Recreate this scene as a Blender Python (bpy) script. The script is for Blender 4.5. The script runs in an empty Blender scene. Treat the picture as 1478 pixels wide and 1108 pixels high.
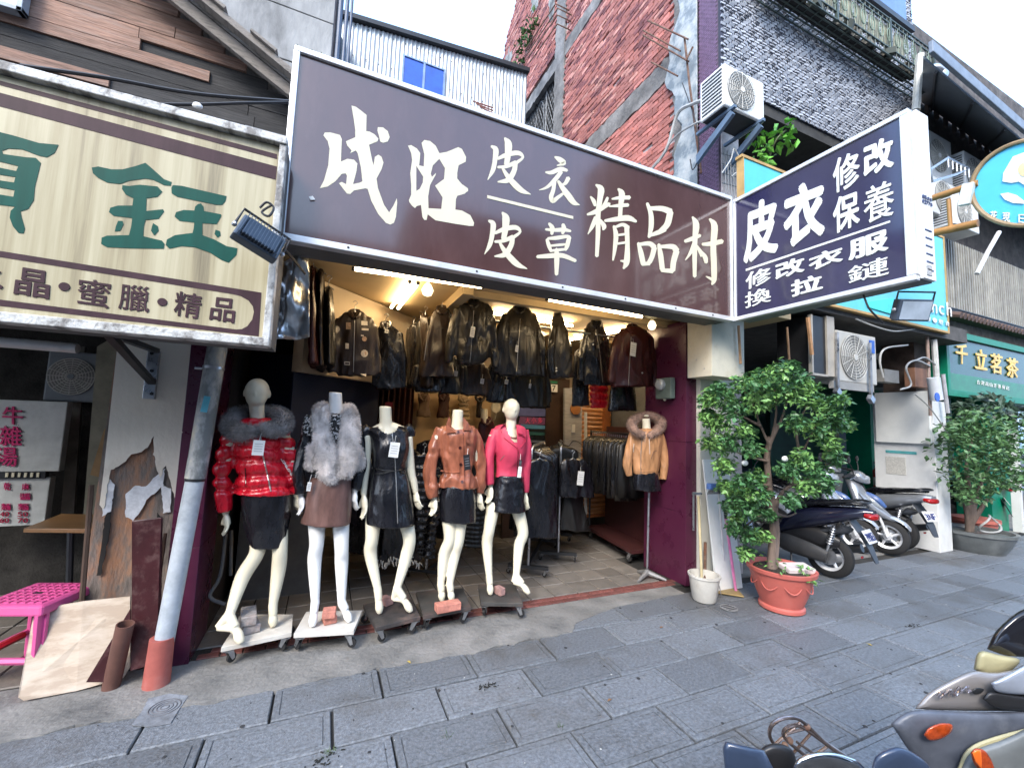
import bpy, bmesh, math, random
import numpy as np
from mathutils import Vector, Matrix
random.seed(7); rng = np.random.default_rng(7)
SC = bpy.context.scene; COL = SC.collection
# ---------------------------------------------------------------- camera, world, sun, exposure
FOC, PITCH, ROLL, YAW = 608.0, 0.0885, 0.0375, 0.410
CAM = np.array([0.0, 0.0, 1.6])
_f = np.array([math.sin(YAW)*math.cos(PITCH), math.cos(YAW)*math.cos(PITCH), math.sin(PITCH)])
_r = np.array([math.cos(YAW), -math.sin(YAW), 0.0]); _u = np.cross(_r, _f)
CR = _r*math.cos(ROLL)+_u*math.sin(ROLL); CU = -_r*math.sin(ROLL)+_u*math.cos(ROLL); CF = _f
cd = bpy.data.cameras.new('camera'); cam = bpy.data.objects.new('camera', cd); COL.objects.link(cam)
cd.sensor_fit = 'HORIZONTAL'; cd.sensor_width = 36; cd.lens = FOC/1478*36; cd.clip_start = 0.02; cd.clip_end = 400
m4 = Matrix.Identity(4)
for i in range(3):
    m4[i][0] = CR[i]; m4[i][1] = CU[i]; m4[i][2] = -CF[i]; m4[i][3] = CAM[i]
cam.matrix_world = m4; SC.camera = cam
W = bpy.data.worlds.new('World'); SC.world = W; W.use_nodes = True
nt = W.node_tree; bg = nt.nodes['Background']
sky = nt.nodes.new('ShaderNodeTexSky'); sky.sky_type = 'NISHITA'; sky.sun_disc = False
SUN_EL, SUN_AZ = math.radians(41), math.radians(222)     # azimuth clockwise from +Y
sky.sun_elevation = SUN_EL; sky.sun_rotation = SUN_AZ; sky.dust_density = 4.0; sky.air_density = 1.4; sky.ozone_density = 1.5
mx = nt.nodes.new('ShaderNodeMix'); mx.data_type = 'RGBA'; mx.inputs[0].default_value = 0.45
nt.links.new(sky.outputs[0], mx.inputs[6]); mx.inputs[7].default_value = (5.4, 8.7, 14.4, 1)   # thin bright cloud veil
nt.links.new(mx.outputs[2], bg.inputs[0]); bg.inputs[1].default_value = 0.15
sl = bpy.data.lights.new('sun', 'SUN'); sl.energy = 1.5; sl.angle = math.radians(20); sl.color = (1, 0.95, 0.88)
so = bpy.data.objects.new('sun', sl); COL.objects.link(so)
_sd = Vector((math.sin(SUN_AZ)*math.cos(SUN_EL), math.cos(SUN_AZ)*math.cos(SUN_EL), math.sin(SUN_EL)))
so.rotation_euler = _sd.to_track_quat('Z', 'Y').to_euler(); so.location = (0, 0, 30)
vs = SC.view_settings; vs.view_transform = 'Standard'; vs.look = 'None'; vs.exposure = 1.28; vs.gamma = 1; vs.use_curve_mapping = False
SC.cycles.max_bounces = 6; SC.cycles.diffuse_bounces = 3; SC.cycles.glossy_bounces = 3; SC.cycles.transmission_bounces = 4
SC.cycles.use_denoising = True; SC.cycles.sample_clamp_indirect = 6
# ---------------------------------------------------------------- placing helpers (metres; X along the shop fronts, Y into them)
def _ray(px, py): return CF + CR*(px-739)/FOC - CU*(py-554)/FOC
def P(px, py, Y): d = _ray(px, py); return CAM + d*(Y-CAM[1])/d[1]
def PX(px, py, X): d = _ray(px, py); return CAM + d*(X-CAM[0])/d[0]
def PG(px, py, z=0.0): d = _ray(px, py); return CAM + d*(z-CAM[2])/d[2]
def PD(px, py, D): return CAM + _ray(px, py)*D
V = lambda *a: np.array(a, float)
# ---------------------------------------------------------------- mesh collector
def nrm(v):
    v = np.asarray(v, float); n = np.linalg.norm(v); return v/n if n > 1e-9 else v
def frame(d):
    d = nrm(d); a = V(0, 0, 1) if abs(d[2]) < .9 else V(1, 0, 0)
    u = nrm(np.cross(a, d)); return u, np.cross(d, u)
def rag(L, j=1.6, step=5):      # ragged torn edge along a drawn outline
    out = []
    for (a, b), (c, d) in zip(L, L[1:]+L[:1]):
        n = max(1, int(math.hypot(c-a, d-b)/step))
        for k in range(n): t = k/n; out.append((a+(c-a)*t+random.uniform(-j, j), b+(d-b)*t+random.uniform(-j, j)))
    return out
def catmull(pts, n):
    pts = [np.asarray(p, float) for p in pts]
    if len(pts) < 3 or n < 2: return pts
    q = [2*pts[0]-pts[1]]+pts+[2*pts[-1]-pts[-2]]; out = []
    for i in range(1, len(q)-2):
        for k in range(n):
            t = k/n; a, b, c, d = q[i-1], q[i], q[i+1], q[i+2]
            out.append(.5*(2*b+(c-a)*t+(2*a-5*b+4*c-d)*t*t+(3*b-a-3*c+d)*t**3))
    out.append(pts[-1]); return out
class MB:
    def __init__(s): s.v = []; s.f = []; s.m = []; s.k = 0
    def add(s, vs, fs, mi=0):
        o = len(s.v); s.v += [tuple(map(float, v)) for v in vs]; s.f += [tuple(o+i for i in f) for f in fs]; s.m += [mi]*len(fs); return s
    def box(s, c, d, R=None, mi=0):
        c = np.asarray(c, float); d = np.asarray(d, float)/2
        vs = [V(x*d[0], y*d[1], z*d[2]) for x in (-1, 1) for y in (-1, 1) for z in (-1, 1)]
        if R is not None: vs = [R@v for v in vs]
        return s.add([c+v for v in vs], [(0,1,3,2),(4,6,7,5),(0,4,5,1),(2,3,7,6),(0,2,6,4),(1,5,7,3)], mi)
    def bb(s, a, b, mi=0):
        a = np.minimum(a, b)*1.0, np.maximum(a, b)*1.0; return s.box((a[0]+a[1])/2, a[1]-a[0], None, mi)
    def tube(s, pts, r, n=8, sm=0, cap=True, mi=0, flat=None):
        m = len(pts); rr = list(r) if hasattr(r, '__len__') else [r]*m
        if sm:
            z = catmull([np.append(np.asarray(p, float), q) for p, q in zip(pts, rr)], sm); pts = [p[:3] for p in z]; rr = [max(p[3], 1e-4) for p in z]; m = len(pts)
        pts = [np.asarray(p, float) for p in pts]; vs = []; u = None
        for i in range(m):
            d = nrm(pts[min(i+1, m-1)]-pts[max(i-1, 0)])
            if u is None: u, w = frame(d)
            else:
                u = u-d*np.dot(u, d)
                if np.linalg.norm(u) < 1e-6: u, w = frame(d)
                u = nrm(u)
            w = np.cross(d, u)
            for k in range(n):
                a = 2*math.pi*k/n; off = u*math.cos(a)+w*math.sin(a)
                if flat is not None: off = off-np.asarray(flat[:3])*np.dot(off, flat[:3])*(1-flat[3])
                vs.append(pts[i]+off*rr[i])
        fs = [(i*n+k, i*n+(k+1) % n, (i+1)*n+(k+1) % n, (i+1)*n+k) for i in range(m-1) for k in range(n)]
        if cap: fs += [tuple(range(n-1, -1, -1)), tuple(range((m-1)*n, m*n))]
        return s.add(vs, fs, mi)
    def rings(s, R, cap=True, mi=0):
        n = len(R[0]); vs = [p for r in R for p in r]; m = len(R)
        fs = [(i*n+k, i*n+(k+1) % n, (i+1)*n+(k+1) % n, (i+1)*n+k) for i in range(m-1) for k in range(n)]
        if cap: fs += [tuple(range(n-1, -1, -1)), tuple(range((m-1)*n, m*n))]
        return s.add(vs, fs, mi)
    def ell(s, c, rx, ry, rz, n=16, m=10, R=None, mi=0):
        c = np.asarray(c, float); rs = []
        for i in range(m+1):
            t = math.pi*i/m; t = min(max(t, .02), math.pi-.02)
            ring = [V(rx*math.sin(t)*math.cos(2*math.pi*k/n), ry*math.sin(t)*math.sin(2*math.pi*k/n), -rz*math.cos(t)) for k in range(n)]
            rs.append([c+(R@v if R is not None else v) for v in ring])
        return s.rings(rs, True, mi)
    def lathe(s, c, prof, n=20, axis=None, cap=True, mi=0):
        c = np.asarray(c, float); ax = V(0, 0, 1) if axis is None else nrm(axis); u, w = frame(ax)
        return s.rings([[c+ax*h+(u*math.cos(2*math.pi*k/n)+w*math.sin(2*math.pi*k/n))*r for k in range(n)] for r, h in prof], cap, mi)
    def prism(s, poly, vec, mi=0):
        n = len(poly); vec = np.asarray(vec, float); poly = [np.asarray(p, float) for p in poly]
        vs = poly+[p+vec for p in poly]; N = np.zeros(3)
        for i in range(n): N = N+np.cross(poly[i]-poly[0], poly[(i+1) % n]-poly[0])
        fs = [tuple(range(n-1, -1, -1)), tuple(range(n, 2*n))]+[(i, (i+1) % n, n+(i+1) % n, n+i) for i in range(n)]
        if np.dot(N, vec) < 0: fs = [f[::-1] for f in fs]
        return s.add(vs, fs, mi)
    def mesh(s, name='mesh'):
        me = bpy.data.meshes.new(name); me.from_pydata(s.v, [], s.f); me.polygons.foreach_set('material_index', s.m); me.update(); return me
def rotz(a): c, s_ = math.cos(a), math.sin(a); return np.array([[c, -s_, 0], [s_, c, 0], [0, 0, 1]])
def rotx(a): c, s_ = math.cos(a), math.sin(a); return np.array([[1, 0, 0], [0, c, -s_], [0, s_, c]])
def roty(a): c, s_ = math.cos(a), math.sin(a); return np.array([[c, 0, s_], [0, 1, 0], [-s_, 0, c]])
# ---------------------------------------------------------------- objects
ORG = {}
def T(name, label, cat, loc=(0, 0, 0), group=None, rz=0):
    o = bpy.data.objects.new(name, None); COL.objects.link(o); o.empty_display_size = .1
    o.location = tuple(map(float, loc)); o.rotation_euler = (0, 0, rz); ORG[o.name] = V(*loc); o['label'] = label; o['category'] = cat
    if group: o['group'] = group
    return o
def ob(name, mb, mat, parent=None, label=None, cat=None, group=None, kind=None, smooth=False, bev=0, org=None):
    me = mb if isinstance(mb, bpy.types.Mesh) else mb.mesh(name)
    o = bpy.data.objects.new(name, me); COL.objects.link(o)
    for m in (mat if isinstance(mat, (list, tuple)) else [mat]): me.materials.append(m)
    if parent is not None:
        og = ORG[parent.name]; ORG[o.name] = og; o.parent = parent
    else:
        n = len(me.vertices); co = np.empty(n*3); me.vertices.foreach_get('co', co); co = co.reshape(-1, 3)
        og = V((co[:, 0].min()+co[:, 0].max())/2, (co[:, 1].min()+co[:, 1].max())/2, co[:, 2].min()) if org is None else V(*org)
        ORG[o.name] = og; o.location = tuple(og)
    if np.abs(og).sum() > 0: me.transform(Matrix.Translation(Vector(-og)))
    if smooth:
        me.shade_smooth()
        if smooth != 2: me.set_sharp_from_angle(angle=math.radians(40))
    if bev:
        b = o.modifiers.new('bevel', 'BEVEL'); b.width = bev; b.segments = 2; b.limit_method = 'ANGLE'; b.angle_limit = math.radians(40)
    if label: o['label'] = label
    if cat: o['category'] = cat
    if group: o['group'] = group
    if kind: o['kind'] = kind
    return o
def put(name, me, parent, loc, rot=None, scale=None, label=None):      # a piece sharing mesh data, placed under its thing
    o = bpy.data.objects.new(name, me); COL.objects.link(o); og = ORG[parent.name] if parent is not None else V(0, 0, 0); o.parent = parent
    ORG[o.name] = V(*loc); o.location = tuple(V(*loc)-og)
    if rot is not None: o.rotation_euler = rot
    if scale is not None: o.scale = scale
    if label: o['label'] = label
    return o
def clone(o, loc=None, rz=None, label=None, sc=None):
    kids = {}
    for k in bpy.data.objects:
        if k.parent: kids.setdefault(k.parent.name, []).append(k)
    def rec(a, par):
        c = a.copy(); COL.objects.link(c); c.parent = par
        for ch in kids.get(a.name, []): rec(ch, c)
        return c
    c = rec(o, None)
    if loc is not None: c.location = tuple(map(float, loc)); ORG[c.name] = V(*loc)
    if rz is not None: c.rotation_euler = (0, 0, rz)
    if sc is not None: c.scale = (sc, sc, sc) if not hasattr(sc, '__len__') else sc
    if label: c['label'] = label
    return c
# ---------------------------------------------------------------- materials
MATS = {}
def mat(name, col, rough=.6, metal=0, var=.2, scale=6, bump=0, bscale=40, spec=.5, coat=0, rand=0, stretch=(1, 1, 1), col2=None, em=None, es=0, detail=4, alpha=None, trans=0, sheen=0, rvar=0, dirt=0, dirtc=(.05, .045, .04), dscale=1.5, world=False, cior=1.5):
    if name in MATS: return MATS[name]
    m = bpy.data.materials.new(name); MATS[name] = m; m.use_nodes = True; t = m.node_tree; N = t.nodes; L = t.links; b = N['Principled BSDF']
    col = tuple(col)[:3]
    b.inputs['Roughness'].default_value = rough; b.inputs['Metallic'].default_value = metal; b.inputs['Specular IOR Level'].default_value = spec
    b.inputs['Coat Weight'].default_value = coat; b.inputs['Coat IOR'].default_value = cior; b.inputs['Coat Roughness'].default_value = .08; b.inputs['Transmission Weight'].default_value = trans
    if sheen: b.inputs['Sheen Weight'].default_value = sheen
    if alpha is not None: b.inputs['Alpha'].default_value = alpha
    tc = N.new('ShaderNodeTexCoord'); mp = N.new('ShaderNodeMapping'); L.new(N.new('ShaderNodeNewGeometry').outputs['Position'] if world else tc.outputs['Object'], mp.inputs[0]); mp.inputs['Scale'].default_value = stretch
    no = N.new('ShaderNodeTexNoise'); no.inputs['Scale'].default_value = scale; no.inputs['Detail'].default_value = detail; no.inputs['Roughness'].default_value = .65; L.new(mp.outputs[0], no.inputs[0])
    rp = N.new('ShaderNodeValToRGB'); L.new(no.outputs[0], rp.inputs[0]); rp.color_ramp.elements[0].position = .32; rp.color_ramp.elements[1].position = .68
    lo = tuple(c*(1-var) for c in col); hi = tuple(min(1, c*(1+var)) for c in col) if col2 is None else col2
    rp.color_ramp.elements[0].color = (*lo, 1); rp.color_ramp.elements[1].color = (*hi, 1); out = rp.outputs[0]
    if dirt:
        n3 = N.new('ShaderNodeTexNoise'); n3.inputs['Scale'].default_value = dscale; n3.inputs['Detail'].default_value = 6; n3.inputs['Roughness'].default_value = .7; L.new(mp.outputs[0], n3.inputs[0])
        r3 = N.new('ShaderNodeValToRGB'); r3.color_ramp.elements[0].position = .5; r3.color_ramp.elements[1].position = .72; L.new(n3.outputs[0], r3.inputs[0])
        mu = N.new('ShaderNodeMath'); mu.operation = 'MULTIPLY'; mu.inputs[1].default_value = dirt; L.new(r3.outputs[0], mu.inputs[0])
        mi = N.new('ShaderNodeMix'); mi.data_type = 'RGBA'; L.new(mu.outputs[0], mi.inputs[0]); L.new(out, mi.inputs[6]); mi.inputs[7].default_value = (*dirtc, 1); out = mi.outputs[2]
    if rand:
        oi = N.new('ShaderNodeObjectInfo'); mr = N.new('ShaderNodeMapRange'); L.new(oi.outputs['Random'], mr.inputs[0]); mr.inputs[3].default_value = 1-rand; mr.inputs[4].default_value = 1+rand
        hs = N.new('ShaderNodeHueSaturation'); L.new(mr.outputs[0], hs.inputs['Value']); L.new(out, hs.inputs['Color']); out = hs.outputs[0]
    L.new(out, b.inputs['Base Color'])
    if rvar:
        mr = N.new('ShaderNodeMapRange'); L.new(no.outputs[0], mr.inputs[0]); mr.inputs[1].default_value = .3; mr.inputs[2].default_value = .7; mr.inputs[3].default_value = max(.02, rough-rvar); mr.inputs[4].default_value = min(1, rough+rvar); L.new(mr.outputs[0], b.inputs['Roughness'])
    if bump:
        n2 = N.new('ShaderNodeTexNoise'); n2.inputs['Scale'].default_value = bscale; n2.inputs['Detail'].default_value = 5; L.new(mp.outputs[0], n2.inputs[0])
        bp = N.new('ShaderNodeBump'); bp.inputs['Strength'].default_value = bump; bp.inputs['Distance'].default_value = .02; L.new(n2.outputs[0], bp.inputs['Height']); L.new(bp.outputs[0], b.inputs['Normal'])
    if em is not None: b.inputs['Emission Color'].default_value = (*em, 1); b.inputs['Emission Strength'].default_value = es
    return m
def blotch(name, c1, c2, c3, sc=1.5, st=(1, 1, 1), rough=.8, bump=.3, p=(.42, .5, .6), rand=0, bscale=30, **k):   # three tones in noise patches: stains, peeling, weathering
    if name in MATS: return MATS[name]
    m = mat(name, c1, rough=rough, bump=bump, bscale=bscale, stretch=st, scale=sc, detail=8, rand=rand, **k)
    rp = [n for n in m.node_tree.nodes if n.type == 'VALTORGB'][0].color_ramp
    rp.elements[0].position = p[0]; rp.elements[0].color = (*c1, 1); rp.elements[1].position = p[2]; rp.elements[1].color = (*c3, 1)
    e = rp.elements.new(p[1]); e.color = (*c2, 1); return m
def leather(name, col, rough=.38, b=.35, coat=.15): return mat(name, col, rough=rough, var=.3, scale=9, bump=b*1.25, bscale=11, spec=.45, coat=coat, rvar=.1, stretch=(1.8, 1.8, .6))
M_steel = mat('steel', (.45, .46, .48), .35, .9, scale=12, rvar=.15); M_alu = mat('aluminium_trim', (.74, .75, .77), .35, .35, var=.06, bump=.05, dirt=.3, dscale=5, dirtc=(.3, .3, .3))
M_dark = mat('dark_metal', (.03, .032, .036), .45, .4); M_blk = mat('black_plastic', (.018, .018, .02), .42, var=.3); M_rub = mat('rubber', (.015, .015, .016), .75, bump=.2, bscale=60)
M_white = mat('white_paint', (.72, .73, .72), .5, var=.06, dirt=.25, dscale=2.5, dirtc=(.35, .33, .3)); M_chrome = mat('chrome', (.7, .7, .72), .12, 1)
M_cream = mat('cream_lettering', (.66, .62, .46), .4, var=.03); M_rust = blotch('rusty_iron', (.16, .07, .04), (.09, .05, .035), (.2, .12, .08), 12, rough=.85)
M_paper = mat('white_card', (.78, .78, .75), .7, var=.04)
def M_ink(c, n): return mat(n, c, .5, var=.05)
# ---------------------------------------------------------------- remeshing to one continuous surface
def fuse(mb, voxel=.007, it=6, fac=.5, fn=None):
    me = mb.mesh('tmp'); o = bpy.data.objects.new('tmp', me); COL.objects.link(o)
    r = o.modifiers.new('r', 'REMESH'); r.mode = 'VOXEL'; r.voxel_size = voxel
    if it: s = o.modifiers.new('s', 'SMOOTH'); s.factor = fac; s.iterations = it
    dg = bpy.context.evaluated_depsgraph_get(); dg.update(); out = bpy.data.meshes.new_from_object(o.evaluated_get(dg))
    bpy.data.objects.remove(o); bpy.data.meshes.remove(me)
    if fn is not None:
        n = len(out.vertices); co = np.empty(n*3); out.vertices.foreach_get('co', co); co = co.reshape(-1, 3)
        no = np.empty(n*3); out.vertex_normals.foreach_get('vector', no); no = no.reshape(-1, 3)
        co = fn(co, no); out.vertices.foreach_set('co', co.ravel()); out.update()
    out.shade_smooth(); return out
def sines(co, seed, fr, n=7, st=(1, 1, 1)):
    g = np.random.default_rng(seed); s = np.zeros(len(co)); c2 = co*np.array(st)
    w = np.stack([np.sin(c2@g.normal(size=3)*fr*.6+g.uniform(0, 6)) for _ in range(3)], 1)*.35/fr*3
    for i in range(n):
        k = g.normal(size=3); k /= np.linalg.norm(k); s += np.sin((c2+w)@k*fr*g.uniform(.6, 1.7)+g.uniform(0, 6.28))
    return s/math.sqrt(n)
def wrinkle(a=.004, fr=34, seed=1, st=(1, 1, .45)):
    def fn(co, no):
        s = sines(co, seed, fr, st=st); s2 = sines(co, seed+9, fr*2.3, st=st)
        return co+no*(a*(-np.abs(s)*1.3+.5*s2+.4))[:, None]
    return fn
# ---------------------------------------------------------------- lettering
def glyph_mesh(ch, off=.0, ext=.5):
    c = bpy.data.curves.new('g', 'FONT'); c.body = ch; c.offset = off; c.extrude = ext; c.resolution_u = 3
    o = bpy.data.objects.new('g', c); COL.objects.link(o); dg = bpy.context.evaluated_depsgraph_get(); dg.update()
    me = bpy.data.meshes.new_from_object(o.evaluated_get(dg)); bpy.data.objects.remove(o); return me
def glyph(ch, quad, out, mat_, parent, th=.002, off=.015, name='character', label=None):
    """quad: 3D corners TL,TR,BR,BL of the sign surface where the character stands; out: unit normal out of the sign"""
    me = glyph_mesh(ch)
    if off > 0 and len(me.vertices):      # embolden by overlaying shifted copies, each a hair prouder
        bm = bmesh.new(); o2 = off*1.1
        for k, (dx, dy) in enumerate(((0, 0), (o2, 0), (-o2, 0), (0, o2), (0, -o2), (o2*.7, o2*.7), (-o2*.7, o2*.7), (o2*.7, -o2*.7), (-o2*.7, -o2*.7))):
            a0 = len(bm.verts); bm.from_mesh(me); bm.verts.ensure_lookup_table()
            for v in bm.verts[a0:]: v.co.x += dx; v.co.y += dy; v.co.z += .00001*k if v.co.z > 0 else 0
        bm.to_mesh(me); bm.free()
    n = len(me.vertices); co = np.empty(n*3); me.vertices.foreach_get('co', co); co = co.reshape(-1, 3)
    if n == 0: return None
    u = (co[:, 0]-co[:, 0].min())/max(1e-6, np.ptp(co[:, 0])); v = (co[:, 1]-co[:, 1].min())/max(1e-6, np.ptp(co[:, 1]))
    TL, TR, BR, BL = [np.asarray(q, float) for q in quad]
    u, v = u[:, None], v[:, None]; p = BL*(1-u)*(1-v)+BR*u*(1-v)+TR*u*v+TL*(1-u)*v
    p = p+np.asarray(out)*((co[:, 2:3] > 0)*(th+(co[:, 2:3]-.5)*20)+.0008)
    me.vertices.foreach_set('co', p.ravel()); me.update()
    return ob(name, me, mat_, parent, label=label)
def outline(polys, out, mat_, parent, th=.002, name='character'):
    """polys: list of (3D loop) ; first ones outer, holes inside; filled by even-odd in the plane they share"""
    bm = bmesh.new(); out = np.asarray(out, float); E = []
    for lp in polys:
        vs = [bm.verts.new(tuple(np.asarray(p)+out*th)) for p in lp]; E += [bm.edges.new((vs[i], vs[(i+1) % len(vs)])) for i in range(len(vs))]
    r = bmesh.ops.triangle_fill(bm, use_beauty=True, use_dissolve=False, edges=E, normal=tuple(out))
    fs = [g for g in r['geom'] if isinstance(g, bmesh.types.BMFace)]
    for lp in polys:
        a = [bm.verts.new(tuple(np.asarray(p)+out*th)) for p in lp]; b = [bm.verts.new(tuple(np.asarray(p)+out*.001)) for p in lp]
        for i in range(len(lp)): bm.faces.new((a[i], a[(i+1) % len(lp)], b[(i+1) % len(lp)], b[i]))
    me = bpy.data.meshes.new(name); bm.to_mesh(me); bm.free(); return ob(name, me, mat_, parent)
def strokes(sts, fn, out, mat_, parent, th=.0018, name='character'):
    """brush strokes: [[(x,y,width),...],...] in sign drawing units; fn maps (x,y) to the sign surface"""
    mb = MB(); out = np.asarray(out, float)
    for j, st in enumerate(sts):
        q = catmull([V(*p) for p in st], 4) if len(st) > 2 else [V(*p) for p in st]; Lf, Rt = [], []
        for i, p in enumerate(q):
            d = nrm((q[min(i+1, len(q)-1)]-q[max(i-1, 0)])[:2]); nn = V(-d[1], d[0])*max(p[2], 1)/2
            Lf.append(p[:2]+nn); Rt.append(p[:2]-nn)
        e = nrm((q[-1]-q[-2])[:2])*q[-1][2]*.35; b = nrm((q[0]-q[1])[:2])*q[0][2]*.35
        n = len(q); h = th+.00025*j; vs = []
        for z in (h, .001): vs += [fn(*a)+out*z for a in Lf]+[fn(*a)+out*z for a in Rt]+[fn(*(q[-1][:2]+e))+out*z, fn(*(q[0][:2]+b))+out*z]
        k = 2*n+2; fs = [(i, i+1, n+i+1, n+i) for i in range(n-1)]+[(n-1, 2*n, 2*n-1), (0, n, 2*n+1)]
        loop = list(range(n))+[2*n]+list(range(2*n-1, n-1, -1))+[2*n+1]
        fs += [(loop[i], loop[(i+1) % len(loop)], loop[(i+1) % len(loop)]+k, loop[i]+k) for i in range(len(loop))]
        mb.add(vs, fs)
    return ob(name, mb, mat_, parent)
# ================================================================ ground
M_pave = mat('granite_paver', (.14, .152, .168), .55, var=.42, scale=55, bump=.35, bscale=120, rand=.17, dirt=.75, dscale=1.1, dirtc=(.07, .062, .052), detail=8, rvar=.14, world=True)
M_joint = mat('paver_joint', (.03, .028, .025), .95, var=.8, scale=3, world=True, bump=.4, bscale=60)
M_conc = blotch('worn_concrete', (.1, .1, .098), (.19, .185, .175), (.3, .29, .275), 4.5, rough=.85, bump=.6, dirt=.5, dscale=9, p=(.3, .5, .72))
gmb = MB(); gmb.bb(V(-60, -60, -.3), V(80, 60, -.026)); ob('ground', gmb, mat('asphalt', (.05, .05, .052), .9, bump=.3), kind='structure', org=(0, 0, -.3))
sb = MB(); sb.bb(V(-8, -2, -.025), V(30, 3.38, -.022)); walk = ob('sidewalk', sb, M_joint, kind='structure', org=(0, 0, 0))
def slab_mesh(w, d, g=.034, name='paver', groove=True):
    mb = MB(); R = []
    L = [(0, -.0215), (.0005, -.006), (.005, 0)]+([(g, 0), (g+.001, -.006), (g+.005, -.006), (g+.006, 0)] if groove else [])
    for i, z in L:
        a, b = w/2-i, d/2-i; R.append([V(-a, -b, z), V(a, -b, z), V(a, b, z), V(-a, b, z)])
    mb.rings(R, cap=False); n = len(R); mb.f.append(tuple(range(4*(n-1), 4*n))); mb.m.append(0); return mb.mesh(name)
pm = slab_mesh(.562, .289); pm2 = slab_mesh(.562, .289, groove=False); pm3 = slab_mesh(.28, .294)
for m_ in (pm, pm2, pm3): m_.materials.append(M_pave)
cnt = 0
for r in range(-4, 6):
    y = 1.57+.3*r; off = 2.13-.287+.28*((r) % 2)+(.0 if r % 2 == 0 else .02)
    for k in range(-8, 22):
        x = off+.573*k
        d = (V(x, y, 0)-CAM)
        if d@CF < .3: continue
        px = 739+FOC*(d@CR)/(d@CF); py = 554-FOC*(d@CU)/(d@CF)
        if px < -160 or px > 1640 or py > 1330: continue
        if y > 3.15 and x < 2.3: continue
        if y > 2.95 and -1.6 < x < 1.7: continue
        put('paver', random.choice([pm, pm, pm, pm2]), walk, (x+random.uniform(-.003, .003), y+random.uniform(-.002, .002), random.uniform(-.0035, .0015)), (random.uniform(-.004, .004), random.uniform(-.003, .003), random.uniform(-.004, .004)+(math.pi if random.random() < .5 else 0)))
        cnt += 1
# concrete apron before the shop, with a ragged front edge
ap = MB(); edge = [(-1.9, 2.93)]+[(x, 2.9+.012*math.sin(x*5)+.008*math.sin(x*17)+random.uniform(-.014, .014)) for x in np.arange(-1.7, 1.9, .05)]+[(1.95, 3.02), (2.2, 3.1), (2.5, 3.17), (3.3, 3.2), (3.3, 3.39), (-1.9, 3.39)]
ap.prism([V(x, y, .0035) for x, y in edge], (0, 0, -.03)); ob('concrete_apron', ap, M_conc, kind='structure')
# leather shop floor: square tiles with a red brick border
fl = MB(); fl.bb(V(-.7, 3.39, -.02), V(4.45, 6.3, -.002)); sfl = ob('shop_floor', fl, M_joint, kind='structure')
M_tile = mat('grey_floor_tile', (.17, .155, .14), .45, var=.2, scale=14, bump=.15, rand=.14, dirt=.5, dscale=3, rvar=.15, world=True)
tm = slab_mesh(.242, .242, name='floor_tile', groove=False); tm.materials.append(M_tile)
for i in range(20):
    for j in range(11):
        if i*.25-.55 > 3.3 and j < 3: continue
        put('floor_tile', tm, sfl, (-.57+.25*i, 3.66+.25*j, .006+random.uniform(-.001, .001)))
M_red = mat('red_brick_tile', (.15, .05, .042), .7, var=.25, scale=20, bump=.3, rand=.25, dirt=.5, dscale=6, world=True)
bm_ = slab_mesh(.125, .058, name='border_tile', groove=False); bm_.materials.append(M_red)
for i in range(31):
    for j in range(2): put('border_tile', bm_, sfl, (-.6+.131*i+(.065 if j else 0), 3.432+.063*j, .0065), (0, 0, random.uniform(-.02, .02)))
fl = MB(); fl.bb(V(-6, 3.39, -.02), V(-1.0, 8.5, -.003)); nfl = ob('noodle_shop_floor', fl, M_joint, kind='structure')
tl = slab_mesh(.292, .292, name='floor_tile', groove=False); tl.materials.append(mat('brown_floor_tile', (.16, .14, .12), .6, var=.2, rand=.15, bump=.2))
for i in range(11):
    for j in range(15): put('floor_tile', tl, nfl, (-1.2-.3*i, 3.56+.3*j, .006))
fl = MB(); fl.bb(V(3.6, 3.36, -.02), V(30, 9, .0)); ob('arcade_floor', fl, M_conc, kind='structure')
# unseen houses opposite, added to darken the shop and shape the sign reflections
M_opp = [mat('opposite_wall_%d' % i, c, .8, var=.15) for i, c in enumerate(((.12, .115, .11), (.22, .2, .19), (.3, .27, .24), (.2, .19, .19)))]
for i, (x0, x1, h) in enumerate(((-16, -9, 7.5), (-8.9, -3.2, 8), (-3.1, 2.2, 7.6), (2.3, 8.3, 9.6), (11.9, 17, 15), (17.1, 26, 17))):
    mb = MB(); mb.bb(V(x0, -13, -.02), V(x1, -9.5, h)); ob('unseen_opposite_building', mb, M_opp[i % 4], None, kind='structure'); mb = MB()
    for z in np.arange(3.6, h-1, 3.0):
        for x in np.arange(x0+.6, x1-1.2, 1.9): mb.bb(V(x, -9.52, z), V(x+1.2, -9.46, z+1.4))
    mb.bb(V(x0+.3, -9.53, .1), V(x1-.3, -9.45, 2.7)); ob('unseen_opposite_windows', mb, mat('opposite_glass', (.03, .035, .04), .1), None, kind='structure')
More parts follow.
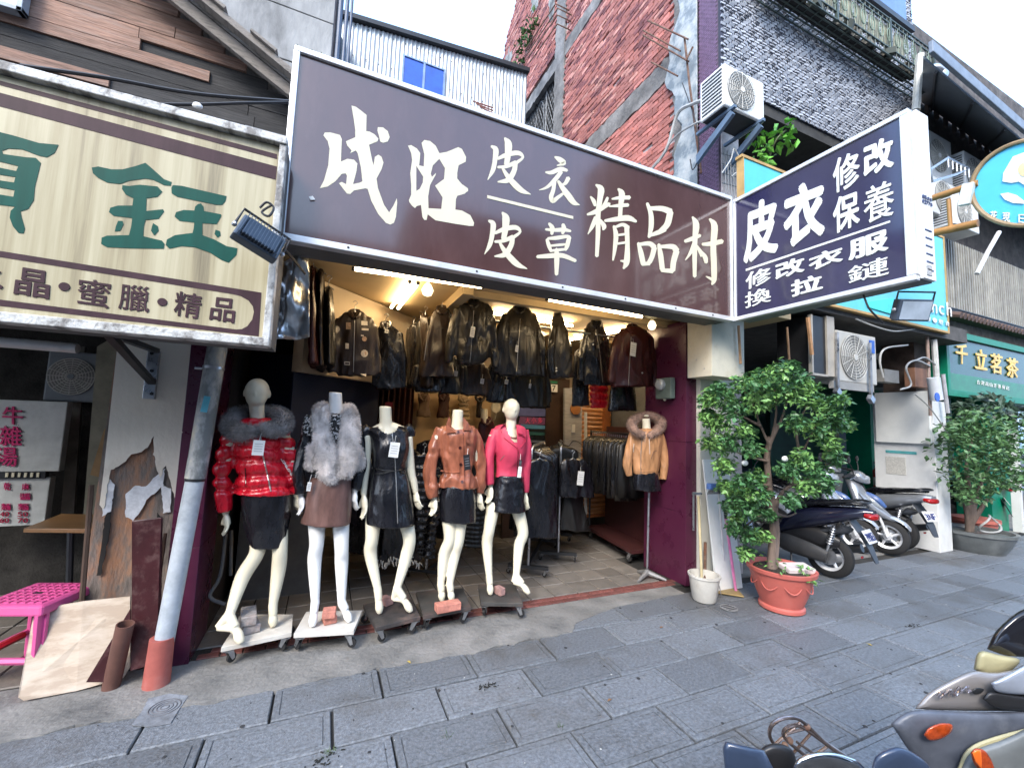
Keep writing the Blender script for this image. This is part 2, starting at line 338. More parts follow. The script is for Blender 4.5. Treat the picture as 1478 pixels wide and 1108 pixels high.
# ================================================================ the leather shop
M_pur = mat('purple_panel', (.07, .012, .035), .32, var=.12, spec=.5, dirt=.1, dscale=2, dirtc=(.12, .05, .07), rvar=.1, bump=.03)
M_ceil = mat('cream_ceiling_board', (.5, .37, .2), .75, var=.08, dirt=.3, dirtc=(.3, .2, .1), scale=3)
M_cream_wall = mat('cream_wall', (.55, .45, .32), .8, var=.1, dirt=.25, dirtc=(.3, .2, .12))
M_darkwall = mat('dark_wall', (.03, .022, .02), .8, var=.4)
shop = T('leather_shop', 'leather clothing shop front with open purple pillared bay and lit cream ceiling', 'shop', (1.4, 3.4, 0))
def pillar(nm, a, b, par, mt, seams=(.72, 1.45, 2.15)):
    mb = MB(); zz = [a[2]]+[s for s in seams if a[2] < s < b[2]]+[b[2]]
    for z0, z1 in zip(zz[:-1], zz[1:]): mb.bb(V(a[0], a[1], z0+.002), V(b[0], b[1], z1-.002))
    mb.bb(V(a[0]+.004, a[1]+.004, a[2]), V(b[0]-.004, b[1]-.004, b[2])); return ob(nm, mb, mt, par, bev=.003)
pillar('pillar', V(-.85, 3.36, 0), V(-.69, 3.8, 2.75), shop, M_pur)
pillar('pillar', V(3.45, 3.33, 0), V(3.6, 3.95, 2.75), shop, M_pur)
mb = MB(); mb.bb(V(-.72, 2.86, 2.79), V(4.45, 6.3, 2.9)); ob('ceiling', mb, M_ceil, shop)
mb = MB(); mb.bb(V(1.02, 3.5, 2.7), V(1.12, 6.2, 2.79)); mb.bb(V(1.12, 3.6, 2.72), V(4.3, 3.66, 2.785)); mb.bb(V(1.12, 4.8, 2.74), V(4.3, 4.84, 2.785)); ob('ceiling_beam', mb, M_ceil, shop, bev=.004)
mb = MB(); mb.prism([V(-.30, 4.0, 1.95), V(.80, 5.1, 1.95), V(.88, 5.02, 1.95), V(-.22, 3.92, 1.95)], (0, 0, .83)); ob('partition_wall', mb, [M_cream_wall], shop)
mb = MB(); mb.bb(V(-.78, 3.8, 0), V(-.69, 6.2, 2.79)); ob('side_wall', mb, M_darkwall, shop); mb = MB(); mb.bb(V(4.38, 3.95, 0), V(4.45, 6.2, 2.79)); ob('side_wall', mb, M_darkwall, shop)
mb = MB(); mb.bb(V(-.8, 6.2, 0), V(4.45, 6.3, 2.79)); ob('back_wall', mb, M_cream_wall, shop)
# closed storeys above, behind the sign
mb = MB(); mb.bb(V(-.6, 3.0, 2.91), V(3.9, 6.3, 3.4)); ob('roof', mb, mat('tin_roof', (.25, .26, .27), .6, .3, bump=.2), shop)
mb = MB(); mb.bb(V(3.6, 3.28, 0), V(4.1, 3.6, 3.2)); ob('pilaster', mb, mat('cream_plaster', (.62, .6, .52), .7, var=.06, dirt=.3, dirtc=(.35, .33, .28)), shop, bev=.004)
mb = MB(); mb.prism([V(3.62, 3.1, 0.01), V(3.98, 3.1, 0.01), V(3.98, 3.262, 1.28), V(3.62, 3.262, 1.28)], (0, .015, 0)); ob('leaning_board', mb, mat('pale_board', (.76, .78, .77), .6, var=.08, dirt=.3), None, 'pale blue white board leaning on the pilaster behind the pink dustpan handle', 'board')
bx = T('meter_box', 'large white sheet metal box above the right purple pillar', 'metal box', (3.62, 3.1, 2.1))
mb = MB(); mb.bb(V(3.44, 2.99, 2.12), V(3.9, 3.3, 2.74)); ob('casing', mb, mat('old_white_metal', (.6, .57, .47), .5, var=.12, dirt=.5, dscale=6, dirtc=(.3, .24, .15)), bx, bev=.004)
for (a, b) in ((3.08, 2.2), (3.08, 2.66), (3.26, 2.45), (3.18, 2.3)): mb = MB(); mb.lathe((3.437, a, b), [(.008, 0), (.006, .004)], 8, (-1, 0, 0)); ob('rivet', mb, M_steel, bx)
# interior fittings behind
M_wood = mat('varnished_log', (.42, .18, .06), .4, var=.35, scale=5, stretch=(1, 12, 12), coat=.2, rand=.15)
logs = T('log_wall', 'varnished half log panelling on the back of the shop', 'wall', (3.95, 5.3, 0))
lg = MB(); lg.tube([V(-.55, 0, 0), V(.55, 0, 0)], .037, 10); lm = lg.mesh('log'); lm.materials.append(M_wood); lm.shade_smooth()
for k in range(29): put('log', lm, logs, (4.0, 5.32, .3+.066*k), (random.uniform(0, 6), 0, 0))
mb = MB(); mb.bb(V(3.44, 5.2, .3), V(4.5, 5.3, .27)); mb.bb(V(3.8, 5.22, 1.4), V(3.9, 5.28, 2.5)); ob('trim', mb, mat('orange_wood', (.3, .1, .03), .5, var=.3), logs)
dp = T('door_panel', 'pale grey painted door panel with doodles beside the log wall', 'door', (3.28, 5.25, 0))
mb = MB(); mb.prism([P(815, 560, 5.3), P(847, 560, 5.3), P(847, 765, 5.3), P(815, 765, 5.3)], (0, .04, 0)); ob('panel', mb, mat('grey_whitewash', (.4, .4, .41), .8, var=.2, scale=8, stretch=(1, 1, 8)), dp)
mb = MB(); mb.prism([P(844, 595, 5.27), P(847.5, 595, 5.27), P(847.5, 765, 5.27), P(844, 765, 5.27)], (0, .03, 0)); ob('edge_strip', mb, M_white, dp)
for cx, cy, rr in ((830, 590, 9),): mb = MB(); c = P(cx, cy, 5.28); mb.lathe(c, [(.085, 0), (.085, .02)], 24, (0, -1, 0)); ob('wooden_disc', mb, M_wood, dp)
def scribble(pts, Y, r=.004): m_ = MB(); m_.tube([P(a, b, Y) for a, b in pts], r, 5, 4); return m_
for pts in (((820, 645), (828, 636), (838, 640), (842, 648)), ((818, 655), (830, 650), (842, 657)), ((820, 668), (826, 660), (836, 662), (842, 672), (832, 676), (822, 672)), ((822, 684), (832, 678), (841, 685)), ((828, 668), (834, 672), (838, 668))):
    ob('doodle', scribble(pts, 5.292), M_blk, dp)
mb = MB(); mb.bb(P(825, 612, 5.29), P(830, 624, 5.27)); ob('switch_plate', mb, M_paper, dp)
M_dw = mat('dark_brown_frame', (.05, .028, .02), .5, var=.3)
fr = T('glass_door', 'dark framed glass shop door with coloured street reflection', 'door', P(775, 700, 5.5))
mb = MB(); mb.bb(P(790, 545, 5.45), P(814, 780, 5.5)); mb.bb(P(735, 545, 5.45)+V(0, 0, .03), P(814, 545, 5.5)); mb.bb(P(733, 545, 5.45), P(738, 800, 5.5)); ob('frame', mb, M_dw, fr)
mb = MB(); mb.bb(P(738, 547, 5.48), P(790, 780, 5.485)); ob('pane', mb, mat('dark_glass', (.02, .025, .03), .05, spec=.8), fr)
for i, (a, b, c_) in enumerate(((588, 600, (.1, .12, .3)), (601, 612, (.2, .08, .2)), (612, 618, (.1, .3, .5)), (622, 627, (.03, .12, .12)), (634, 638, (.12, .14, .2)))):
    mb = MB(); mb.prism([P(750+i, a, 5.474), P(787, a+2, 5.474), P(789, b+1, 5.474), P(748, b, 5.474)], (0, .003, 0)); ob('reflection_band', mb, mat(f'band_{i}', c_, .4), fr)  # coloured strips painting the street sign's reflection on the pane
for k, ch in enumerate('大小多'): glyph(ch, [P(758+9*k, 602, 5.47), P(765+9*k, 602.5, 5.47), P(765+9*k, 611, 5.47), P(758+9*k, 610.5, 5.47)], (0, -1, 0), mat('pink_reflected_letters', (.8, .1, .25), .5), fr, .002, .01)  # lettering of the reflected sign, painted on the pane too
pl = T('number_plate', 'small green and white house number plate above the glass door', 'number plate', P(795, 565, 5.4))
mb = MB(); mb.bb(P(788, 549, 5.4), P(804, 553.5, 5.41)); ob('header', mb, mat('plate_green', (.02, .2, .1), .4), pl)
mb = MB(); mb.bb(P(788, 553.7, 5.4), P(804, 566, 5.41)); ob('plate', mb, M_paper, pl)
for ch, x in (('9', 790), ('7', 797)): glyph(ch, [P(x, 556, 5.398), P(x+5, 556, 5.398), P(x+5, 564, 5.398), P(x, 564, 5.398)], (0, -1, 0), M_blk, pl, .002)
# lit side room with tan wall, brown curtain and dark blue board
mb = MB(); mb.bb(P(596, 566, 5.9), P(703, 700, 5.95)); tw = ob('display_wall', mb, mat('tan_wall', (.72, .5, .27), .8, var=.08), shop)
mb = MB()
xs = np.linspace(0, 1, 60); a = P(523, 545, 5.2); b = P(598, 560, 5.2)
mb.rings([[V(a[0]+(b[0]-a[0])*t, 5.2+.03*math.sin(t*60), z) for t in xs]+[V(a[0]+(b[0]-a[0])*t, 5.22+.03*math.sin(t*60), z) for t in xs[::-1]] for z in (.05, 2.3)])
ob('curtain', mb, mat('maroon_curtain', (.06, .018, .012), .7, var=.25, scale=3, stretch=(8, 1, .5)), None, 'dark maroon curtain behind the black dress mannequin', 'curtain', smooth=True)
cb = T('cabinet', 'dark blue cabinet in the shadow behind the red jacket mannequin', 'cabinet', (-.2, 3.9, 0))
mb = MB(); mb.bb(V(-.62, 4.3, 0), V(-.02, 4.9, .95)); ob('body', mb, mat('grey_cupboard', (.12, .12, .12), .6), cb, bev=.004)
mb = MB(); mb.prism([V(-.66, 4.36, 1.0), V(-.28, 3.99, 1.0), V(.5, 4.76, 1.0), V(.12, 5.1, 1.0)], (0, 0, 1.1)); ob('upper_case', mb, mat('navy_board', (.006, .01, .03), .6), cb, bev=.004)
for k in range(4):
    mb = MB(); mb.bb(V(-.5+.1*k, 4.28, 1.0), V(-.44+.1*k, 4.4, 1.16+.03*(k % 2))); tag_ = ob('shelf_item', mb, mat('dim_card', (.15, .14, .12), .7), cb)
# ================================================================ the noodle shop on the left
M_plas = blotch('dirty_white_plaster', (.58, .5, .4), (.84, .76, .63), (.88, .82, .7), 2.2, rough=.8, bump=.15, p=(.3, .42, .7), st=(1, 1, .6))
def ragline(L, j=1.2, step=4):
    out = []
    for (a, b), (c, d) in zip(L[:-1], L[1:]):
        n = max(1, int(math.hypot(c-a, d-b)/step))
        for k in range(n): t = k/n; out.append((a+(c-a)*t+random.uniform(-j, j), b+(d-b)*t+random.uniform(-j, j)))
    return out+[L[-1]]
M_ply = blotch('peeled_plywood', (.07, .06, .055), (.2, .165, .14), (.42, .2, .1), 2.2, (2, 2, .7), rough=.8, p=(.36, .47, .6), bump=.4)
nb = T('noodle_shop', 'old wooden gabled shophouse with peeling plywood pillar on the left', 'building', (-2.2, 3.6, 0))
tl_, tr_, br_, bl_ = P(172, 478, 3.62), P(285, 478, 3.62), P(262, 930, 3.62), P(112, 900, 3.62)
mb = MB(); mb.prism([tl_, tr_, V(-.87, 3.62, 0), V(bl_[0], 3.62, 0)], (0, .3, 0)); ob('pillar', mb, M_ply, nb)
# the white render still clings to the upper part, ragged below
coat = [(172, 478), (285, 478), (279, 560)]+ragline([(272, 620), (262, 670), (254, 725), (247, 700), (240, 668), (231, 690), (222, 655), (222, 630), (214, 645), (205, 652), (190, 655), (178, 668), (160, 678), (156, 700), (150, 735), (144, 728)])+[(150, 680)]
outline([[P(a, b, 3.6) for a, b in coat]], (0, -1, 0), M_plas, nb, .004, 'render_coat')
def plates(name, lists, Y, m_, par, th=.012):
    for L in lists: (outline([[P(a, b, Y) for a, b in rag(L, .9, 4)]], (0, -1, 0), m_, par, .004, name) if name in ('paper_scrap', 'splinter') else ob(name, MB().prism([P(a, b, Y) for a, b in L], (0, th, 0)), m_, par))
plates('paper_scrap', [[(182, 712), (196, 700), (210, 702), (222, 690), (238, 676), (236, 700), (222, 712), (212, 722), (200, 742), (192, 750), (181, 745)], [(233, 700), (248, 705), (246, 738), (236, 740)], [(150, 700), (160, 690), (166, 700), (160, 738), (148, 745)]], 3.605, mat('grey_paper', (.72, .73, .74), .8, var=.2, scale=20), nb, .004)
plates('splinter', [[(204, 800), (212, 760), (216, 762), (209, 820), (203, 850)], [(222, 770), (228, 740), (231, 745), (224, 800)], [(160, 690), (150, 760), (140, 830), (146, 830), (160, 760)]], 3.606, mat('black_rot', (.02, .018, .016), .9), nb, .008)
mb = MB(); mb.tube([P(132, 700, 3.5), P(118, 870, 3.5)], .014, 6, flat=None); ob('edge_batten', mb, mat('dark_batten', (.08, .05, .035), .8), nb)
# dark interior of the noodle shop
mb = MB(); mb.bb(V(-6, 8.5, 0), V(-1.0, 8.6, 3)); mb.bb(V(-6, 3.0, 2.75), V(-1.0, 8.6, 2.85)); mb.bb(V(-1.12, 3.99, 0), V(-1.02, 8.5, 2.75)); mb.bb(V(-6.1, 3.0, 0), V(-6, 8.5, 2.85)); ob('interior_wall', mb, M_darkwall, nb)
plates('wall_board', [[(140, 500), (178, 478), (165, 760), (118, 770)]], 4.6, mat('olive_board', (.2, .19, .14), .8, var=.3, scale=4), nb, .03)
plates('wall_board', [[(110, 500), (122, 500), (105, 765), (85, 768)]], 4.9, mat('grey_board', (.16, .15, .13), .8, var=.3), nb, .03)
plates('cardboard_sheet', [[(150, 620), (160, 610), (150, 690), (130, 685)]], 4.5, mat('cardboard', (.3, .19, .09), .85), nb, .01)
# planks of the gable wall
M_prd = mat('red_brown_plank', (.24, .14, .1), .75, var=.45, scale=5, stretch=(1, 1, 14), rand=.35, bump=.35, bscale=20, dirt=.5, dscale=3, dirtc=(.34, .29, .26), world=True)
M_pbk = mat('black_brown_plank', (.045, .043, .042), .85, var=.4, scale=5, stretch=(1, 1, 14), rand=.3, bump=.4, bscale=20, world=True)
def proj(p): d = np.asarray(p)-CAM; return 739+FOC*(d@CR)/(d@CF), 554-FOC*(d@CU)/(d@CF)
pk = {}
rk0, rk1 = P(215, -25, 3.62), P(420, 140, 3.62)
for k in range(24):
    z = 3.1+.088*k; x = -3.6+random.uniform(0, .4)
    while x < -.35:
        Lp = random.choice([.6, .9, 1.2, 1.5]); zr = rk0[2]+(rk1[2]-rk0[2])*(x-rk0[0])/(rk1[0]-rk0[0])
        x1 = min(x+Lp, -.33); xl = x1
        if x1 > rk0[0]: xl = min(x1, rk0[0]+(z-rk0[2])*(rk1[0]-rk0[0])/(rk1[2]-rk0[2])+.05)
        if xl-x > .06:
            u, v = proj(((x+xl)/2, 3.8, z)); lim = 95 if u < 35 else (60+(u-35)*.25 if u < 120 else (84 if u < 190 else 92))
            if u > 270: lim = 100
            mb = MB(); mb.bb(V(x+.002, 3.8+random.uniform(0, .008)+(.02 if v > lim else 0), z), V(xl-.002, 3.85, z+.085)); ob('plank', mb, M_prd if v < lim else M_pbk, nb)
        x += Lp
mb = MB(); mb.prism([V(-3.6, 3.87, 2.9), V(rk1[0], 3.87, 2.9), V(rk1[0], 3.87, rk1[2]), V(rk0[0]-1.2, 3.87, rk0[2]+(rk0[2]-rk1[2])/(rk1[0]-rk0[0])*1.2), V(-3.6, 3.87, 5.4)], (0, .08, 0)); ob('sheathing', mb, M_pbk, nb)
M_old = mat('weathered_timber', (.26, .23, .2), .85, var=.4, scale=5, stretch=(2, 2, 10), bump=.5, bscale=25, dirt=.5, dscale=5, dirtc=(.06, .05, .045))
d_ = nrm(rk1-rk0); up = nrm(np.cross(d_, V(0, -1, 0))); up = up if up[2] > 0 else -up
a, b = rk0-d_*1.2, rk1+d_*.05
mb = MB(); mb.prism([a, b, b+up*.085, a+up*.085], (0, .05, 0)); ob('bargeboard', mb, M_old, nb, bev=.004)
mb = MB(); mb.prism([a+up*.095, b+up*.095, b+up*.14, a+up*.14], (0, 2.5, 0)); mb.prism([a+up*.1-V(0, .1, 0), b+up*.1-V(0, .1, 0), b+up*.15-V(0, .1, 0), a+up*.15-V(0, .1, 0)], (0, .08, 0)); ob('roof', mb, M_old, nb, bev=.004)
for k in range(6):
    c = a+(b-a)*(.12+.17*k); mb = MB(); mb.prism([c+up*.151, c+d_*.2+up*.151, c+d_*.2+up*.175, c+up*.17], (0, -.13, 0)); ob('shingle', mb, M_old, nb)
c0, c1 = P(-20, -10, 3.74), P(33, 24, 3.74)
mb = MB(); z0, z1 = c1[2]+.02, c0[2]+.4
mb.bb(V(c0[0]-.3, 3.72, z0), V(c1[0], 3.79, z0+.03)); mb.bb(V(c1[0]-.03, 3.72, z0), V(c1[0], 3.79, z1)); wf = ob('window_frame', mb, mat('window_blue_grey', (.3, .36, .42), .5), nb, bev=.003)
mb = MB(); mb.bb(V(c0[0]-.3, 3.75, z0+.03), V(c1[0]-.03, 3.76, z1)); ob('pane', mb, mat('frosted_pane', (.5, .52, .46), .2), nb)
# ================================================================ grey concrete building and corrugated house behind
cbd = T('concrete_building', 'stained grey concrete building rising behind the wooden gable', 'building', (-1.5, 5.4, 0))
M_cgr = blotch('stained_concrete', (.12, .12, .118), (.27, .27, .265), (.4, .4, .39), 1.3, (1.5, 1.5, .6), rough=.85, bump=.4, p=(.32, .48, .68), bscale=14)
xr = P(481, 40, 5.0)[0]
for k in range(8):
    for j in range(3):
        x1 = xr-1.35*j; z0 = 3.6+.62*k+.01; mb = MB(); mb.bb(V(x1-1.342, 5.0+.003*random.random(), z0), V(x1, 5.3, z0+.608)); ob('concrete_panel', mb, M_cgr, cbd, bev=.006)
mb = MB(); mb.bb(V(xr-4, 5.02, 0), V(xr-.01, 8, 8.6)); ob('wall', mb, M_joint, cbd)
dpb = MB(); e0 = P(492, 40, 5.0)
for dx, r_ in ((.05, .03), (.12, .022), (.17, .015)): dpb.tube([V(xr+dx, 5.05, 3.0), V(xr+dx+.01, 5.05, 6.0), V(xr+dx, 5.05, 9)], r_, 8)
ob('drain_pipes', dpb, mat('blue_grey_pipe', (.06, .09, .15), .5), cbd)
ch = T('corrugated_house', 'corrugated metal house with blue sliding window above the main sign', 'house', (1.4, 8.2, 0))
M_cor = mat('corrugated_tin', (.42, .48, .52), .45, .25, var=.2, scale=3, stretch=(6, 6, .3), dirt=.5, dscale=2, dirtc=(.2, .2, .19))
mb = MB(); x0 = P(498, 60, 8)[0]-.1; x1 = P(726, 100, 8)[0]+.6; n = int((x1-x0)/.012); z1 = P(600, 55, 8)[2]
top = lambda x: P(502, 31, 8)[2]+(P(722, 92, 8)[2]-P(502, 31, 8)[2])*(x-x0)/(x1-x0)
pts = [(x0+.012*i, 8+.011*math.sin(2*math.pi*i*.012/.078)) for i in range(n)]
mb.add([V(x, y, 4) for x, y in pts]+[V(x, y, top(x)) for x, y in pts]+[V(x, y+.6, 4) for x, y in pts]+[V(x, y+.6, top(x)) for x, y in pts], [(i, i+1, n+i+1, n+i) for i in range(n-1)]+[(n+i, n+i+1, 3*n+i+1, 3*n+i) for i in range(n-1)]); ob('wall', mb, M_cor, ch, smooth=True)
mb = MB(); mb.prism([V(x0-.1, 7.9, top(x0)), V(x1, 7.9, top(x1)), V(x1, 7.9, top(x1)+.09), V(x0-.1, 7.9, top(x0)+.09)], (0, .9, 0)); ob('roof_edge', mb, M_dark, ch)
q = [P(584, 82, 7.93), P(641, 100, 7.93), P(640, 140, 7.93), P(583, 122, 7.93)]; xa, xb, zt, zb = q[0][0], q[1][0], (q[0][2]+q[1][2])/2, q[2][2]-.15
mb = MB()
for (u0, u1, w0, w1) in ((xa-.03, xb+.03, zt, zt+.03), (xa-.03, xa, zb, zt), (xb, xb+.03, zb, zt), ((xa+xb)/2-.02, (xa+xb)/2+.02, zb, zt), (xa, xb, zb-.03, zb)): mb.bb(V(u0, 7.93, w0), V(u1, 7.985, w1))
wf = ob('window_frame', mb, mat('pale_blue_metal', (.2, .3, .45), .4), ch)
for s_ in (0, 1): mb = MB(); m_ = (xa+xb)/2; mb.bb(V((xa, m_+.02)[s_], 7.95, zb), V((m_-.02, xb)[s_], 7.96, zt)); ob('pane', mb, mat('blue_window_film', (.01, .07, .42), .12, spec=.8), ch)
mb = MB()
for j in range(7):
    for i in range(int((x1-x0)/.234)): mb.box(V(x0+.234*i+.02, 7.985, 5.2+.62*j), V(.02, .01, .02))
ob('screw', mb, M_dark, ch)
mb = MB()
for k in range(3): a = P(682+5*k, 146+4*k, 7.8); mb.tube([a, P(712, 156+4*k, 7.8)], .015, 6)
ob('pipe_rail', mb, mat('old_red_pipe', (.25, .12, .1), .6), ch)
# ================================================================ the tile and brick building on the right
XB, YB = 4.1, 3.4
tb = T('tiled_building', 'narrow building with weathered brick gable and grey woven tile front', 'building', (6.3, 5, 0))
M_brick = mat('old_red_brick', (.46, .17, .14), .85, var=.25, scale=3, bump=.5, bscale=50, rand=.3, dirt=.25, dscale=1.2, dirtc=(.3, .2, .19), detail=8, world=True)
M_mort = mat('gable_mortar', (.5, .44, .42), .9, var=.3, bump=.5)
M_gcon = blotch('weathered_gable_concrete', (.1, .095, .09), (.18, .17, .16), (.28, .265, .25), 3, rough=.9, bump=.6, p=(.35, .5, .65))
def ztop(y): return 16.5 if y < 8.6 else 16.5-(y-8.6)*1.75+.25*math.sin(y*6)*(y > 8.6)
wy = (7.68, 9.95); wz = (7.0, 9.8)
mb = MB()
ys = [3.42]+list(np.arange(3.8, 12.6, .3))
for a, b in zip(ys[:-1], ys[1:]):
    m_ = (a+b)/2
    if wy[0] < m_ < wy[1]: mb.bb(V(XB+.02, a, 0), V(XB+.3, b, wz[0])); mb.bb(V(XB+.02, a, wz[1]), V(XB+.3, b, ztop(m_)))
    else: mb.bb(V(XB+.02, a, 0), V(XB+.3, b, ztop(m_)))
ob('gable_wall', mb, M_mort, tb)
beams = [(6.5, 6.85), (9.35, 9.65)]; cols = [(3.74, 4.15), (7.25, 7.65), (11.9, 12.4)]
def solid(y, z, m=0): return any(a-m < z < b+m for a, b in beams) or any(a-m < y < b+m for a, b in cols)
bk = []; row = 0; z = 4.6
while z < 15:
    y = 4.15+(.11 if row % 2 else 0)
    while y < 12.4:
        if not solid(y, z, .03) and not (wy[0]-.06 < y < wy[1]+.06 and wz[0] < z < wz[1]) and z < ztop(y)-.1:
            if random.random() > .012: bk.append((y, z))
        y += .218
    z += .066; row += 1
bk.sort(key=lambda q: (q[0]-0)**2+16.8+(q[1]-1.6)**2)
bb_ = MB(); bb_.add([V(-.012, -.1, -.026), V(-.012, .1, -.026), V(-.015, .1, .026), V(-.015, -.1, .026), V(.03, -.104, -.03), V(.03, .104, -.03), V(.03, .104, .03), V(.03, -.104, .03)], [(0, 3, 2, 1), (0, 1, 5, 4), (3, 7, 6, 2), (0, 4, 7, 3), (1, 2, 6, 5)])
bme = bb_.mesh('brick'); bme.materials.append(M_brick)
for y, z in bk[:290]: put('brick', bme, tb, (XB+.004+random.uniform(-.008, .006), y, z), (random.uniform(-.015, .015), random.uniform(-.03, .03), random.uniform(-.03, .03)))
def jitter_bricks(cells, name, col):
    mb = MB()
    for y, z in cells:
        dx = random.uniform(-.012, .006); mb.add([V(XB+dx+a[0], y+a[1], z+a[2]) for a in ((-.012+random.uniform(-.004, .004), -.1, -.026), (-.012, .1, -.026), (-.015, .1, .026), (-.013, -.1, .026), (.03, -.104, -.03), (.03, .104, -.03), (.03, .104, .03), (.03, -.104, .03))], [(0, 3, 2, 1), (0, 1, 5, 4), (3, 7, 6, 2), (0, 4, 7, 3), (1, 2, 6, 5)])
    return ob(name, mb, col, tb, kind='stuff')
rest = bk[290:]; sel = rng.random(len(rest))
jitter_bricks([c for c, s in zip(rest, sel) if s < .6], 'brickwork', M_brick)
jitter_bricks([c for c, s in zip(rest, sel) if .6 <= s < .85], 'brickwork', mat('dark_red_brick', (.2, .07, .07), .85, var=.45, scale=7, bump=.5))
jitter_bricks([c for c, s in zip(rest, sel) if s >= .85], 'brickwork', mat('pale_red_brick', (.5, .24, .2), .85, var=.35, scale=7, bump=.5))
for a, b in beams: mb = MB(); yy = np.arange(3.9, 12.3, .09); mb.prism([V(XB-.018, y, a+random.uniform(-.03, .02)) for y in yy]+[V(XB-.018, y, b+random.uniform(-.03, .03)) for y in yy[::-1]], (.1, 0, 0)); ob('ring_beam', mb, M_gcon, tb)
for a, b in cols: mb = MB(); zz = np.arange(2, ztop(a)-.2, .1); mb.prism([V(XB-.03, a+random.uniform(-.03, .02)*(a > 4), z) for z in zz]+[V(XB-.03, b+random.uniform(-.04, .04), z) for z in zz[::-1]], (.1, 0, 0)); ob('gable_column', mb, M_gcon, tb)
# ragged plaster left on the near column
mb = MB(); L = [V(XB-.045, 3.74, 2.5)]+[V(XB-.045, 4.15+.12*math.sin(z*3.1)+.05*math.sin(z*11), z) for z in np.arange(2.5, 12, .12)]+[V(XB-.045, 3.74, 12)]; mb.prism(L, (.04, 0, 0)); ob('plaster_patch', mb, blotch('pale_plaster', (.2, .24, .27), (.34, .38, .4), (.46, .48, .48), 5, rough=.85, bump=.9, bscale=8), tb, bev=.004)
# recessed gable window with diamond grille
mb = MB(); mb.bb(V(XB+.31, wy[0], wz[0]), V(XB+.9, wy[0]+.05, wz[1])); mb.bb(V(XB+.31, wy[1]-.05, wz[0]), V(XB+.9, wy[1], wz[1])); mb.bb(V(XB+.9, wy[0], wz[0]), V(XB+.95, wy[1], wz[1])); mb.bb(V(XB+.31, wy[0], wz[1]-.05), V(XB+.9, wy[1], wz[1])); ob('window_recess', mb, M_darkwall, tb)
gr = MB(); X_ = XB+.12
for k in range(-22, 34):
    for s_ in (1, -1):
        pts = []
        y0 = wy[0]+k*.115; 
        for t in (0, 1):
            pts.append((y0+s_*t*2.95*.45, wz[0]+t*2.95))
        (ya, za), (yb, zb) = pts
        # clip to the opening
        ts = [0, 1]
        if yb != ya:
            t1, t2 = sorted(((wy[0]-ya)/(yb-ya), (wy[1]-ya)/(yb-ya))); ts = [max(0, t1), min(1, t2)]
        if ts[1]-ts[0] > .02: gr.tube([V(X_, ya+(yb-ya)*t, za+(zb-za)*t) for t in ts], .007, 4)
for y in (wy[0]+.02, wy[0]+.6, wy[1]-.6, wy[1]-.02): gr.tube([V(X_-.01, y, wz[0]), V(X_-.01, y, wz[1])], .016, 6)
for z in (wz[1]-.02, wz[0]+.3): gr.tube([V(X_-.01, wy[0], z), V(X_-.01, wy[1], z)], .016, 6)
gr.tube([V(X_-.02, wy[0]+.9+.22*math.cos(t), wz[0]+1.7+.6*math.sin(t)) for t in np.linspace(0, 6.28, 24)], .012, 5)
ob('window_grille', gr, mat('grey_iron', (.2, .21, .22), .6), tb)
mb = MB()
for y0, z0, y1 in ((7.0, 9.9, 8.3), (7.0, 10.05, 8.4), (7.1, 10.25, 8.5), (7.0, 9.7, 8.2)): mb.tube([V(XB-.02, y0, z0), V(XB-.35, y0, z0), V(XB-.38, y1, z0+.15)], .014, 5)
ob('iron_bars', mb, M_rust, tb)
for k, (y0, z0, w, h) in enumerate(((11.2, 10.6, .9, 1.3), (10.6, 11.9, .7, .9), (11.0, 8.6, .8, 1.0), (8.8, 12.2, .6, .8), (5.0, 5.4, .5, .5), (7.9, 11.2, .35, 1.0))):
    L = [V(XB-.02, y0+w*.5*math.cos(t)*random.uniform(.6, 1.15), z0+h*.5*math.sin(t)*random.uniform(.6, 1.15)) for t in np.linspace(0, 6.28, 30)[:-1]]; outline([L], (-1, 0, 0), blotch('grey_render', (.1, .1, .095), (.2, .2, .19), (.3, .3, .28), 4, rough=.9, bump=.6, world=True), tb, .006, 'render_patch')
# purple mosaic return and the woven tile front
mb = MB(); mb.bb(V(XB-.012, 3.44, 0), V(XB+.02, 3.73, 14)); ob('mosaic_backing', mb, mat('mosaic_grout', (.1, .07, .1), .8), tb)
def small_tiles(mb, o, u, v, n, nu, nv, pu, pv, wu, wv, th, bond=True, tilt=.0):
    o = np.asarray(o, float); u = np.asarray(u, float); v = np.asarray(v, float); n = np.asarray(n, float)
    for j in range(nv):
        for i in range(nu):
            c = o+u*(pu*(i+(.5 if bond and j % 2 else 0)))+v*pv*j; t = th*random.uniform(.85, 1.15); a, b = random.uniform(-tilt, tilt), random.uniform(-tilt, tilt)
            q = [c-u*wu/2-v*wv/2, c+u*wu/2-v*wv/2, c+u*wu/2+v*wv/2, c-u*wu/2+v*wv/2]
            f = [q[0]+n*(t+a+b), q[1]+n*(t-a+b), q[2]+n*(t-a-b), q[3]+n*(t+a-b)]
            mb.add(q+f, [(4, 5, 6, 7), (0, 1, 5, 4), (1, 2, 6, 5), (2, 3, 7, 6), (3, 0, 4, 7)])
mb = MB(); small_tiles(mb, (XB-.012, 3.47, 4.4), (0, 1, 0), (0, 0, 1), (-1, 0, 0), 5, 130, .055, .028, .047, .022, .005)
ob('mosaic_tiles', mb, mat('purple_mosaic', (.16, .09, .16), .5, var=.35, scale=30), tb, kind='stuff')
ZF0, XF1 = 5.8, 8.62
mb = MB(); mb.bb(V(XB-.01, YB, ZF0), V(XF1, YB+.2, 14)); mb.bb(V(XF1-.2, YB+.2, ZF0), V(XF1, 9, 14)); ob('tile_backing', mb, mat('tile_grout', (.04, .045, .07), .9), tb)
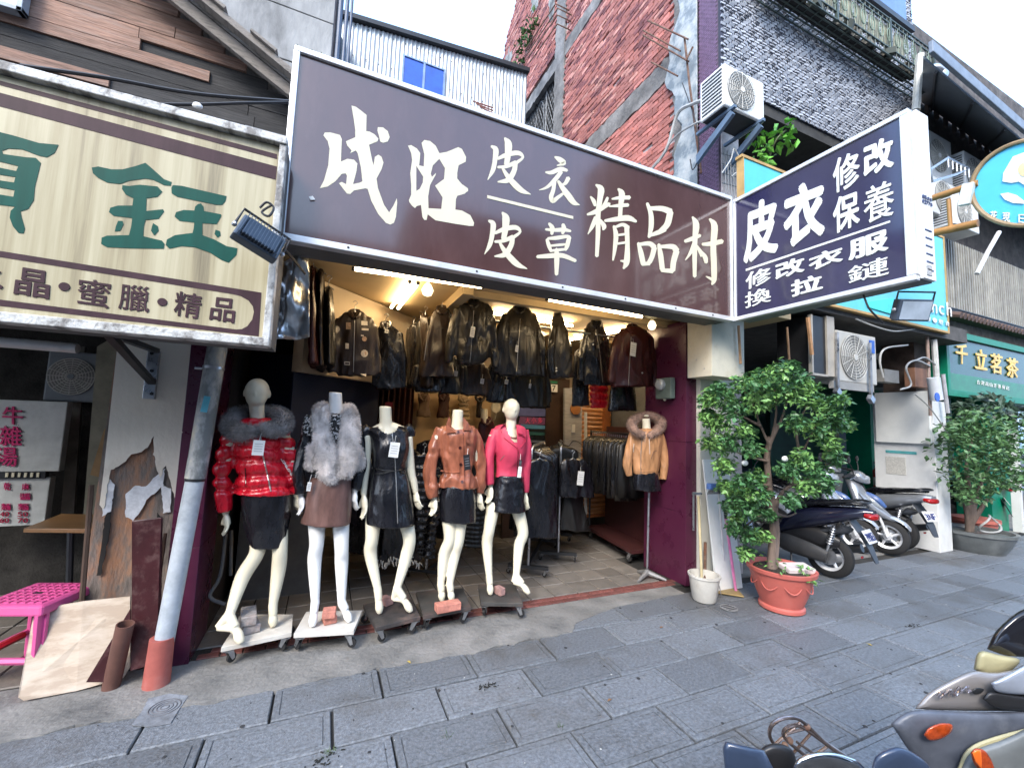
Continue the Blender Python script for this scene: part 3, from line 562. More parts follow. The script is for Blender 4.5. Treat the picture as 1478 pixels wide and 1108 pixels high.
mb = MB(); small_tiles(mb, (XB+.02, YB-.001, ZF0+.02), (1, 0, 0), (0, 0, 1), (0, -1, 0), 45, 82, .1, .046, .074, .028, .012, True, .008)
ob('facade_tiles', mb, mat('woven_facade_tile', (.4, .42, .46), .45, var=.12, scale=20, detail=2, dirt=.3, dscale=.8, dirtc=(.3, .3, .31)), tb, kind='stuff')
mb = MB(); mb.bb(V(XB, YB+.02, ZF0-.15), V(XF1, YB+1.2, ZF0-.004)); ob('soffit', mb, mat('dark_soffit', (.04, .038, .035), .85, var=.3), tb)
mb = MB(); mb.bb(V(XB+.2, 4.35, 3.2), V(XF1, 4.5, ZF0)); ob('recessed_wall', mb, mat('stained_cream_wall', (.32, .31, .27), .8, var=.3, dirt=.5), tb)
mb = MB()
for k in range(8): x = 4.4+.55*k; mb.bb(V(x, 4.3, 4.2), V(x+.04, 4.36, 5.6))
mb.bb(V(4.3, 4.3, 5.55), V(8.5, 4.36, 5.62)); ob('window_frame', mb, mat('grey_frame', (.25, .25, .25), .6), tb)
for k in range(4): mb = MB(); x = 4.46+1.1*k; mb.bb(V(x, 4.33, 4.2), V(x+.46, 4.34, 5.54)); ob('pane', mb, mat('dark_glass', (.02, .025, .03), .05), tb)
# upper window strip over the cage
mb = MB(); mb.bb(V(6.6, 3.36, 8.35), V(8.35, 3.41, 9.6)); ob('upper_window', mb, mat('sky_glass', (.06, .12, .3), .06, spec=.9), tb)
mb = MB(); mb.bb(V(6.5, 3.3, 8.25), V(8.45, 3.4, 8.34)); ob('upper_sill', mb, M_dark, tb)
# iron flower cage hung on the facade
zc = 7.12; yf = PG(1330, 112, zc)[1]; xc0, xc1 = 4.6, 8.45
cg = T('iron_cage', 'rusty iron flower cage full of clutter fixed high on the tiled front', 'balcony cage', (6.5, yf, zc))
M_cage = mat('painted_iron', (.05, .07, .06), .55, var=.4)
mb = MB()
for y in np.linspace(yf, YB-.03, 5): mb.tube([V(xc0, y, zc), V(xc1, y, zc)], .012, 5)
for x in np.arange(xc0, xc1+.01, .16): mb.tube([V(x, yf, zc), V(x, YB-.03, zc)], .009, 4)
ob('floor_grid', mb, M_cage, cg)
mb = MB()
for z in (zc, zc+.12, zc+.52, zc+.6): mb.tube([V(xc0, yf, z), V(xc1, yf, z)], .014, 5); mb.tube([V(xc1, yf, z), V(xc1, YB-.02, z)], .014, 5)
for x in np.arange(xc0, xc1+.01, .11): mb.tube([V(x, yf, zc), V(x, yf, zc+.6)], .007, 4)
for x in (xc0, 5.9, 7.2, xc1): mb.box((x, yf, zc+.3), (.035, .035, .62))
ob('railing', mb, M_cage, cg)
k = 0
for x in np.arange(xc0+.15, xc1-.1, .22):
    mb = MB(); mb.tube([V(x+.06*math.cos(t), yf-.008, zc+.32+.11*math.sin(t)) for t in np.linspace(0, 6.28, 14)], .008, 5)
    mb.tube([V(x, yf-.008, zc+.12), V(x, yf-.008, zc+.52)], .006, 4); ob('scroll', mb, mat('verdigris', (.16, .22, .17), .6), cg)
for i in range(22):
    x = random.uniform(xc0+.1, xc1-.2); w = random.uniform(.12, .3); y = random.uniform(yf+.06, YB-.2)
    mb = MB(); c_ = random.choice([(.03, .03, .03), (.08, .07, .05), (.05, .06, .05), (.2, .19, .16), (.12, .14, .16)])
    mb.lathe((x, y, zc+.014), [(w*.32, 0), (w*.45, w*.5), (w*.42, w*.52), (w*.3, w*.35)], 10) if i % 2 else mb.box((x, y, zc+.06), (w, w*.5, .09), rotz(random.uniform(0, 1)))
    ob('old_pot' if i % 2 else 'old_box', mb, mat('clutter_%d' % (i % 5), c_, .8), cg)
mb = MB(); mb.bb(V(xc0, yf+.05, zc+.008), V(7.9, YB-.12, zc+.02)); ob('base_tray', mb, mat('black_tray', (.02, .02, .02), .9), cg)
mb = MB()
for i in range(9): x = 4.9+.33*i; mb.box((x, yf+.05, zc+.36), (.26, .02, .3), rotx(.1))
ob('netting_panel', mb, mat('cream_net', (.4, .4, .3), .8, var=.3), cg)
# TV aerial bars on the corner column
an = T('aerial', 'rusty aerial with bare horizontal bars on the corner column', 'aerial', (4.0, 3.6, 5))
mb = MB(); c0, c1 = PX(988, 55, 3.95), PX(1012, 250, 3.95); mb.tube([c0, PX(995, 120, 3.95), c1], .014, 6); ob('mast', mb, M_rust, an)
for (a, b, c, d) in ((935, 30, 993, 57), (928, 44, 982, 74), (928, 51, 994, 89), (940, 90, 978, 110), (990, 88, 1000, 68)):
    mb = MB(); mb.tube([PX(a, b, 3.9), PX(c, d, 3.93)], .012, 6); ob('bar', mb, M_rust, an)
def cable(pts, r, m_, label, cat='cable', n=8, grp=None):
    mb = MB(); mb.tube(pts, r, 6, n); return ob('cable' if cat == 'cable' else cat.replace(' ', '_'), mb, m_, None, label, cat, smooth=True, group=grp)
M_gcab = mat('grey_cable', (.4, .4, .38), .6); M_bcab = mat('black_cable', (.015, .015, .018), .5)
cable([PX(940, 245, 3.95), PX(962, 215, 3.95), PX(978, 165, 3.95), PX(1000, 150, 3.9), PX(1025, 142, 3.85)], .022, M_gcab, 'thick grey conduit curving down from the air conditioner over the gable')
cable([PX(950, 235, 3.94), PX(972, 200, 3.94), PX(1005, 178, 3.9), PX(1030, 172, 3.86)], .012, M_gcab, 'thin grey cable sagging beside the conduit below the aerial')
cable([PX(985, 120, 3.93), PX(1005, 180, 3.9), PX(1008, 225, 3.9), PX(1000, 245, 3.93), PX(996, 230, 3.93)], .007, M_bcab, 'thin black cable looping down the corner column from the aerial')
# ================================================================ next building with steel awning, farther right
nx = T('awning_building', 'far right building with dark steel awning and slatted balcony', 'building', (10.5, 4, 0))
mb = MB(); mb.bb(V(8.7, 3.6, 3.4), V(22, 3.8, 9)); ob('wall', mb, mat('brown_grey_wall', (.09, .075, .065), .8, var=.4, dirt=.4, dirtc=(.25, .24, .22)), nx)
a0, a1 = P(1340, 78, 2.5), P(1478, 196, 2.5); zt = (a0[2]+a1[2])/2
a1 = a0+(a1-a0)*3
i0, i1 = P(1330, 148, 3.58), P(1425, 215, 3.58); i1 = i0+(i1-i0)*3.4
mb = MB(); mb.prism([a0+V(0, .05, -.02), a1+V(0, .05, -.02), i1, i0], (0, 0, .04)); ob('awning_sheet', mb, mat('awning_underside', (.1, .12, .14), .5, var=.1), nx)
mb = MB(); mb.prism([a0, a1, a1+V(0, 0, .16), a0+V(0, 0, .16)], (0, -.05, 0)); ob('gutter', mb, mat('gutter_blue_grey', (.2, .24, .3), .5), nx, bev=.01)
for k in range(9):
    t = .04+.12*k; a, b = a0+(a1-a0)*t, i0+(i1-i0)*t; mb = MB(); mb.tube([a+V(0, .06, -.045), b+V(0, 0, -.03)], .02, 4); ob('rafter', mb, M_dark, nx)
for k in range(26):
    t = .01+.038*k; b = i0+(i1-i0)*t; mb = MB(); mb.box(b+V(0, -.04, -.12), (.06, .05, .18)); ob('corrugation', mb, mat('rusty_eave', (.12, .1, .09), .7), nx)
mb = MB(); mb.tube([P(1333, 108, 2.9), P(1350, 98, 2.8), P(1362, 106, 2.75), P(1358, 114, 2.75)], .055, 12, 4); ob('vent_elbow', mb, M_steel, nx, smooth=True)
mb = MB(); mb.tube([P(1328, 80, 2.9), P(1322, 160, 2.9)], .05, 8); ob('downpipe', mb, mat('cream_pipe', (.5, .5, .45), .6), nx, smooth=True)
# slatted balcony
z0, z1 = 3.75, 4.92
for k in range(52):
    x = 8.9+.085*k; mb = MB(); mb.bb(V(x, 3.36, z0), V(x+.035, 3.39, z1)); ob('slat', mb, mat('pale_slat', (.34, .33, .29), .6, rand=.2), nx)
mb = MB(); mb.bb(V(8.8, 3.4, z1-.02), V(14, 3.44, z1+.04)); mb.bb(V(8.8, 3.4, z0-.04), V(14, 3.44, z0+.02)); mb.bb(V(8.8, 3.42, z0), V(14, 3.58, z0+.02)); mb.bb(V(8.8, 3.45, z0), V(14, 3.46, z1)); ob('balcony_frame', mb, M_dark, nx)
mb = MB()
for k in range(40): mb.lathe((8.9+.13*k, 3.1, 3.5), [(.05, 0), (.062, .24)], 8, (0, .9, .25))
ob('roof_tiles', mb, mat('brown_roof_tile', (.12, .075, .06), .7), nx, kind='stuff', smooth=True)
mb = MB()
for k in range(5): mb.tube([V(8.2, 3.2+.02*k, 3.55+.03*k), V(10, 3.2, 3.5+.035*k), V(14, 3.25, 3.6+.02*k)], .015, 5, 4)
ob('cable_bundle', mb, M_bcab, nx)
mb = MB(); mb.tube([P(1410, 395, 3.0), P(1425, 365, 2.95), P(1442, 335, 2.9)], .03, 8); ob('white_pole', mb, M_white, nx, smooth=True)
# ================================================================ green tea shop
ts = T('tea_shop', 'green tea shop front with gilt lettered signboard at the far right', 'shop', (11, 3.5, 0))
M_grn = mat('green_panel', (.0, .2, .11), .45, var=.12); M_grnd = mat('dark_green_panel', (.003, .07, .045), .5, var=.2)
s0, s1, s2, s3 = P(1364, 486, 3.2), P(1490, 512, 3.2), P(1490, 582, 3.2), P(1366, 556, 3.2)
zt, zb = (s0[2]+s1[2])/2, (s2[2]+s3[2])/2; xa, xb = s0[0], 13.2
mb = MB(); mb.bb(V(xa, 3.2, zb), V(xb, 3.35, zt)); sg = ob('signboard', mb, mat('tea_sign_face', (.01, .06, .05), .25), ts)
mb = MB()
for a, b in ((V(xa-.08, 3.16, zb-.1), V(xb, 3.36, zb)), (V(xa-.08, 3.16, zt), V(xb, 3.36, zt+.1)), (V(xa-.08, 3.16, zb), V(xa, 3.36, zt))): mb.bb(a, b)
ob('sign_frame', mb, M_grn, ts, bev=.004)
mb = MB(); mb.bb(V(xa, 3.194, zb), V(xb, 3.199, zb+.26)); ob('sign_band', mb, mat('sign_band_green', (.0, .16, .06), .35), ts)
M_gold = mat('gilt_lettering', (.75, .5, .1), .4)
for ch, x, y in (('千', 1388, 511), ('立', 1416, 519), ('茗', 1438, 525), ('茶', 1461, 531)):
    glyph(ch, [P(x-9, y-16, 3.19), P(x+8, y-13, 3.19), P(x+8, y+16, 3.19), P(x-9, y+13, 3.19)], (0, -1, 0), M_gold, ts, .008, .02)
for k, ch in enumerate('台灣高山茶專賣店'): x = 1410+6*k; glyph(ch, [P(x, 548+k*1.2, 3.188), P(x+4.5, 549+k*1.2, 3.188), P(x+4.5, 555+k*1.2, 3.188), P(x, 554+k*1.2, 3.188)], (0, -1, 0), M_paper, ts, .003, .0)
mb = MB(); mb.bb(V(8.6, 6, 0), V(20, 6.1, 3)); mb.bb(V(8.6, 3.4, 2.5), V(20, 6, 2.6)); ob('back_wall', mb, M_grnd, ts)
mb = MB(); mb.bb(V(10.6, 3.45, 0), V(11.2, 3.9, 2.5)); ob('column', mb, M_grn, ts); mb = MB(); mb.bb(V(9.0, 4.4, 0), V(9.3, 4.8, 2.5)); ob('column', mb, M_grn, ts); mb = MB(); mb.bb(V(11.2, 4.2, 0), V(14, 4.3, 2.5)); ob('side_panel', mb, M_grn, ts)
mb = MB(); mb.bb(V(11.25, 3.3, 0), V(11.32, 3.42, 2.5)); ob('door_post', mb, M_white, ts)
mb = MB(); mb.bb(V(8.7, 3.42, 2.42), V(14, 4.4, 2.5)); ob('soffit', mb, mat('grey_soffit', (.3, .32, .34), .7), ts)
# ================================================================ arcade between, with its pillar
ar = T('arcade', 'dim parking arcade under the tiled building with green door at the back', 'arcade', (6, 5, 0))
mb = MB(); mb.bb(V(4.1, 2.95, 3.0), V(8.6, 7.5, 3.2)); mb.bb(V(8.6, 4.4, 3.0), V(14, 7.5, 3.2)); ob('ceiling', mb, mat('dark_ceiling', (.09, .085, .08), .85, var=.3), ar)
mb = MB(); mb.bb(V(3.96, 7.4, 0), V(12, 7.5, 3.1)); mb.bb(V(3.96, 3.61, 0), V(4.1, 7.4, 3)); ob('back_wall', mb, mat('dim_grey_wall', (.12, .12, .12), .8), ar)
def q4(a, b, Y, th, m_, nm, par): mb = MB(); mb.bb(P(*a, Y), P(*b, Y)+V(0, th, 0)); return ob(nm, mb, m_, par)
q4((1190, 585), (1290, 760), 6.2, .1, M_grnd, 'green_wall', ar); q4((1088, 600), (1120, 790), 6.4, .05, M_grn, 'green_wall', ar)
q4((1212, 592), (1232, 760), 6.1, .05, mat('door_brown', (.05, .02, .015), .5), 'door', ar); q4((1229, 590), (1233, 760), 6.08, .04, M_white, 'door_frame', ar)
q4((1190, 580), (1250, 592), 6.05, .06, mat('dim_blue', (.05, .12, .17), .6), 'door_head', ar)
po = T('yellow_poster', 'yellow green poster with dark lettering behind the potted tree', 'poster', P(1200, 690, 5.9))
mb = MB(); mb.bb(P(1190, 620, 5.9), P(1212, 677, 5.91)); ob('sheet', mb, mat('poster_yellow', (.4, .36, .05), .5), po)
for k, ch in enumerate('回 家'.replace(' ', '')): glyph(ch, [P(1194, 628+24*k, 5.89), P(1209, 629+24*k, 5.89), P(1209, 648+24*k, 5.89), P(1194, 647+24*k, 5.89)], (0, -1, 0), mat('poster_brown', (.12, .06, .02), .6), po, .003)
pr = T('arcade_pillar', 'white painted arcade pillar with teal strip and faded notice', 'pillar', (7.9, 3.3, 0))
A, B_, C_ = P(1262, 566, 3.12), P(1369, 596, 3.1), P(1378, 795, 3.1)
xr = 8.31; xl = 7.95
mb = MB(); mb.bb(V(xl, 3.12, 0), V(xr, 3.85, 2.12)); ob('shaft', mb, M_white, pr, bev=.006)
def sidebox(px0, py0, px1, py1, X, th, m_, nm):      # a plate on the pillar's side face
    a, b = PX(px0, py0, X), PX(px1, py1, X); mb = MB(); mb.bb(V(X, a[1], a[2]), V(X+th, b[1], b[2])); return ob(nm, mb, m_, pr, bev=.002)
sidebox(1262, 567, 1343, 641, 7.9, .05, mat('white_board', (.8, .81, .78), .6, var=.05, dirt=.2, dirtc=(.55, .54, .5)), 'face_board')
sidebox(1278, 649, 1323, 656, 7.944, .005, mat('teal', (.1, .4, .42), .5), 'teal_strip')
sidebox(1278, 658, 1308, 686, 7.945, .004, mat('faded_notice', (.55, .54, .5), .8, var=.2, scale=60), 'notice')
mb = MB(); mb.bb(V(xl, 3.3, 2.12), V(xr, 3.7, 3.0)); ob('upper_shaft', mb, mat('brown_stained', (.12, .08, .06), .8, var=.4), pr)
q4((1276, 532), (1298, 553), 3.2, .12, mat('junction_grey', (.25, .24, .22), .6), 'junction_box', pr); q4((1320, 530), (1343, 560), 3.2, .12, mat('rust_panel', (.3, .15, .09), .7), 'rusty_panel', pr)
for i, L in enumerate((((1275, 545), (1270, 520), (1278, 503), (1310, 498)), ((1300, 562), (1315, 555), (1308, 530), (1322, 520), (1342, 528)), ((1322, 520), (1335, 516), (1350, 526)))):
    cable([P(a, b, 3.0) for a, b in L], .012, M_gcab, ['grey conduit arching left over the stained top of the white pillar', 'white conduit looping beside the rusty panel above the pillar', 'short grey conduit at the right edge above the pillar'][i])
lp = T('pillar_lamp', 'small round white box with blue emblem hanging above the white pillar', 'box', P(1352, 580, 2.95))
mb = MB(); mb.tube([P(1347, 545, 2.95), P(1352, 577, 2.95)], .07, 12); ob('housing', mb, M_white, lp, smooth=True)
mb = MB(); mb.lathe(P(1352, 573, 2.87), [(.06, 0), (.06, .01)], 16, (0, -1, 0)); ob('emblem', mb, mat('emblem_blue', (.02, .12, .6), .4), lp)
for i, (a, b, c, d, r_, col_) in enumerate(((1338, 480, 1343, 600, .02, (.35, .25, .2)), (1348, 490, 1353, 560, .035, (.55, .55, .52)), (1361, 540, 1368, 596, .025, (.4, .4, .42)))):
    mb = MB(); mb.tube([P(a, b, 3.02), P(c, d, 3.02)], r_, 8); ob('pipe', mb, mat(f'pipe_{i}', col_, .5), None, ['thin copper brown pipe above the white pillar', 'thick pale pipe above the white pillar', 'short grey steel post right of the white pillar'][i], 'pipe', smooth=True)
cable([P(1320, 568, 2.95), P(1345, 592, 2.95), P(1378, 640, 2.95)], .008, M_gcab, 'thin white wire slanting down across the white pillar')
# arcade wires and hangers
cable([P(1070, 560, 3.6), P(1110, 530, 3.6), P(1170, 520, 3.6), P(1230, 530, 3.7)], .018, M_bcab, 'thick black cable along the dim arcade ceiling')
cable([P(1235, 460, 2.95), P(1260, 470, 2.95), P(1290, 478, 2.95), P(1320, 475, 2.95)], .01, M_gcab, 'white wire sagging below the turquoise signboard')
for i, (a, b, c, d) in enumerate(((1066, 470, 1069, 525), (1136, 472, 1140, 530), (1166, 458, 1172, 512))):
    mb = MB(); mb.tube([P(a, b, 2.95), P(c, d, 2.95)], (.014, .012, .022)[i], 6); ob('hanger_rod', mb, mat('copper_rod', (.45, .25, .13), .5, var=.3), None, ['orange rod hanging beside the white metal box', 'thin orange rod hanging over the potted tree', 'thick copper and white rod hanging left of the arcade air conditioner'][i], 'rod')
# ================================================================ the big brown signboard
def sign_mat(name, c, rough=.16, streak=.3):
    m = mat(name, c, rough=rough, var=.15, scale=2.2, stretch=(1.2, 1, .5), spec=.5, coat=.6, cior=1.7, rvar=.06, dirt=streak, dscale=2.4, dirtc=tuple(min(1, x*1.5+.03) for x in c), bump=.1, bscale=2); return m
M_sb = sign_mat('brown_sign_face', (.075, .034, .03)); M_sb2 = sign_mat('navy_brown_sign_face', (.022, .02, .065))
Y0 = 2.8; xa, xb, zt, zb = -.33, 3.485, 3.865, 2.635
ms = T('shop_sign', 'long brown signboard with cream brush characters above the leather shop', 'sign', (1.58, 2.8, 2.63))
mb = MB(); mb.bb(V(xa+.02, Y0, zb+.03), V(xb-.01, Y0+.02, zt-.03)); ob('face', mb, M_sb, ms)
mb = MB(); mb.bb(V(xa, Y0+.021, zb+.004), V(xb, Y0+.28, zt-.004)); ob('casing', mb, mat('grey_casing', (.13, .13, .13), .6, dirt=.3), ms)
for nm, a, b in (('frame_top', V(xa-.01, Y0-.02, zt-.03), V(xb, Y0+.06, zt+.006)), ('frame_bottom', V(xa-.01, Y0-.03, zb-.01), V(xb, Y0+.04, zb+.032)), ('frame_side', V(xa-.014, Y0-.02, zb+.032), V(xa+.022, Y0+.04, zt-.03)), ('frame_side', V(xb-.02, Y0-.02, zb+.032), V(xb+.004, Y0+.04, zt-.03))):
    mb = MB(); mb.bb(a, b); ob(nm, mb, M_alu, ms, bev=.004)
mb = MB()
for x in (.05, .9, 1.6, 2.2, 2.75, 3.2): mb.lathe((x, Y0-.031, zb+.012), [(.008, 0), (.006, .004)], 8, (0, -1, 0))
ob('screw', mb, M_dark, ms, kind='stuff')
mb = MB()
for i in range(26):
    x = random.uniform(xa, 1.2); h = random.uniform(.01, .035); mb.tube([V(x, Y0+.01, zt+.004), V(x+random.uniform(-.02, .02), Y0+.0, zt+h)], [.006, .002], 4)
ob('moss', mb, mat('moss', (.04, .07, .025), .9), ms, kind='stuff')
A5 = lambda x, y: P(450+x/3.694, 120+y/3.694, Y0)
A6 = lambda x, y: P(680+x/3.889, 180+y/3.889, Y0)
N_ = (0, -1, 0)
cheng = [(212,122),(235,128),(262,148),(292,172),(290,258),(308,260),(335,275),(355,298),(350,312),(305,330),(312,365),(322,415),(330,440),(336,395),(355,383),(372,395),(382,425),(372,460),(345,510),(352,560),(385,650),(412,690),(435,655),(453,615),(455,640),(448,715),(438,745),(418,755),(395,745),(355,700),(318,630),(298,565),(285,562),(225,573),(205,592),(188,590),(172,570),(145,535),(160,528),(183,540),(188,495),(180,482),(160,485),(125,525),(85,552),(43,562),(65,520),(88,440),(95,350),(85,310),(62,280),(70,265),(100,265),(150,278),(160,300),(155,420),(190,405),(225,410),(243,430),(238,470),(220,540),(255,532),(270,525),(262,450),(245,375),(235,360),(205,375),(212,360),(190,335),(182,312),(232,290),(232,250),(225,200)]
outline([[A5(*p) for p in cheng], [A5(*p) for p in [(352,237),(380,238),(405,258),(415,290),(405,312),(380,320),(365,312),(358,280),(350,255)]]], N_, M_cream, ms)
wang = [(513,335),(530,332),(560,350),(578,375),(575,415),(572,440),(597,445),(600,380),(585,320),(600,305),(630,310),(660,335),(680,375),(720,368),(780,343),(800,352),(822,395),(820,420),(782,440),(775,480),(775,510),(800,540),(832,562),(833,575),(815,590),(775,602),(768,620),(765,675),(800,680),(845,705),(865,745),(862,762),(840,762),(760,750),(660,732),(618,700),(612,730),(600,730),(590,715),(582,650),(560,656),(550,667),(535,655),(520,635),(518,625),(530,595),(530,540),(525,480),(535,410),(530,375)]
h1 = [(557,442),(575,470),(594,500),(592,530),(575,565),(557,576)]
h2 = [(680,405),(645,440),(634,485),(640,502),(662,480),(660,490),(630,545),(620,605),(622,668),(690,672),(697,610),(657,548),(705,512),(710,455)]
outline([[A5(*p) for p in L] for L in (wang, h1, h2)], N_, M_cream, ms)
pi1 = [[(113,122,12),(138,142,30),(132,210,26),(120,260,24),(93,310,4)], [(188,76,10),(208,108,40),(206,170,34),(198,225,28)], [(150,192,16),(200,170,26),(262,160,26),(290,184,14),(258,212,18),(238,222,10)], [(150,240,14),(195,236,20),(250,214,26)], [(248,212,26),(240,262,28),(206,312,30),(150,322,8)], [(172,238,10),(200,285,24),(245,338,34),(285,372,28),(333,392,4)]]
yi = [[(470,182,10),(498,198,30),(522,218,22),(482,230,6)], [(418,268,10),(450,270,22),(500,250,24),(538,258,16)], [(505,265,22),(470,310,24),(425,352,16),(382,368,4)], [(468,318,20),(460,370,22),(448,405,24),(458,430,24),(485,410,20),(515,388,14)], [(545,300,24),(530,328,20),(510,340,12)], [(488,318,14),(512,355,26),(545,400,34),(575,438,28),(608,452,4)]]
strokes(pi1, A6, N_, M_cream, ms); strokes(yi, A6, N_, M_cream, ms)
pi2 = [[(x-14+(y-122)*-.02, y+417, w) for x, y, w in s] for s in pi1]; strokes(pi2, A6, N_, M_cream, ms)
cao = [[(418,588,12),(470,592,20),(520,590,22),(558,598,12)], [(437,555,14),(455,580,26),(452,615,16)], [(515,560,18),(520,585,26),(512,612,14)], [(425,645,16),(436,680,22),(448,712,14)], [(430,640,14),(480,636,22),(540,628,18),(555,640,16)], [(548,640,22),(538,680,24),(528,705,14)], [(446,680,12),(490,676,14),(530,672,12)], [(450,708,14),(490,704,16),(528,700,14)], [(370,742,18),(430,738,26),(510,735,26),(585,765,18)], [(478,700,22),(480,760,28),(478,842,18)]]
strokes(cao, A6, N_, M_cream, ms)
jing = [[(700,338,10),(728,362,36),(722,420,30),(712,500,28),(712,600,26),(705,738,20)], [(670,405,10),(688,430,22),(695,455,14)], [(765,410,14),(755,435,18),(738,458,12)], [(652,505,12),(700,488,26),(775,445,20)], [(700,520,22),(680,570,22),(655,615,4)], [(722,535,14),(745,570,26),(740,590,12)], [(790,418,10),(830,412,20),(888,410,24)], [(775,460,8),(830,455,20),(880,452,20)], [(750,540,14),(810,532,26),(880,525,32),(925,545,14)], [(825,362,12),(845,390,34),(838,460,24),(835,530,22)], [(800,570,14),(812,620,26),(805,700,20),(795,762,8)], [(810,575,14),(850,562,20),(880,580,24)], [(872,575,26),(876,680,24),(872,770,32),(855,808,10)], [(872,770,24),(838,765,8)], [(815,622,12),(868,615,14)], [(815,670,12),(868,662,14)]]
strokes(jing, A6, N_, M_cream, ms)
pin = [[(988,442,16),(1008,500,26),(1010,570,28),(998,632,16)], [(998,470,20),(1070,472,30),(1120,490,36)], [(1118,490,34),(1100,560,34),(1060,600,26)], [(1005,622,16),(1050,605,26),(1090,590,20)], [(938,665,16),(952,720,28),(965,780,28)], [(945,672,18),(1000,668,26),(1028,690,30)], [(1028,690,28),(1015,740,26),(1000,772,26)], [(958,785,16),(1000,778,24)], [(1052,672,16),(1062,730,28),(1072,812,28)], [(1060,685,18),(1130,686,30),(1152,710,34)], [(1152,710,32),(1135,770,30),(1130,820,28)], [(1068,818,20),(1130,822,26)]]
strokes(pin, A6, N_, M_cream, ms)
cun = [[(1242,518,10),(1262,560,36),(1256,640,28),(1254,740,26),(1254,852,20)], [(1200,655,18),(1240,640,24),(1285,622,18)], [(1252,665,22),(1230,720,18),(1202,760,5)], [(1265,680,12),(1288,718,22),(1290,740,10)], [(1298,672,16),(1350,668,26),(1408,655,26)], [(1338,530,12),(1365,570,36),(1358,680,32),(1362,790,32),(1362,870,28),(1350,898,8)], [(1355,870,20),(1318,852,6)], [(1290,712,12),(1312,745,26),(1318,775,18)]]
strokes(cun, A6, N_, M_cream, ms)
mb = MB(); L = [A6(90, 397), A6(572, 515), A6(572, 531), A6(90, 414)]; mb.prism([p+V(0, -.004, 0) for p in L], (0, .003, 0)); ob('dividing_line', mb, M_cream, ms)
mb = MB(); c = P(446, 284, 2.79); mb.prism([c, c+V(.02, 0, .01), c+V(.035, 0, -.01), c+V(.01, 0, -.02)], (0, -.002, 0)); ob('chip', mb, M_paper, ms)
# ================================================================ the projecting sign at right angles
X0 = 3.5; ya, yb = 1.42, 2.775; z0, z1 = 2.635, 3.83
ps = T('projecting_sign', 'dark projecting sign with white lettering standing out from the facade', 'sign', (3.6, 2.1, 2.63))
mb = MB(); mb.bb(V(X0, ya+.03, z0+.03), V(X0+.02, yb-.02, z1-.03)); ob('face', mb, M_sb2, ps)
mb = MB(); mb.bb(V(X0+.021, ya+.004, z0+.004), V(X0+.2, yb, z1-.004)); ob('casing', mb, mat('sign_casing', (.2, .21, .22), .6), ps)
for nm, a, b in (('frame_top', V(X0-.014, ya, z1-.03), V(X0+.04, yb, z1+.004)), ('frame_bottom', V(X0-.014, ya, z0-.006), V(X0+.04, yb, z0+.03)), ('frame_side', V(X0-.014, ya-.004, z0+.03), V(X0+.04, ya+.05, z1-.03)), ('frame_side', V(X0-.014, yb-.02, z0+.03), V(X0+.04, yb, z1-.03))):
    mb = MB(); mb.bb(a, b); ob(nm, mb, M_alu, ps, bev=.004)
mb = MB(); mb.bb(V(X0+.045, ya-.02, z0+.01), V(X0+.2, ya+.003, z1)); ob('end_panel', mb, mat('white_acrylic', (.82, .83, .84), .3, var=.04), ps, bev=.003)
for k in range(6): mb = MB(); z = 2.98-.055*k; mb.bb(V(X0+.08, ya-.024, z), V(X0+.165, ya-.021, z+.008)); ob('printed_line', mb, M_ink((.08, .1, .2), 'navy_print'), ps)
for r_, s in enumerate(('成旺皮衣', '02778')):
    for k, ch in enumerate(s): x = X0+.06+.13/len(s)*k; z = 3.2-.035*r_; glyph(ch, [V(x, ya-.021, z+.025), V(x+.11/len(s), ya-.021, z+.025), V(x+.11/len(s), ya-.021, z), V(x, ya-.021, z)], N_, M_ink((.08, .1, .2), 'navy_print'), ps, .002)
mb = MB(); mb.bb(V(X0+.075, ya-.024, 2.67), V(X0+.14, ya-.0205, 2.74)); ob('small_label', mb, mat('grey_label', (.4, .4, .4), .6, scale=150, var=.5), ps)
A4 = lambda x, y: PX(1060+x/3.692, 150+y/3.692, X0)
M_wl = mat('white_lettering', (.78, .8, .76), .4, var=.03)
for ch, q, o_ in (('皮', ((55,545),(232,478),(235,788),(50,860)), .035), ('衣', ((262,465),(482,375),(484,705),(266,780)), .04), ('修', ((525,300),(668,240),(668,432),(530,482)), .016), ('改', ((688,225),(848,160),(852,335),(690,400)), .035),
                 ('保', ((525,508),(665,455),(670,640),(530,700)), .022), ('養', ((690,455),(850,395),(852,590),(693,648)), .006), ('修', ((62,902),(198,862),(198,945),(62,995)), .016), ('改', ((218,855),(375,805),(377,892),(220,942)), .03),
                 ('衣', ((395,815),(580,750),(582,838),(400,895)), .03), ('服', ((606,735),(822,662),(824,778),(610,838)), .03), ('換', ((58,1008),(196,968),(197,1052),(58,1092)), .012), ('拉', ((302,945),(470,900),(473,988),(304,1032)), .03), ('鏈', ((606,875),(823,803),(825,908),(609,960)), .008)):
    glyph(ch, [A4(*p) for p in q], (-1, 0, 0), M_wl, ps, .005, o_)
mb = MB(); L = [A4(62, 880), A4(830, 622), A4(832, 632), A4(62, 891)]; mb.prism([p+V(-.004, 0, 0) for p in L], (.003, 0, 0)); ob('dividing_line', mb, M_wl, ps)
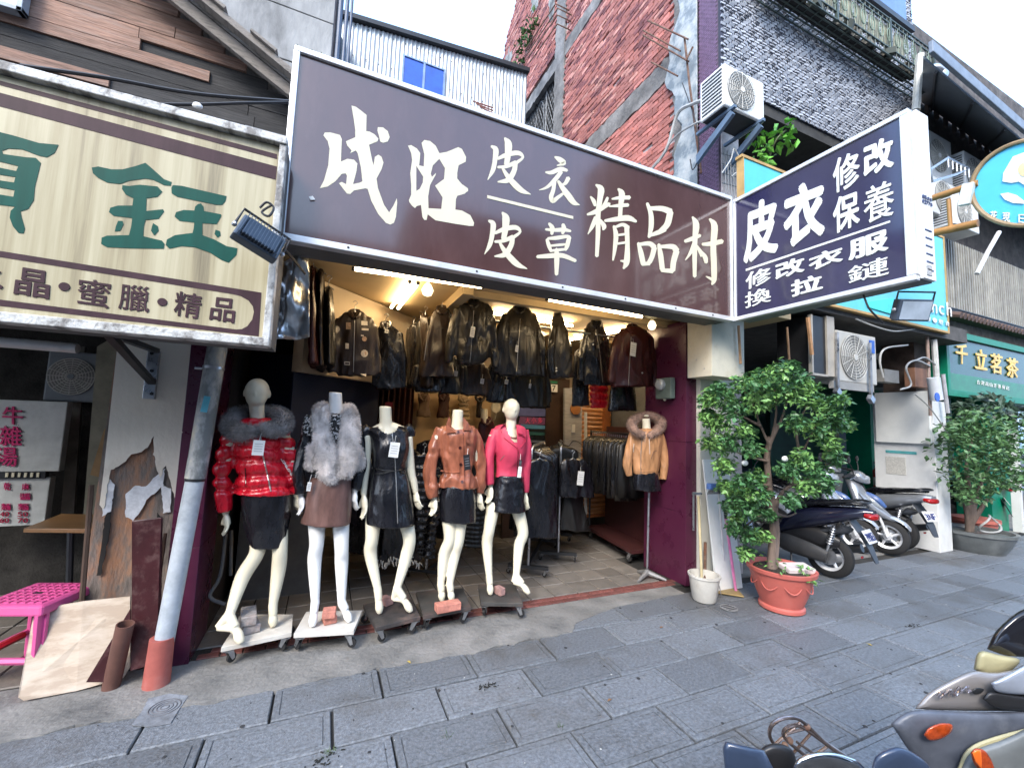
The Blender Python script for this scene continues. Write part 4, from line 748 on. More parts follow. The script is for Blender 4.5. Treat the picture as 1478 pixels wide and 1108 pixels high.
# ================================================================ the cream signboard of the left shop
Y1 = 2.6; ls = T('jewellery_sign', 'stained cream signboard with large green characters on the left', 'sign', (-1.6, 2.6, 1.98))
xa, xb, zt, zb = -3.4, -.31, 3.115, 1.965
M_cs = blotch('stained_cream_sign', (.16, .135, .09), (.38, .33, .21), (.5, .455, .31), 2.2, (5, 1, .16), rough=.35, bump=.02, spec=.3, p=(.3, .44, .6))
mb = MB(); mb.bb(V(xa, Y1, zb+.03), V(xb-.03, Y1+.02, zt-.03)); ob('face', mb, M_cs, ls)
mb = MB(); mb.bb(V(xa, Y1+.021, zb), V(xb-.002, Y1+.3, zt-.002)); ob('casing', mb, mat('old_casing', (.1, .1, .1), .7), ls)
M_fr = blotch('corroded_white_frame', (.2, .19, .18), (.5, .5, .48), (.62, .62, .6), 4, (2.5, 1, 2), rough=.6, bump=.3)
for nm, a, b in (('frame_top', V(xa, Y1-.04, zt-.025), V(xb, Y1+.08, zt+.02)), ('frame_bottom', V(xa, Y1-.04, zb-.015), V(xb, Y1+.06, zb+.03)), ('frame_side', V(xb-.035, Y1-.03, zb+.03), V(xb+.0, Y1+.06, zt-.025))):
    mb = MB(); mb.bb(a, b); ob(nm, mb, M_fr, ls, bev=.005)
A1 = lambda x, y: P(x/2.916, y/2.916, Y1); A7 = lambda x, y: P(x/3.165, 150+y/3.165, Y1)
M_pb = mat('faded_purple_print', (.05, .025, .032), .5, spec=.2, var=.25, scale=3, stretch=(4, 1, .5)); M_gl = mat('green_lettering', (.0, .065, .048), .5, spec=.2, var=.18, scale=3, stretch=(5, 1, .4))
def strip(L, fn, Y, m_, nm='printed_band', z=.0018): mb = MB(); mb.prism([fn(*p)+V(0, -z, 0) for p in L], (0, z-.0008, 0)); ob(nm, mb, m_, ls)
strip([(-700, 155), (1166, 650), (1166, 670), (-700, 172)], A1, Y1, M_pb); strip([(-700, 205), (1166, 702), (1160, 757), (-700, 262)], A1, Y1, M_pb)
inset = [(-700, 588)]+[(1060, 868), (1100, 878), (1135, 898), (1155, 925), (1160, 950), (1152, 985), (1130, 1015), (1105, 1028), (1080, 1030)]+[(-700, 805)]
band = [(-700, 560), (1195, 862), (1182, 1062), (-700, 840)]
outline([[A7(*p) for p in band], [A7(*p) for p in inset]], N_, M_pb, ls, .0015, 'printed_band')
jin = [[(420,292),(450,287),(510,300),(560,300),(620,285),(665,270),(700,300),(750,345),(785,358),(780,375),(750,372),(700,348),(665,342),(590,352),(552,366),(540,366),(490,360),(450,340),(425,318)],
       [(560,372),(590,376),(640,370),(720,378),(742,402),(720,425),(670,432),(668,490),(745,482),(750,492),(725,525),(680,530),(666,530),(658,560),(655,605),(740,625),(752,640),(748,662),(600,660),(490,655),(463,640),(465,612),(490,602),(590,600),(600,560),(605,522),(520,512),(498,495),(505,475),(540,465),(605,465),(610,432),(575,415),(558,390)],
       [(540,535),(560,535),(565,550),(550,580),(525,583),(530,560)], [(700,545),(722,560),(725,580),(705,602),(690,580),(695,560)]]
yu = [[(790,372),(830,375),(1035,422),(1030,445),(1015,462),(990,462),(810,425),(785,410),(783,385)], [(905,458),(918,455),(930,470),(932,490),(1010,505),(1012,512),(990,550),(925,545),(925,600),(980,620),(1035,650),(1085,660),(1080,690),(1045,725),(1015,715),(960,680),(890,655),(830,650),(775,662),(757,645),(763,620),(800,600),(880,590),(885,570),(888,542),(820,535),(798,515),(805,495),(840,485),(888,488),(892,470)], [(985,575),(1005,582),(1008,600),(995,612),(980,595)]]
ye = [[(-160,95),(0,130),(60,145),(180,180),(268,188),(250,225),(215,245),(180,238),(100,208),(40,205),(10,215),(15,230),(120,245),(165,248),(187,270),(180,300),(160,380),(155,440),(130,480),(95,492),(100,520),(115,570),(108,592),(85,590),(60,560),(45,520),(50,490),(70,470),(0,462),(-160,430),(-160,200)],
      [(-60,250),(85,285),(75,308),(-60,280)], [(-60,315),(72,335),(65,360),(-60,342)], [(-60,372),(68,395),(62,425),(-60,405)]]
outline([[A7(*p) for p in L] for L in jin+yu], N_, M_gl, ls); outline([[A7(*p) for p in L] for L in ye], N_, M_gl, ls)
for ch, q, o_ in (('水', ((-125,715),(22,740),(14,862),(-132,838)), .02), ('晶', ((80,742),(236,768),(226,895),(62,868)), .02), ('蜜', ((363,793),(513,815),(498,937),(350,913)), .012), ('臘', ((552,818),(688,838),(681,955),(540,937)), .008), ('精', ((803,853),(928,872),(912,985),(792,965)), .014), ('品', ((970,880),(1082,893),(1071,1004),(955,985)), .02)):
    glyph(ch, [A7(*p) for p in q], N_, M_pb, ls, .0015, o_)
for x, y in ((295, 835), (742, 905)): mb = MB(); mb.lathe(A7(x, y), [(.02, 0), (.02, .004)], 16, N_); ob('dot', mb, M_pb, ls)
# bracket from the pillar, cables above
br = T('sign_bracket', 'grey steel angle bracket bolted on the plaster pillar under the cream sign', 'bracket', P(222, 570, 3.55))
mb = MB(); mb.bb(P(213, 505, 3.56), P(225, 576, 3.595)); ob('wall_plate', mb, M_steel, br, bev=.003)
mb = MB(); a, b = P(219, 555, 3.54), V(P(219, 555, 3.54)[0], 2.85, 1.97); mb.prism([a-V(.02, 0, 0), b-V(.02, 0, 0), b+V(.02, 0, 0), a+V(.02, 0, 0)], (0, .01, .03)); ob('strut', mb, M_dark, br)
mb = MB(); mb.box((a[0], 3.2, 1.985), (.04, .7, .03)); ob('arm', mb, M_dark, br)
mb = MB()
for y in (510, 535, 568): mb.lathe(P(219, y, 3.558), [(.011, 0), (.009, .01)], 8, N_)
ob('bolt', mb, M_dark, br, kind='stuff')
cable([P(30, 95, 3.3), P(150, 112, 3.3), P(280, 135, 3.3), P(420, 147, 3.3)], .012, M_bcab, 'upper black cable stretched above the cream signboard')
cable([P(200, 150, 3.25), P(280, 151, 3.25), P(350, 149, 3.25), P(420, 148, 3.3)], .01, M_bcab, 'lower black cable above the cream signboard with a taped knot')
mb = MB(); mb.ell(P(285, 153, 3.24), .03, .02, .022, 8, 6); ob('tape_knot', mb, M_paper, None, 'white tape knot on the lower black cable', 'tape')
# ================================================================ floodlights
def floodlight(loc, R, label, par=None):
    t = T('floodlight', label, 'floodlight', loc)
    def tr(mb): mb.v = [tuple(V(*loc)+R@V(*v)*.82) for v in mb.v]; return mb
    m_ = mat('blue_grey_enamel', (.06, .08, .11), .4, .2, var=.15)
    mb = MB(); mb.box((0, 0, 0), (.26, .07, .18)); mb.box((0, -.045, 0), (.2, .03, .14)); ob('housing', tr(mb), m_, t, bev=.008)
    for k in range(13): mb = MB(); mb.box((-.11+.0183*k, -.052, 0), (.004, .035, .165)); ob('cooling_fin', tr(mb), m_, t)
    mb = MB(); mb.box((0, .037, 0), (.23, .006, .15)); ob('glass', tr(mb), mat('lamp_glass', (.35, .42, .5), .1, spec=.8), t)
    mb = MB(); mb.tube([V(-.145, 0, 0), V(-.145, .0, .15), V(.145, .0, .15), V(.145, 0, 0)], .009, 6); ob('yoke', tr(mb), M_dark, t)
    mb = MB(); mb.ell((.145, 0, 0), .015, .018, .018, 8, 6); mb.ell((-.145, 0, 0), .015, .018, .018, 8, 6); ob('knob', tr(mb), M_steel, t, kind='stuff'); return t
floodlight(P(374, 346, 2.42), rotz(.35)@roty(.38)@rotx(-.35), 'dark finned floodlight hanging at the right edge of the cream sign')
cable([P(375, 300, 2.5), P(385, 292, 2.5), P(395, 300, 2.5), P(388, 312, 2.48), P(378, 306, 2.5), P(392, 296, 2.5)], .006, M_bcab, 'tangle of black wire on top of the left floodlight', n=5)
cable([P(398, 350, 2.5), P(415, 365, 2.6), P(432, 385, 2.85), P(440, 395, 3.1)], .008, M_bcab, 'black wire running from the left floodlight under the brown sign')
fl_loc = V(3.66, 1.52, 2.47)
floodlight(fl_loc, rotz(2.67)@rotx(-.35), 'black floodlight tilted down under the projecting sign')
cable([V(3.55, 1.75, 2.62), V(3.52, 1.7, 2.5), V(3.6, 1.66, 2.4)], .007, M_bcab, 'short black wire feeding the floodlight under the projecting sign')
# ================================================================ turquoise signboard behind, oval sign, hanging plant
bs = T('turquoise_sign', 'turquoise signboard with white lettering behind the projecting sign', 'sign', (6, 2.9, 3.2))
tl_, tr_, br_, bl_ = P(1070, 214, 2.9), P(1345, 347, 2.9), P(1384, 489, 2.9), P(1225, 436, 2.9)
zt, zb = (tl_[2]+tr_[2])/2, (br_[2]+bl_[2])/2; xa, xb = P(1073, 240, 2.9)[0], (tr_[0]+br_[0])/2
M_tq = mat('turquoise_face', (.1, .52, .62), .35, var=.06, dirt=.15, dirtc=(.2, .4, .4))
mb = MB(); mb.bb(V(xa, 2.9, zb), V(xb, 2.95, zt)); ob('face', mb, M_tq, bs)
mb = MB()
for a, b in ((V(xa-.03, 2.89, zb-.03), V(xb+.03, 2.97, zb)), (V(xa-.03, 2.89, zt), V(xb+.03, 2.97, zt+.03)), (V(xa-.012, 2.89, zb), V(xa, 2.97, zt)), (V(xb, 2.89, zb), V(xb+.03, 2.97, zt))): mb.bb(a, b)
ob('frame', mb, mat('orange_wood_frame', (.45, .28, .1), .6), bs)
for ch, x in (('n', 1345), ('c', 1355), ('h', 1366)): glyph(ch, [P(x, 438+(x-1345)*.2-(6 if ch == 'h' else 0), 2.89), P(x+7, 440+(x-1345)*.2-(6 if ch == 'h' else 0), 2.89), P(x+7, 453+(x-1345)*.2, 2.89), P(x, 451+(x-1345)*.2, 2.89)], N_, M_paper, bs, .006, .0)
for k, ch in enumerate('咖啡・輕食'): x = 1328+9*k; glyph(ch, [P(x, 453+k*2.4, 2.89), P(x+6, 455+k*2.4, 2.89), P(x+6, 462+k*2.4, 2.89), P(x, 460+k*2.4, 2.89)], N_, M_paper, bs, .004, 0)
mb = MB(); mb.prism([P(1252, 436, 2.89), P(1290, 430, 2.89), P(1289, 454, 2.89), P(1252, 443, 2.89)], (0, -.004, 0)); ob('bright_patch', mb, mat('aqua_print', (.05, .65, .6), .4), bs)
mb = MB()
for k in range(30): mb.box((4.2+.14*k, 3.45, 3.1), (.05, .6, .06))
ob('corrugated_canopy', mb, mat('dark_canopy', (.06, .06, .06), .7), bs)
ov = T('oval_sign', 'round turquoise sign with white flower egg shape on orange brackets', 'sign', (5.8, 1.8, 3.9))
ctr = PX(1478+10, 268, 6.0); n_ = V(-1, 0, 0)
def OV(px, py, dx=0): p = PX(px, py, 6.0-dx); return p
el = []
rx_, ry_ = 88, 60
for t in np.linspace(0, 2*math.pi, 40, endpoint=False): el.append((1490+rx_*math.cos(t), 263+rx_*.0+62*math.sin(t)-.12*rx_*math.cos(t)))
mb = MB(); mb.prism([OV(*p) for p in el], (.1, 0, 0)); ob('disc', mb, mat('oval_turquoise', (.08, .48, .68), .35, var=.05), ov, smooth=True)
mb = MB(); mb.tube([OV(*p, .01) for p in el]+[OV(*el[0], .01)], .022, 8); ob('rim', mb, mat('golden_rim', (.3, .2, .1), .5), ov, smooth=True)
M_egg = mat('egg_white', (.85, .87, .84), .4, var=.02)
mb = MB(); mb.prism([OV(*p, .012) for p in ((1447, 262), (1448, 250), (1455, 238), (1462, 226), (1478, 220), (1495, 218), (1495, 268), (1480, 268), (1470, 262), (1460, 264))], (.009, 0, 0)); ob('egg_white', mb, M_egg, ov)
mb = MB(); mb.prism([OV(1478+9*math.cos(t), 245+10*math.sin(t), .016) for t in np.linspace(0, 6.28, 18)[:-1]], (.004, 0, 0)); ob('egg_yolk', mb, mat('pale_yolk', (.7, .55, .3), .5), ov)
mb = MB(); mb.prism([OV(*p, .012) for p in ((1444, 280), (1455, 278), (1468, 282), (1478, 290), (1478, 294), (1462, 293), (1450, 288))], (.009, 0, 0)); ob('leaf_shape', mb, M_egg, ov)
for ch, x in (('花', 1430), ('現', 1448), ('日', 1471)): glyph(ch, [OV(x, 305-(x-1430)*-.12), OV(x+10, 305+(x-1430)*.12), OV(x+10, 319+(x-1430)*.12), OV(x, 317+(x-1430)*.12)], (-1, 0, 0), M_egg, ov, .012, .01)
M_or = mat('orange_pipe', (.4, .19, .05), .5, var=.25, dirt=.3)
for a, b, r_ in (((1340, 288), (1412, 264), .034), ((1340, 338), (1412, 322), .04), ((1369, 288), (1372, 330), .02)):
    mb = MB(); mb.tube([OV(*a), OV(*b)], r_, 10); ob('bracket_pipe', mb, M_or, ov, smooth=True)
mb = MB(); mb.box(OV(1398, 282)-V(.04, 0, 0), (.06, .09, .22), rotx(.2)); ob('junction_box', mb, mat('grey_white_box', (.6, .6, .57), .5), ov, bev=.005)
# ================================================================ air conditioners
def aircon(o, ux, uy, w, h, d, label, grp=None, round_=True, cat='air conditioner', badge=None, white=(.74, .75, .74)):
    """o: lower left front corner; ux: unit along the width; uy: unit into the depth"""
    o = V(*o); ux = nrm(ux); uy = nrm(uy); uz = V(0, 0, 1); t = T('air_conditioner', label, cat, o, grp)
    Q = lambda a, b, c: o+ux*a+uy*b+uz*c
    R = np.stack([ux, uy, uz], 1); M_c = mat('aircon_white_%d' % int(white[0]*100), white, .45, var=.04, dirt=.2, dscale=4, dirtc=(.4, .38, .33))
    mb = MB(); mb.box(Q(w/2, d/2+.002, h/2), (w, d, h), R); ob('casing', mb, M_c, t, bev=.015)
    c = Q(w*.4, -.004, h*.5); rr = min(h*.44, w*.36)
    mb = MB(); mb.lathe(c+uy*.004, [(rr, 0), (rr, .006)], 28, -uy); ob('fan_opening', mb, mat('grille_shade', (.22, .22, .21), .7) if round_ else M_blk, t)
    mb = MB()
    for k in range(1, 9):
        r_ = rr*k/8; mb.tube([c-uy*.012+(ux*math.cos(a)+uz*math.sin(a))*r_ for a in np.linspace(0, 2*math.pi, 29)], .0035, 4)
    for k in range(16): a = k*math.pi/8; mb.tube([c-uy*.014+(ux*math.cos(a)+uz*math.sin(a))*rr*.1, c-uy*.014+(ux*math.cos(a)+uz*math.sin(a))*rr], .003, 4)
    ob('fan_grille', mb, mat('grille_wire', (.5, .5, .47), .5), t)
    mb = MB(); mb.lathe(c-uy*.01, [(rr*.15, 0), (rr*.14, .012)], 14, -uy); ob('hub', mb, M_c, t)
    n = max(5, int(h/.045))
    for k in range(n): mb = MB(); mb.box(Q(-.004, d*.5, h*(.1+.8*k/(n-1))), (.006, d*.8, .014), R); ob('louvre', mb, M_blk, t)
    if badge: mb = MB(); mb.box(Q(w*.87, -.006, h*.78), (w*.13, .006, h*.26), R); ob('badge', mb, badge, t)
    return t
a_, b_, c2, d_ = P(1048, 90, 2.95), P(1103, 125, 2.95), P(1103, 175, 2.95), P(1030, 155, 2.95)
x0, x1 = P(1046, 150, 2.95)[0], b_[0]; z0, z1 = 5.0, 5.47
aircon((x0, 2.95, z0), (1, 0, 0), (0, 1, 0), x1-x0, z1-z0, .32, 'white outdoor air conditioner on a blue bracket high on the corner of the tiled front')
bk_ = T('aircon_bracket', 'blue grey steel bracket under the white corner air conditioner', 'bracket', (3.9, 3.3, 4.7))
for x in (x0+.08, x1-.1):
    mb = MB(); mb.prism([V(x, 3.4, 4.62), V(x, 3.4, 4.72), V(x, 2.95, 4.96), V(x, 2.92, 4.9)], (.04, 0, 0)); mb.bb(V(x-.002, 2.9, 4.962), V(x+.038, 3.4, 4.992)); ob('arm', mb, mat('blue_bracket', (.1, .15, .22), .5), bk_)
mb = MB(); mb.bb(V(x0+.02, 2.98, 4.993), V(x1-.04, 3.25, 4.998)); ob('tray', mb, M_dark, bk_)
M_lf2 = mat('bright_leaf', (.15, .42, .05), .4, var=.35, scale=20, spec=.5)
def leaves(cs, n, rad, ls_, m_, name, par, seed=1, droop=.3, flat=.6, kind='stuff'):
    g = np.random.default_rng(seed); vs = []; fs = []
    for c, r in zip(cs, rad):
        for _ in range(n):
            d = g.normal(size=3); d /= np.linalg.norm(d); p = np.array(c)+d*r*g.uniform(.35, 1.05)**.6*np.array([1, 1, .85])
            a = g.uniform(0, 6.28); el = g.normal()*.5-droop; dr = V(math.cos(a)*math.cos(el), math.sin(a)*math.cos(el), math.sin(el)); up_ = nrm(V(g.normal()*flat, g.normal()*flat, 1)); sd = nrm(np.cross(dr, up_)); nn = np.cross(sd, dr)
            L = ls_*g.uniform(.6, 1.25); w = L*.3; o = len(vs)
            vs += [p, p+dr*L*.45+sd*w+nn*w*.25, p+dr*L, p+dr*L*.45-sd*w+nn*w*.25, p+dr*L*.5-nn*w*.1]; fs += [(o, o+1, o+4), (o+1, o+2, o+4), (o+2, o+3, o+4), (o+3, o, o+4)]
    me = bpy.data.meshes.new(name); me.from_pydata([tuple(v) for v in vs], [], fs); me.update(); return ob(name, me, m_, par, kind=kind)
hp = T('sprouting_shrub', 'bright green leafy sprig growing out beside the corner air conditioner', 'shrub', PD(1108, 225, 5.0))
leaves([PD(x, y, 4.9) for x, y in ((1098, 195), (1118, 187), (1133, 182), (1125, 200), (1140, 205), (1105, 208), (1110, 225), (1088, 200), (1100, 226))], 9, [.09]*9, .12, M_lf2, 'foliage', hp, 4, droop=.5)
mb = MB(); mb.tube([PD(1112, 245, 5), PD(1112, 222, 4.95), PD(1122, 200, 4.9), PD(1135, 188, 4.9)], .01, 5, 3); mb.tube([PD(1112, 225, 5), PD(1100, 205, 4.9)], .008, 5); ob('stem', mb, mat('green_stem', (.08, .1, .04), .6), hp)
ww = T('wall_weeds', 'small green weeds sprouting from the mossy left edge of the brick gable', 'weeds', (4.0, 11.2, 10.5))
leaves([PX(x, y, 3.98) for x, y in ((765, 40), (758, 62), (752, 80), (748, 100), (762, 55), (770, 30), (742, 118), (735, 135))], 26, [.22]*8, .14, mat('weed_leaf', (.05, .12, .03), .6, var=.4, scale=20), 'foliage', ww, 44)
# bars and mesh by the turquoise sign's left end
mb = MB()
for k in range(5): mb.tube([P(1046+4*k, 215+3*k, 3.3), P(1048+4*k, 285, 3.3)], .008, 4)
for k in range(4): mb.tube([P(1042, 222+14*k, 3.3), P(1072, 230+14*k, 3.3)], .007, 4)
ob('window_grille', mb, mat('grey_iron', (.2, .21, .22), .6), None, 'small grey iron grille left of the turquoise sign end', 'grille')
cable([P(1042, 250, 3.1), P(1055, 230, 3.1), P(1060, 215, 3.1), P(1070, 240, 3.1), P(1056, 255, 3.1)], .007, M_gcab, 'white wires tangled in front of the small iron grille')
# far right white units seen past the projecting sign
def ac_far(px, py, Y, w, h, label, d=.3): p = P(px, py, Y); return aircon(p, (1, 0, 0), (0, 1, 0), w, h, d, label, 'air conditioners stacked on the awning building')
ac_far(1342, 250, 3.2, .75, .75, 'upper white air conditioner just right of the projecting sign')
ac_far(1346, 305, 3.1, .9, .6, 'lower white air conditioner behind the orange bracket pipes')
ac_far(1395, 275, 3.1, .8, .7, 'middle white air conditioner with dark louvres behind the oval sign')
ac_far(1378, 322, 2.95, .8, .5, 'lowest white air conditioner half hidden behind the oval sign')
mb = MB()
L = [P(1342, 245, 2.7), P(1368, 228, 2.7), P(1398, 243, 2.7), P(1380, 252, 2.7), P(1345, 262, 2.7)]
mb.tube(L+[L[0]], .018, 6)
for k in range(6): t = k/5; mb.tube([L[1]*(1-t)+L[2]*t, L[1]*(1-t)+L[2]*t-V(0, 0, .14)], .01, 4)
ob('support_frame', mb, M_steel, None, 'galvanised steel support frame between the far white air conditioners', 'frame')
# under the canopy: unit with blue label and steel hangers
p = P(1210, 552, 3.0); aircon((P(1210, 552, 3.0)[0], 3.0, 2.22), (1, 0, 0), (0, 1, 0), .82, .62, .3, 'grey white air conditioner with blue label hung under the dark canopy', badge=mat('blue_label', (.01, .08, .4), .4), white=(.45, .44, .4))
p = P(1172, 552, 3.0); fbx = T('metal_hood', 'open dark metal hood hung left of the arcade air conditioner', 'metal box', p)
mb = MB(); x0 = P(1172, 520, 3.0)[0]; x1 = P(1192, 520, 3.0)[0]; x2 = P(1203, 520, 3.0)[0]
mb.bb(V(x0, 3.0, 2.28), V(x1, 3.4, 2.95)); ob('opening', mb, M_blk, fbx)
mb = MB(); mb.bb(V(x1+.003, 2.98, 2.26), V(x2, 3.4, 2.97)); mb.bb(V(x0-.02, 2.98, 2.25), V(x1, 3.4, 2.275)); mb.bb(V(x0-.03, 2.98, 2.275), V(x0-.003, 3.02, 2.95)); ob('flange', mb, mat('beige_metal', (.4, .37, .32), .5, dirt=.3), fbx)
for (a, b, c, d, i) in ((1208, 480, 1209, 562, 0), (1255, 495, 1257, 572, 1)):
    mb = MB(); mb.tube([P(a, b, 2.96), P(c, d, 2.96)], .022, 6); mb.box(P(c, d+4, 2.95), (.09, .05, .07), roty(.7)); ob('steel_hanger', mb, M_steel, None, ['perforated steel hanger left of the unit with blue label', 'steel hanger right of the unit with blue label'][i], 'hanger rod')
mb = MB(); mb.bb(V(P(1203, 560, 3)[0], 3.0, 2.13), V(P(1262, 575, 3)[0], 3.05, 2.22)); ob('shelf_beam', mb, mat('grey_beam', (.28, .28, .27), .6), None, 'grey steel beam carrying the arcade air conditioner', 'beam')
# ================================================================ lights of the leather shop
M_tube = mat('fluorescent_tube', (1, .95, .85), .4, var=0, em=(1, .74, .42), es=11)
M_bulb = mat('warm_bulb', (1, .9, .7), .3, var=0, em=(1, .75, .45), es=25)
M_tube2 = mat('bright_fluorescent_tube', (1, .95, .85), .4, var=0, em=(1, .76, .45), es=34)
def tube_light(a, b, label, double=False, M_tube=M_tube):
    a, b = V(*a), V(*b); t = T('fluorescent_lamp', label, 'lamp', (a+b)/2, 'fluorescent lamps on the shop ceiling')
    d = nrm(b-a); s = nrm(np.cross(d, V(0, 0, 1)))
    mb = MB(); o_ = V(0, 0, .045)
    q = [a-s*.03+o_, a+s*.03+o_, b+s*.03+o_, b-s*.03+o_]; mb.prism(q, (0, 0, .04)); ob('batten', mb, M_white, t)
    for k in ((-.035, .035) if double else (0,)):
        mb = MB(); mb.tube([a+s*k, b+s*k], .015, 10); ob('tube', mb, M_tube, t, smooth=True)
        mb = MB(); mb.tube([a+s*k-d*.02, a+s*k], .017, 8); mb.tube([b+s*k, b+s*k+d*.02], .017, 8); ob('holder', mb, M_dark, t, kind='stuff')
    return t
Z = 2.74
tube_light(PG(512, 388, 2.68)*1, PG(695, 414, 2.68), 'long fluorescent tube under the front ceiling edge on the left')
tube_light(PG(791, 432, 2.68), PG(926, 457, 2.68), 'long fluorescent tube under the front ceiling edge on the right')
tube_light(PG(597, 408, Z), PG(570, 444, Z), 'double fluorescent lamp pointing into the shop above the patched jacket', True)
tube_light(PG(712, 452, Z), PG(826, 470, Z), 'fluorescent tube behind the grey jackets farther inside', False, M_tube2)
tube_light(PG(822, 490, Z), PG(905, 476, Z), 'short fluorescent tube deep inside above the black biker jacket', False, M_tube2)
M_bulb2 = mat('faint_bulb', (.9, .85, .7), .3, var=0, em=(1, .8, .5), es=1.2)
def bulb(px, py, z, label, r=.05, M_bulb=M_bulb2):
    c = PG(px, py, z); t = T('light_bulb', label, 'bulb', c, 'bulbs in the shop')
    mb = MB(); mb.lathe(c, [(.014, r*1.2), (.03, r*.9), (r, 0), (r*.7, -r*.8), (.005, -r*1.05)], 16); ob('glass', mb, M_bulb, t, smooth=True)
    mb = MB(); mb.lathe(c, [(.016, r*1.15), (.018, r*1.9)], 12); mb.lathe(c, [(.05, r*1.9), (.09, r*2.5)], 16); ob('fitting', mb, M_cream, t, smooth=True)
bulb(617, 419, 2.66, 'round bulb hanging from a cream fitting near the left tube', .05); bulb(941, 470, 2.66, 'round bulb beside the purple pillar top', .045)
bulb(782, 490, 2.6, 'small glowing bulb deep in the shop left of the slim black coat', .03, M_bulb)
# ================================================================ surfaces to fasten things to
from mathutils.bvhtree import BVHTree
def skin_of(o):
    me = o.data; og = ORG[o.name]; return BVHTree.FromPolygons([tuple(V(*v.co)+og) for v in me.vertices], [tuple(p.vertices) for p in me.polygons])
def on(bvh, px, py, off=.003, Y=None):
    d = nrm(_ray(px, py)); h = bvh.ray_cast(Vector(CAM), Vector(d)); 
    if h[0] is None: return P(px, py, Y) if Y else None
    return V(*h[0])-d*off
def line_on(bvh, pts, r, Y, n=6, off=.002):
    q = []
    for (a, b), (c, d) in zip(pts[:-1], pts[1:]):
        for k in range(n): t = k/n; q.append(on(bvh, a+(c-a)*t, b+(d-b)*t, off, Y))
    q.append(on(bvh, *pts[-1], off, Y)); q = [p for p in q if p is not None]; m_ = MB(); m_.tube(q, r, 5); return m_
def decal(bvh, poly, Y, th=.003, off=.004):
    c = [on(bvh, a, b, off, Y) for a, b in poly]; c = [p for p in c if p is not None]
    if len(c) < 3: return None
    ctr = sum(c)/len(c); n = nrm(CAM-ctr); mb = MB(); mb.prism(c, n*th); return mb
def disc(bvh, x, y, r, Y, n=12): return decal(bvh, [(x+r*math.cos(t), y+r*math.sin(t)) for t in np.linspace(0, 2*math.pi, n, endpoint=False)], Y)
def tag_card(par, x, y, w, h, Y, m_=None, tilt=.1):
    c = P(x, y, Y); s = np.linalg.norm(P(x+1, y, Y)-P(x, y, Y)); mb = MB(); mb.box(c, (w*s, .003, h*s), roty(tilt)); o = ob('price_tag', mb, m_ or M_paper, par)
    mb = MB(); mb.tube([c+V(0, 0, h*s/2), c+V(.01, .02, h*s/2+.05)], .0015, 4); ob('string', mb, M_paper, par)
    mb = MB()
    for k in range(4): mb.box(c+roty(tilt)@V(0, -.0025, h*s*(.25-.16*k)), (w*s*.7, .001, .003), roty(tilt))
    ob('print', mb, mat('grey_print', (.25, .25, .27), .6), par, kind='stuff'); return o
def prune(me, poly, Ymax, og=V(0, 0, 0)):
    """cut an opening into the front of a garment: polygon given on the photo plane, only faces before Ymax"""
    bm = bmesh.new(); bm.from_mesh(me); dl = []
    P_ = poly; 
    for v in bm.verts:
        c = V(*v.co)+og
        if c[1] > Ymax: continue
        x, y = proj(c); ins = False; j = len(P_)-1
        for i in range(len(P_)):
            if (P_[i][1] > y) != (P_[j][1] > y) and x < (P_[j][0]-P_[i][0])*(y-P_[i][1])/(P_[j][1]-P_[i][1])+P_[i][0]: ins = not ins
            j = i
        if ins: dl.append(v)
    bmesh.ops.delete(bm, geom=dl, context='VERTS'); bm.to_mesh(me); bm.free()
def ring_rows(mb, rows, Y, dr=.5, dmin=.06, n=28, sq=1.0):
    R = []
    for r in rows:
        y, xl, xr = r[:3]; dy = r[3] if len(r) > 3 else 0; a, b = P(xl, y, Y+dy), P(xr, y, Y+dy); c = (a+b)/2; hw = (b[0]-a[0])/2; hd = max(dmin, hw*dr) if len(r) < 5 else r[4]
        z = (a[2]+b[2])/2; tz = (b[2]-a[2])/2
        R.append([V(c[0]+hw*np.sign(math.cos(t))*abs(math.cos(t))**sq, c[1]+hd*np.sign(math.sin(t))*abs(math.sin(t))**sq, z+tz*math.cos(t)) for t in np.linspace(0, 2*math.pi, n, endpoint=False)])
    # resample smoothly between rows
    out = []
    m = len(R)
    for k in range(n): out.append(catmull([r[k] for r in R], 4))
    rr = [[out[k][i] for k in range(n)] for i in range(len(out[0]))]; mb.rings(rr)
def T_px(pts, Y): return [P(p[0], p[1], Y+(p[2] if len(p) > 2 else 0)) for p in pts]
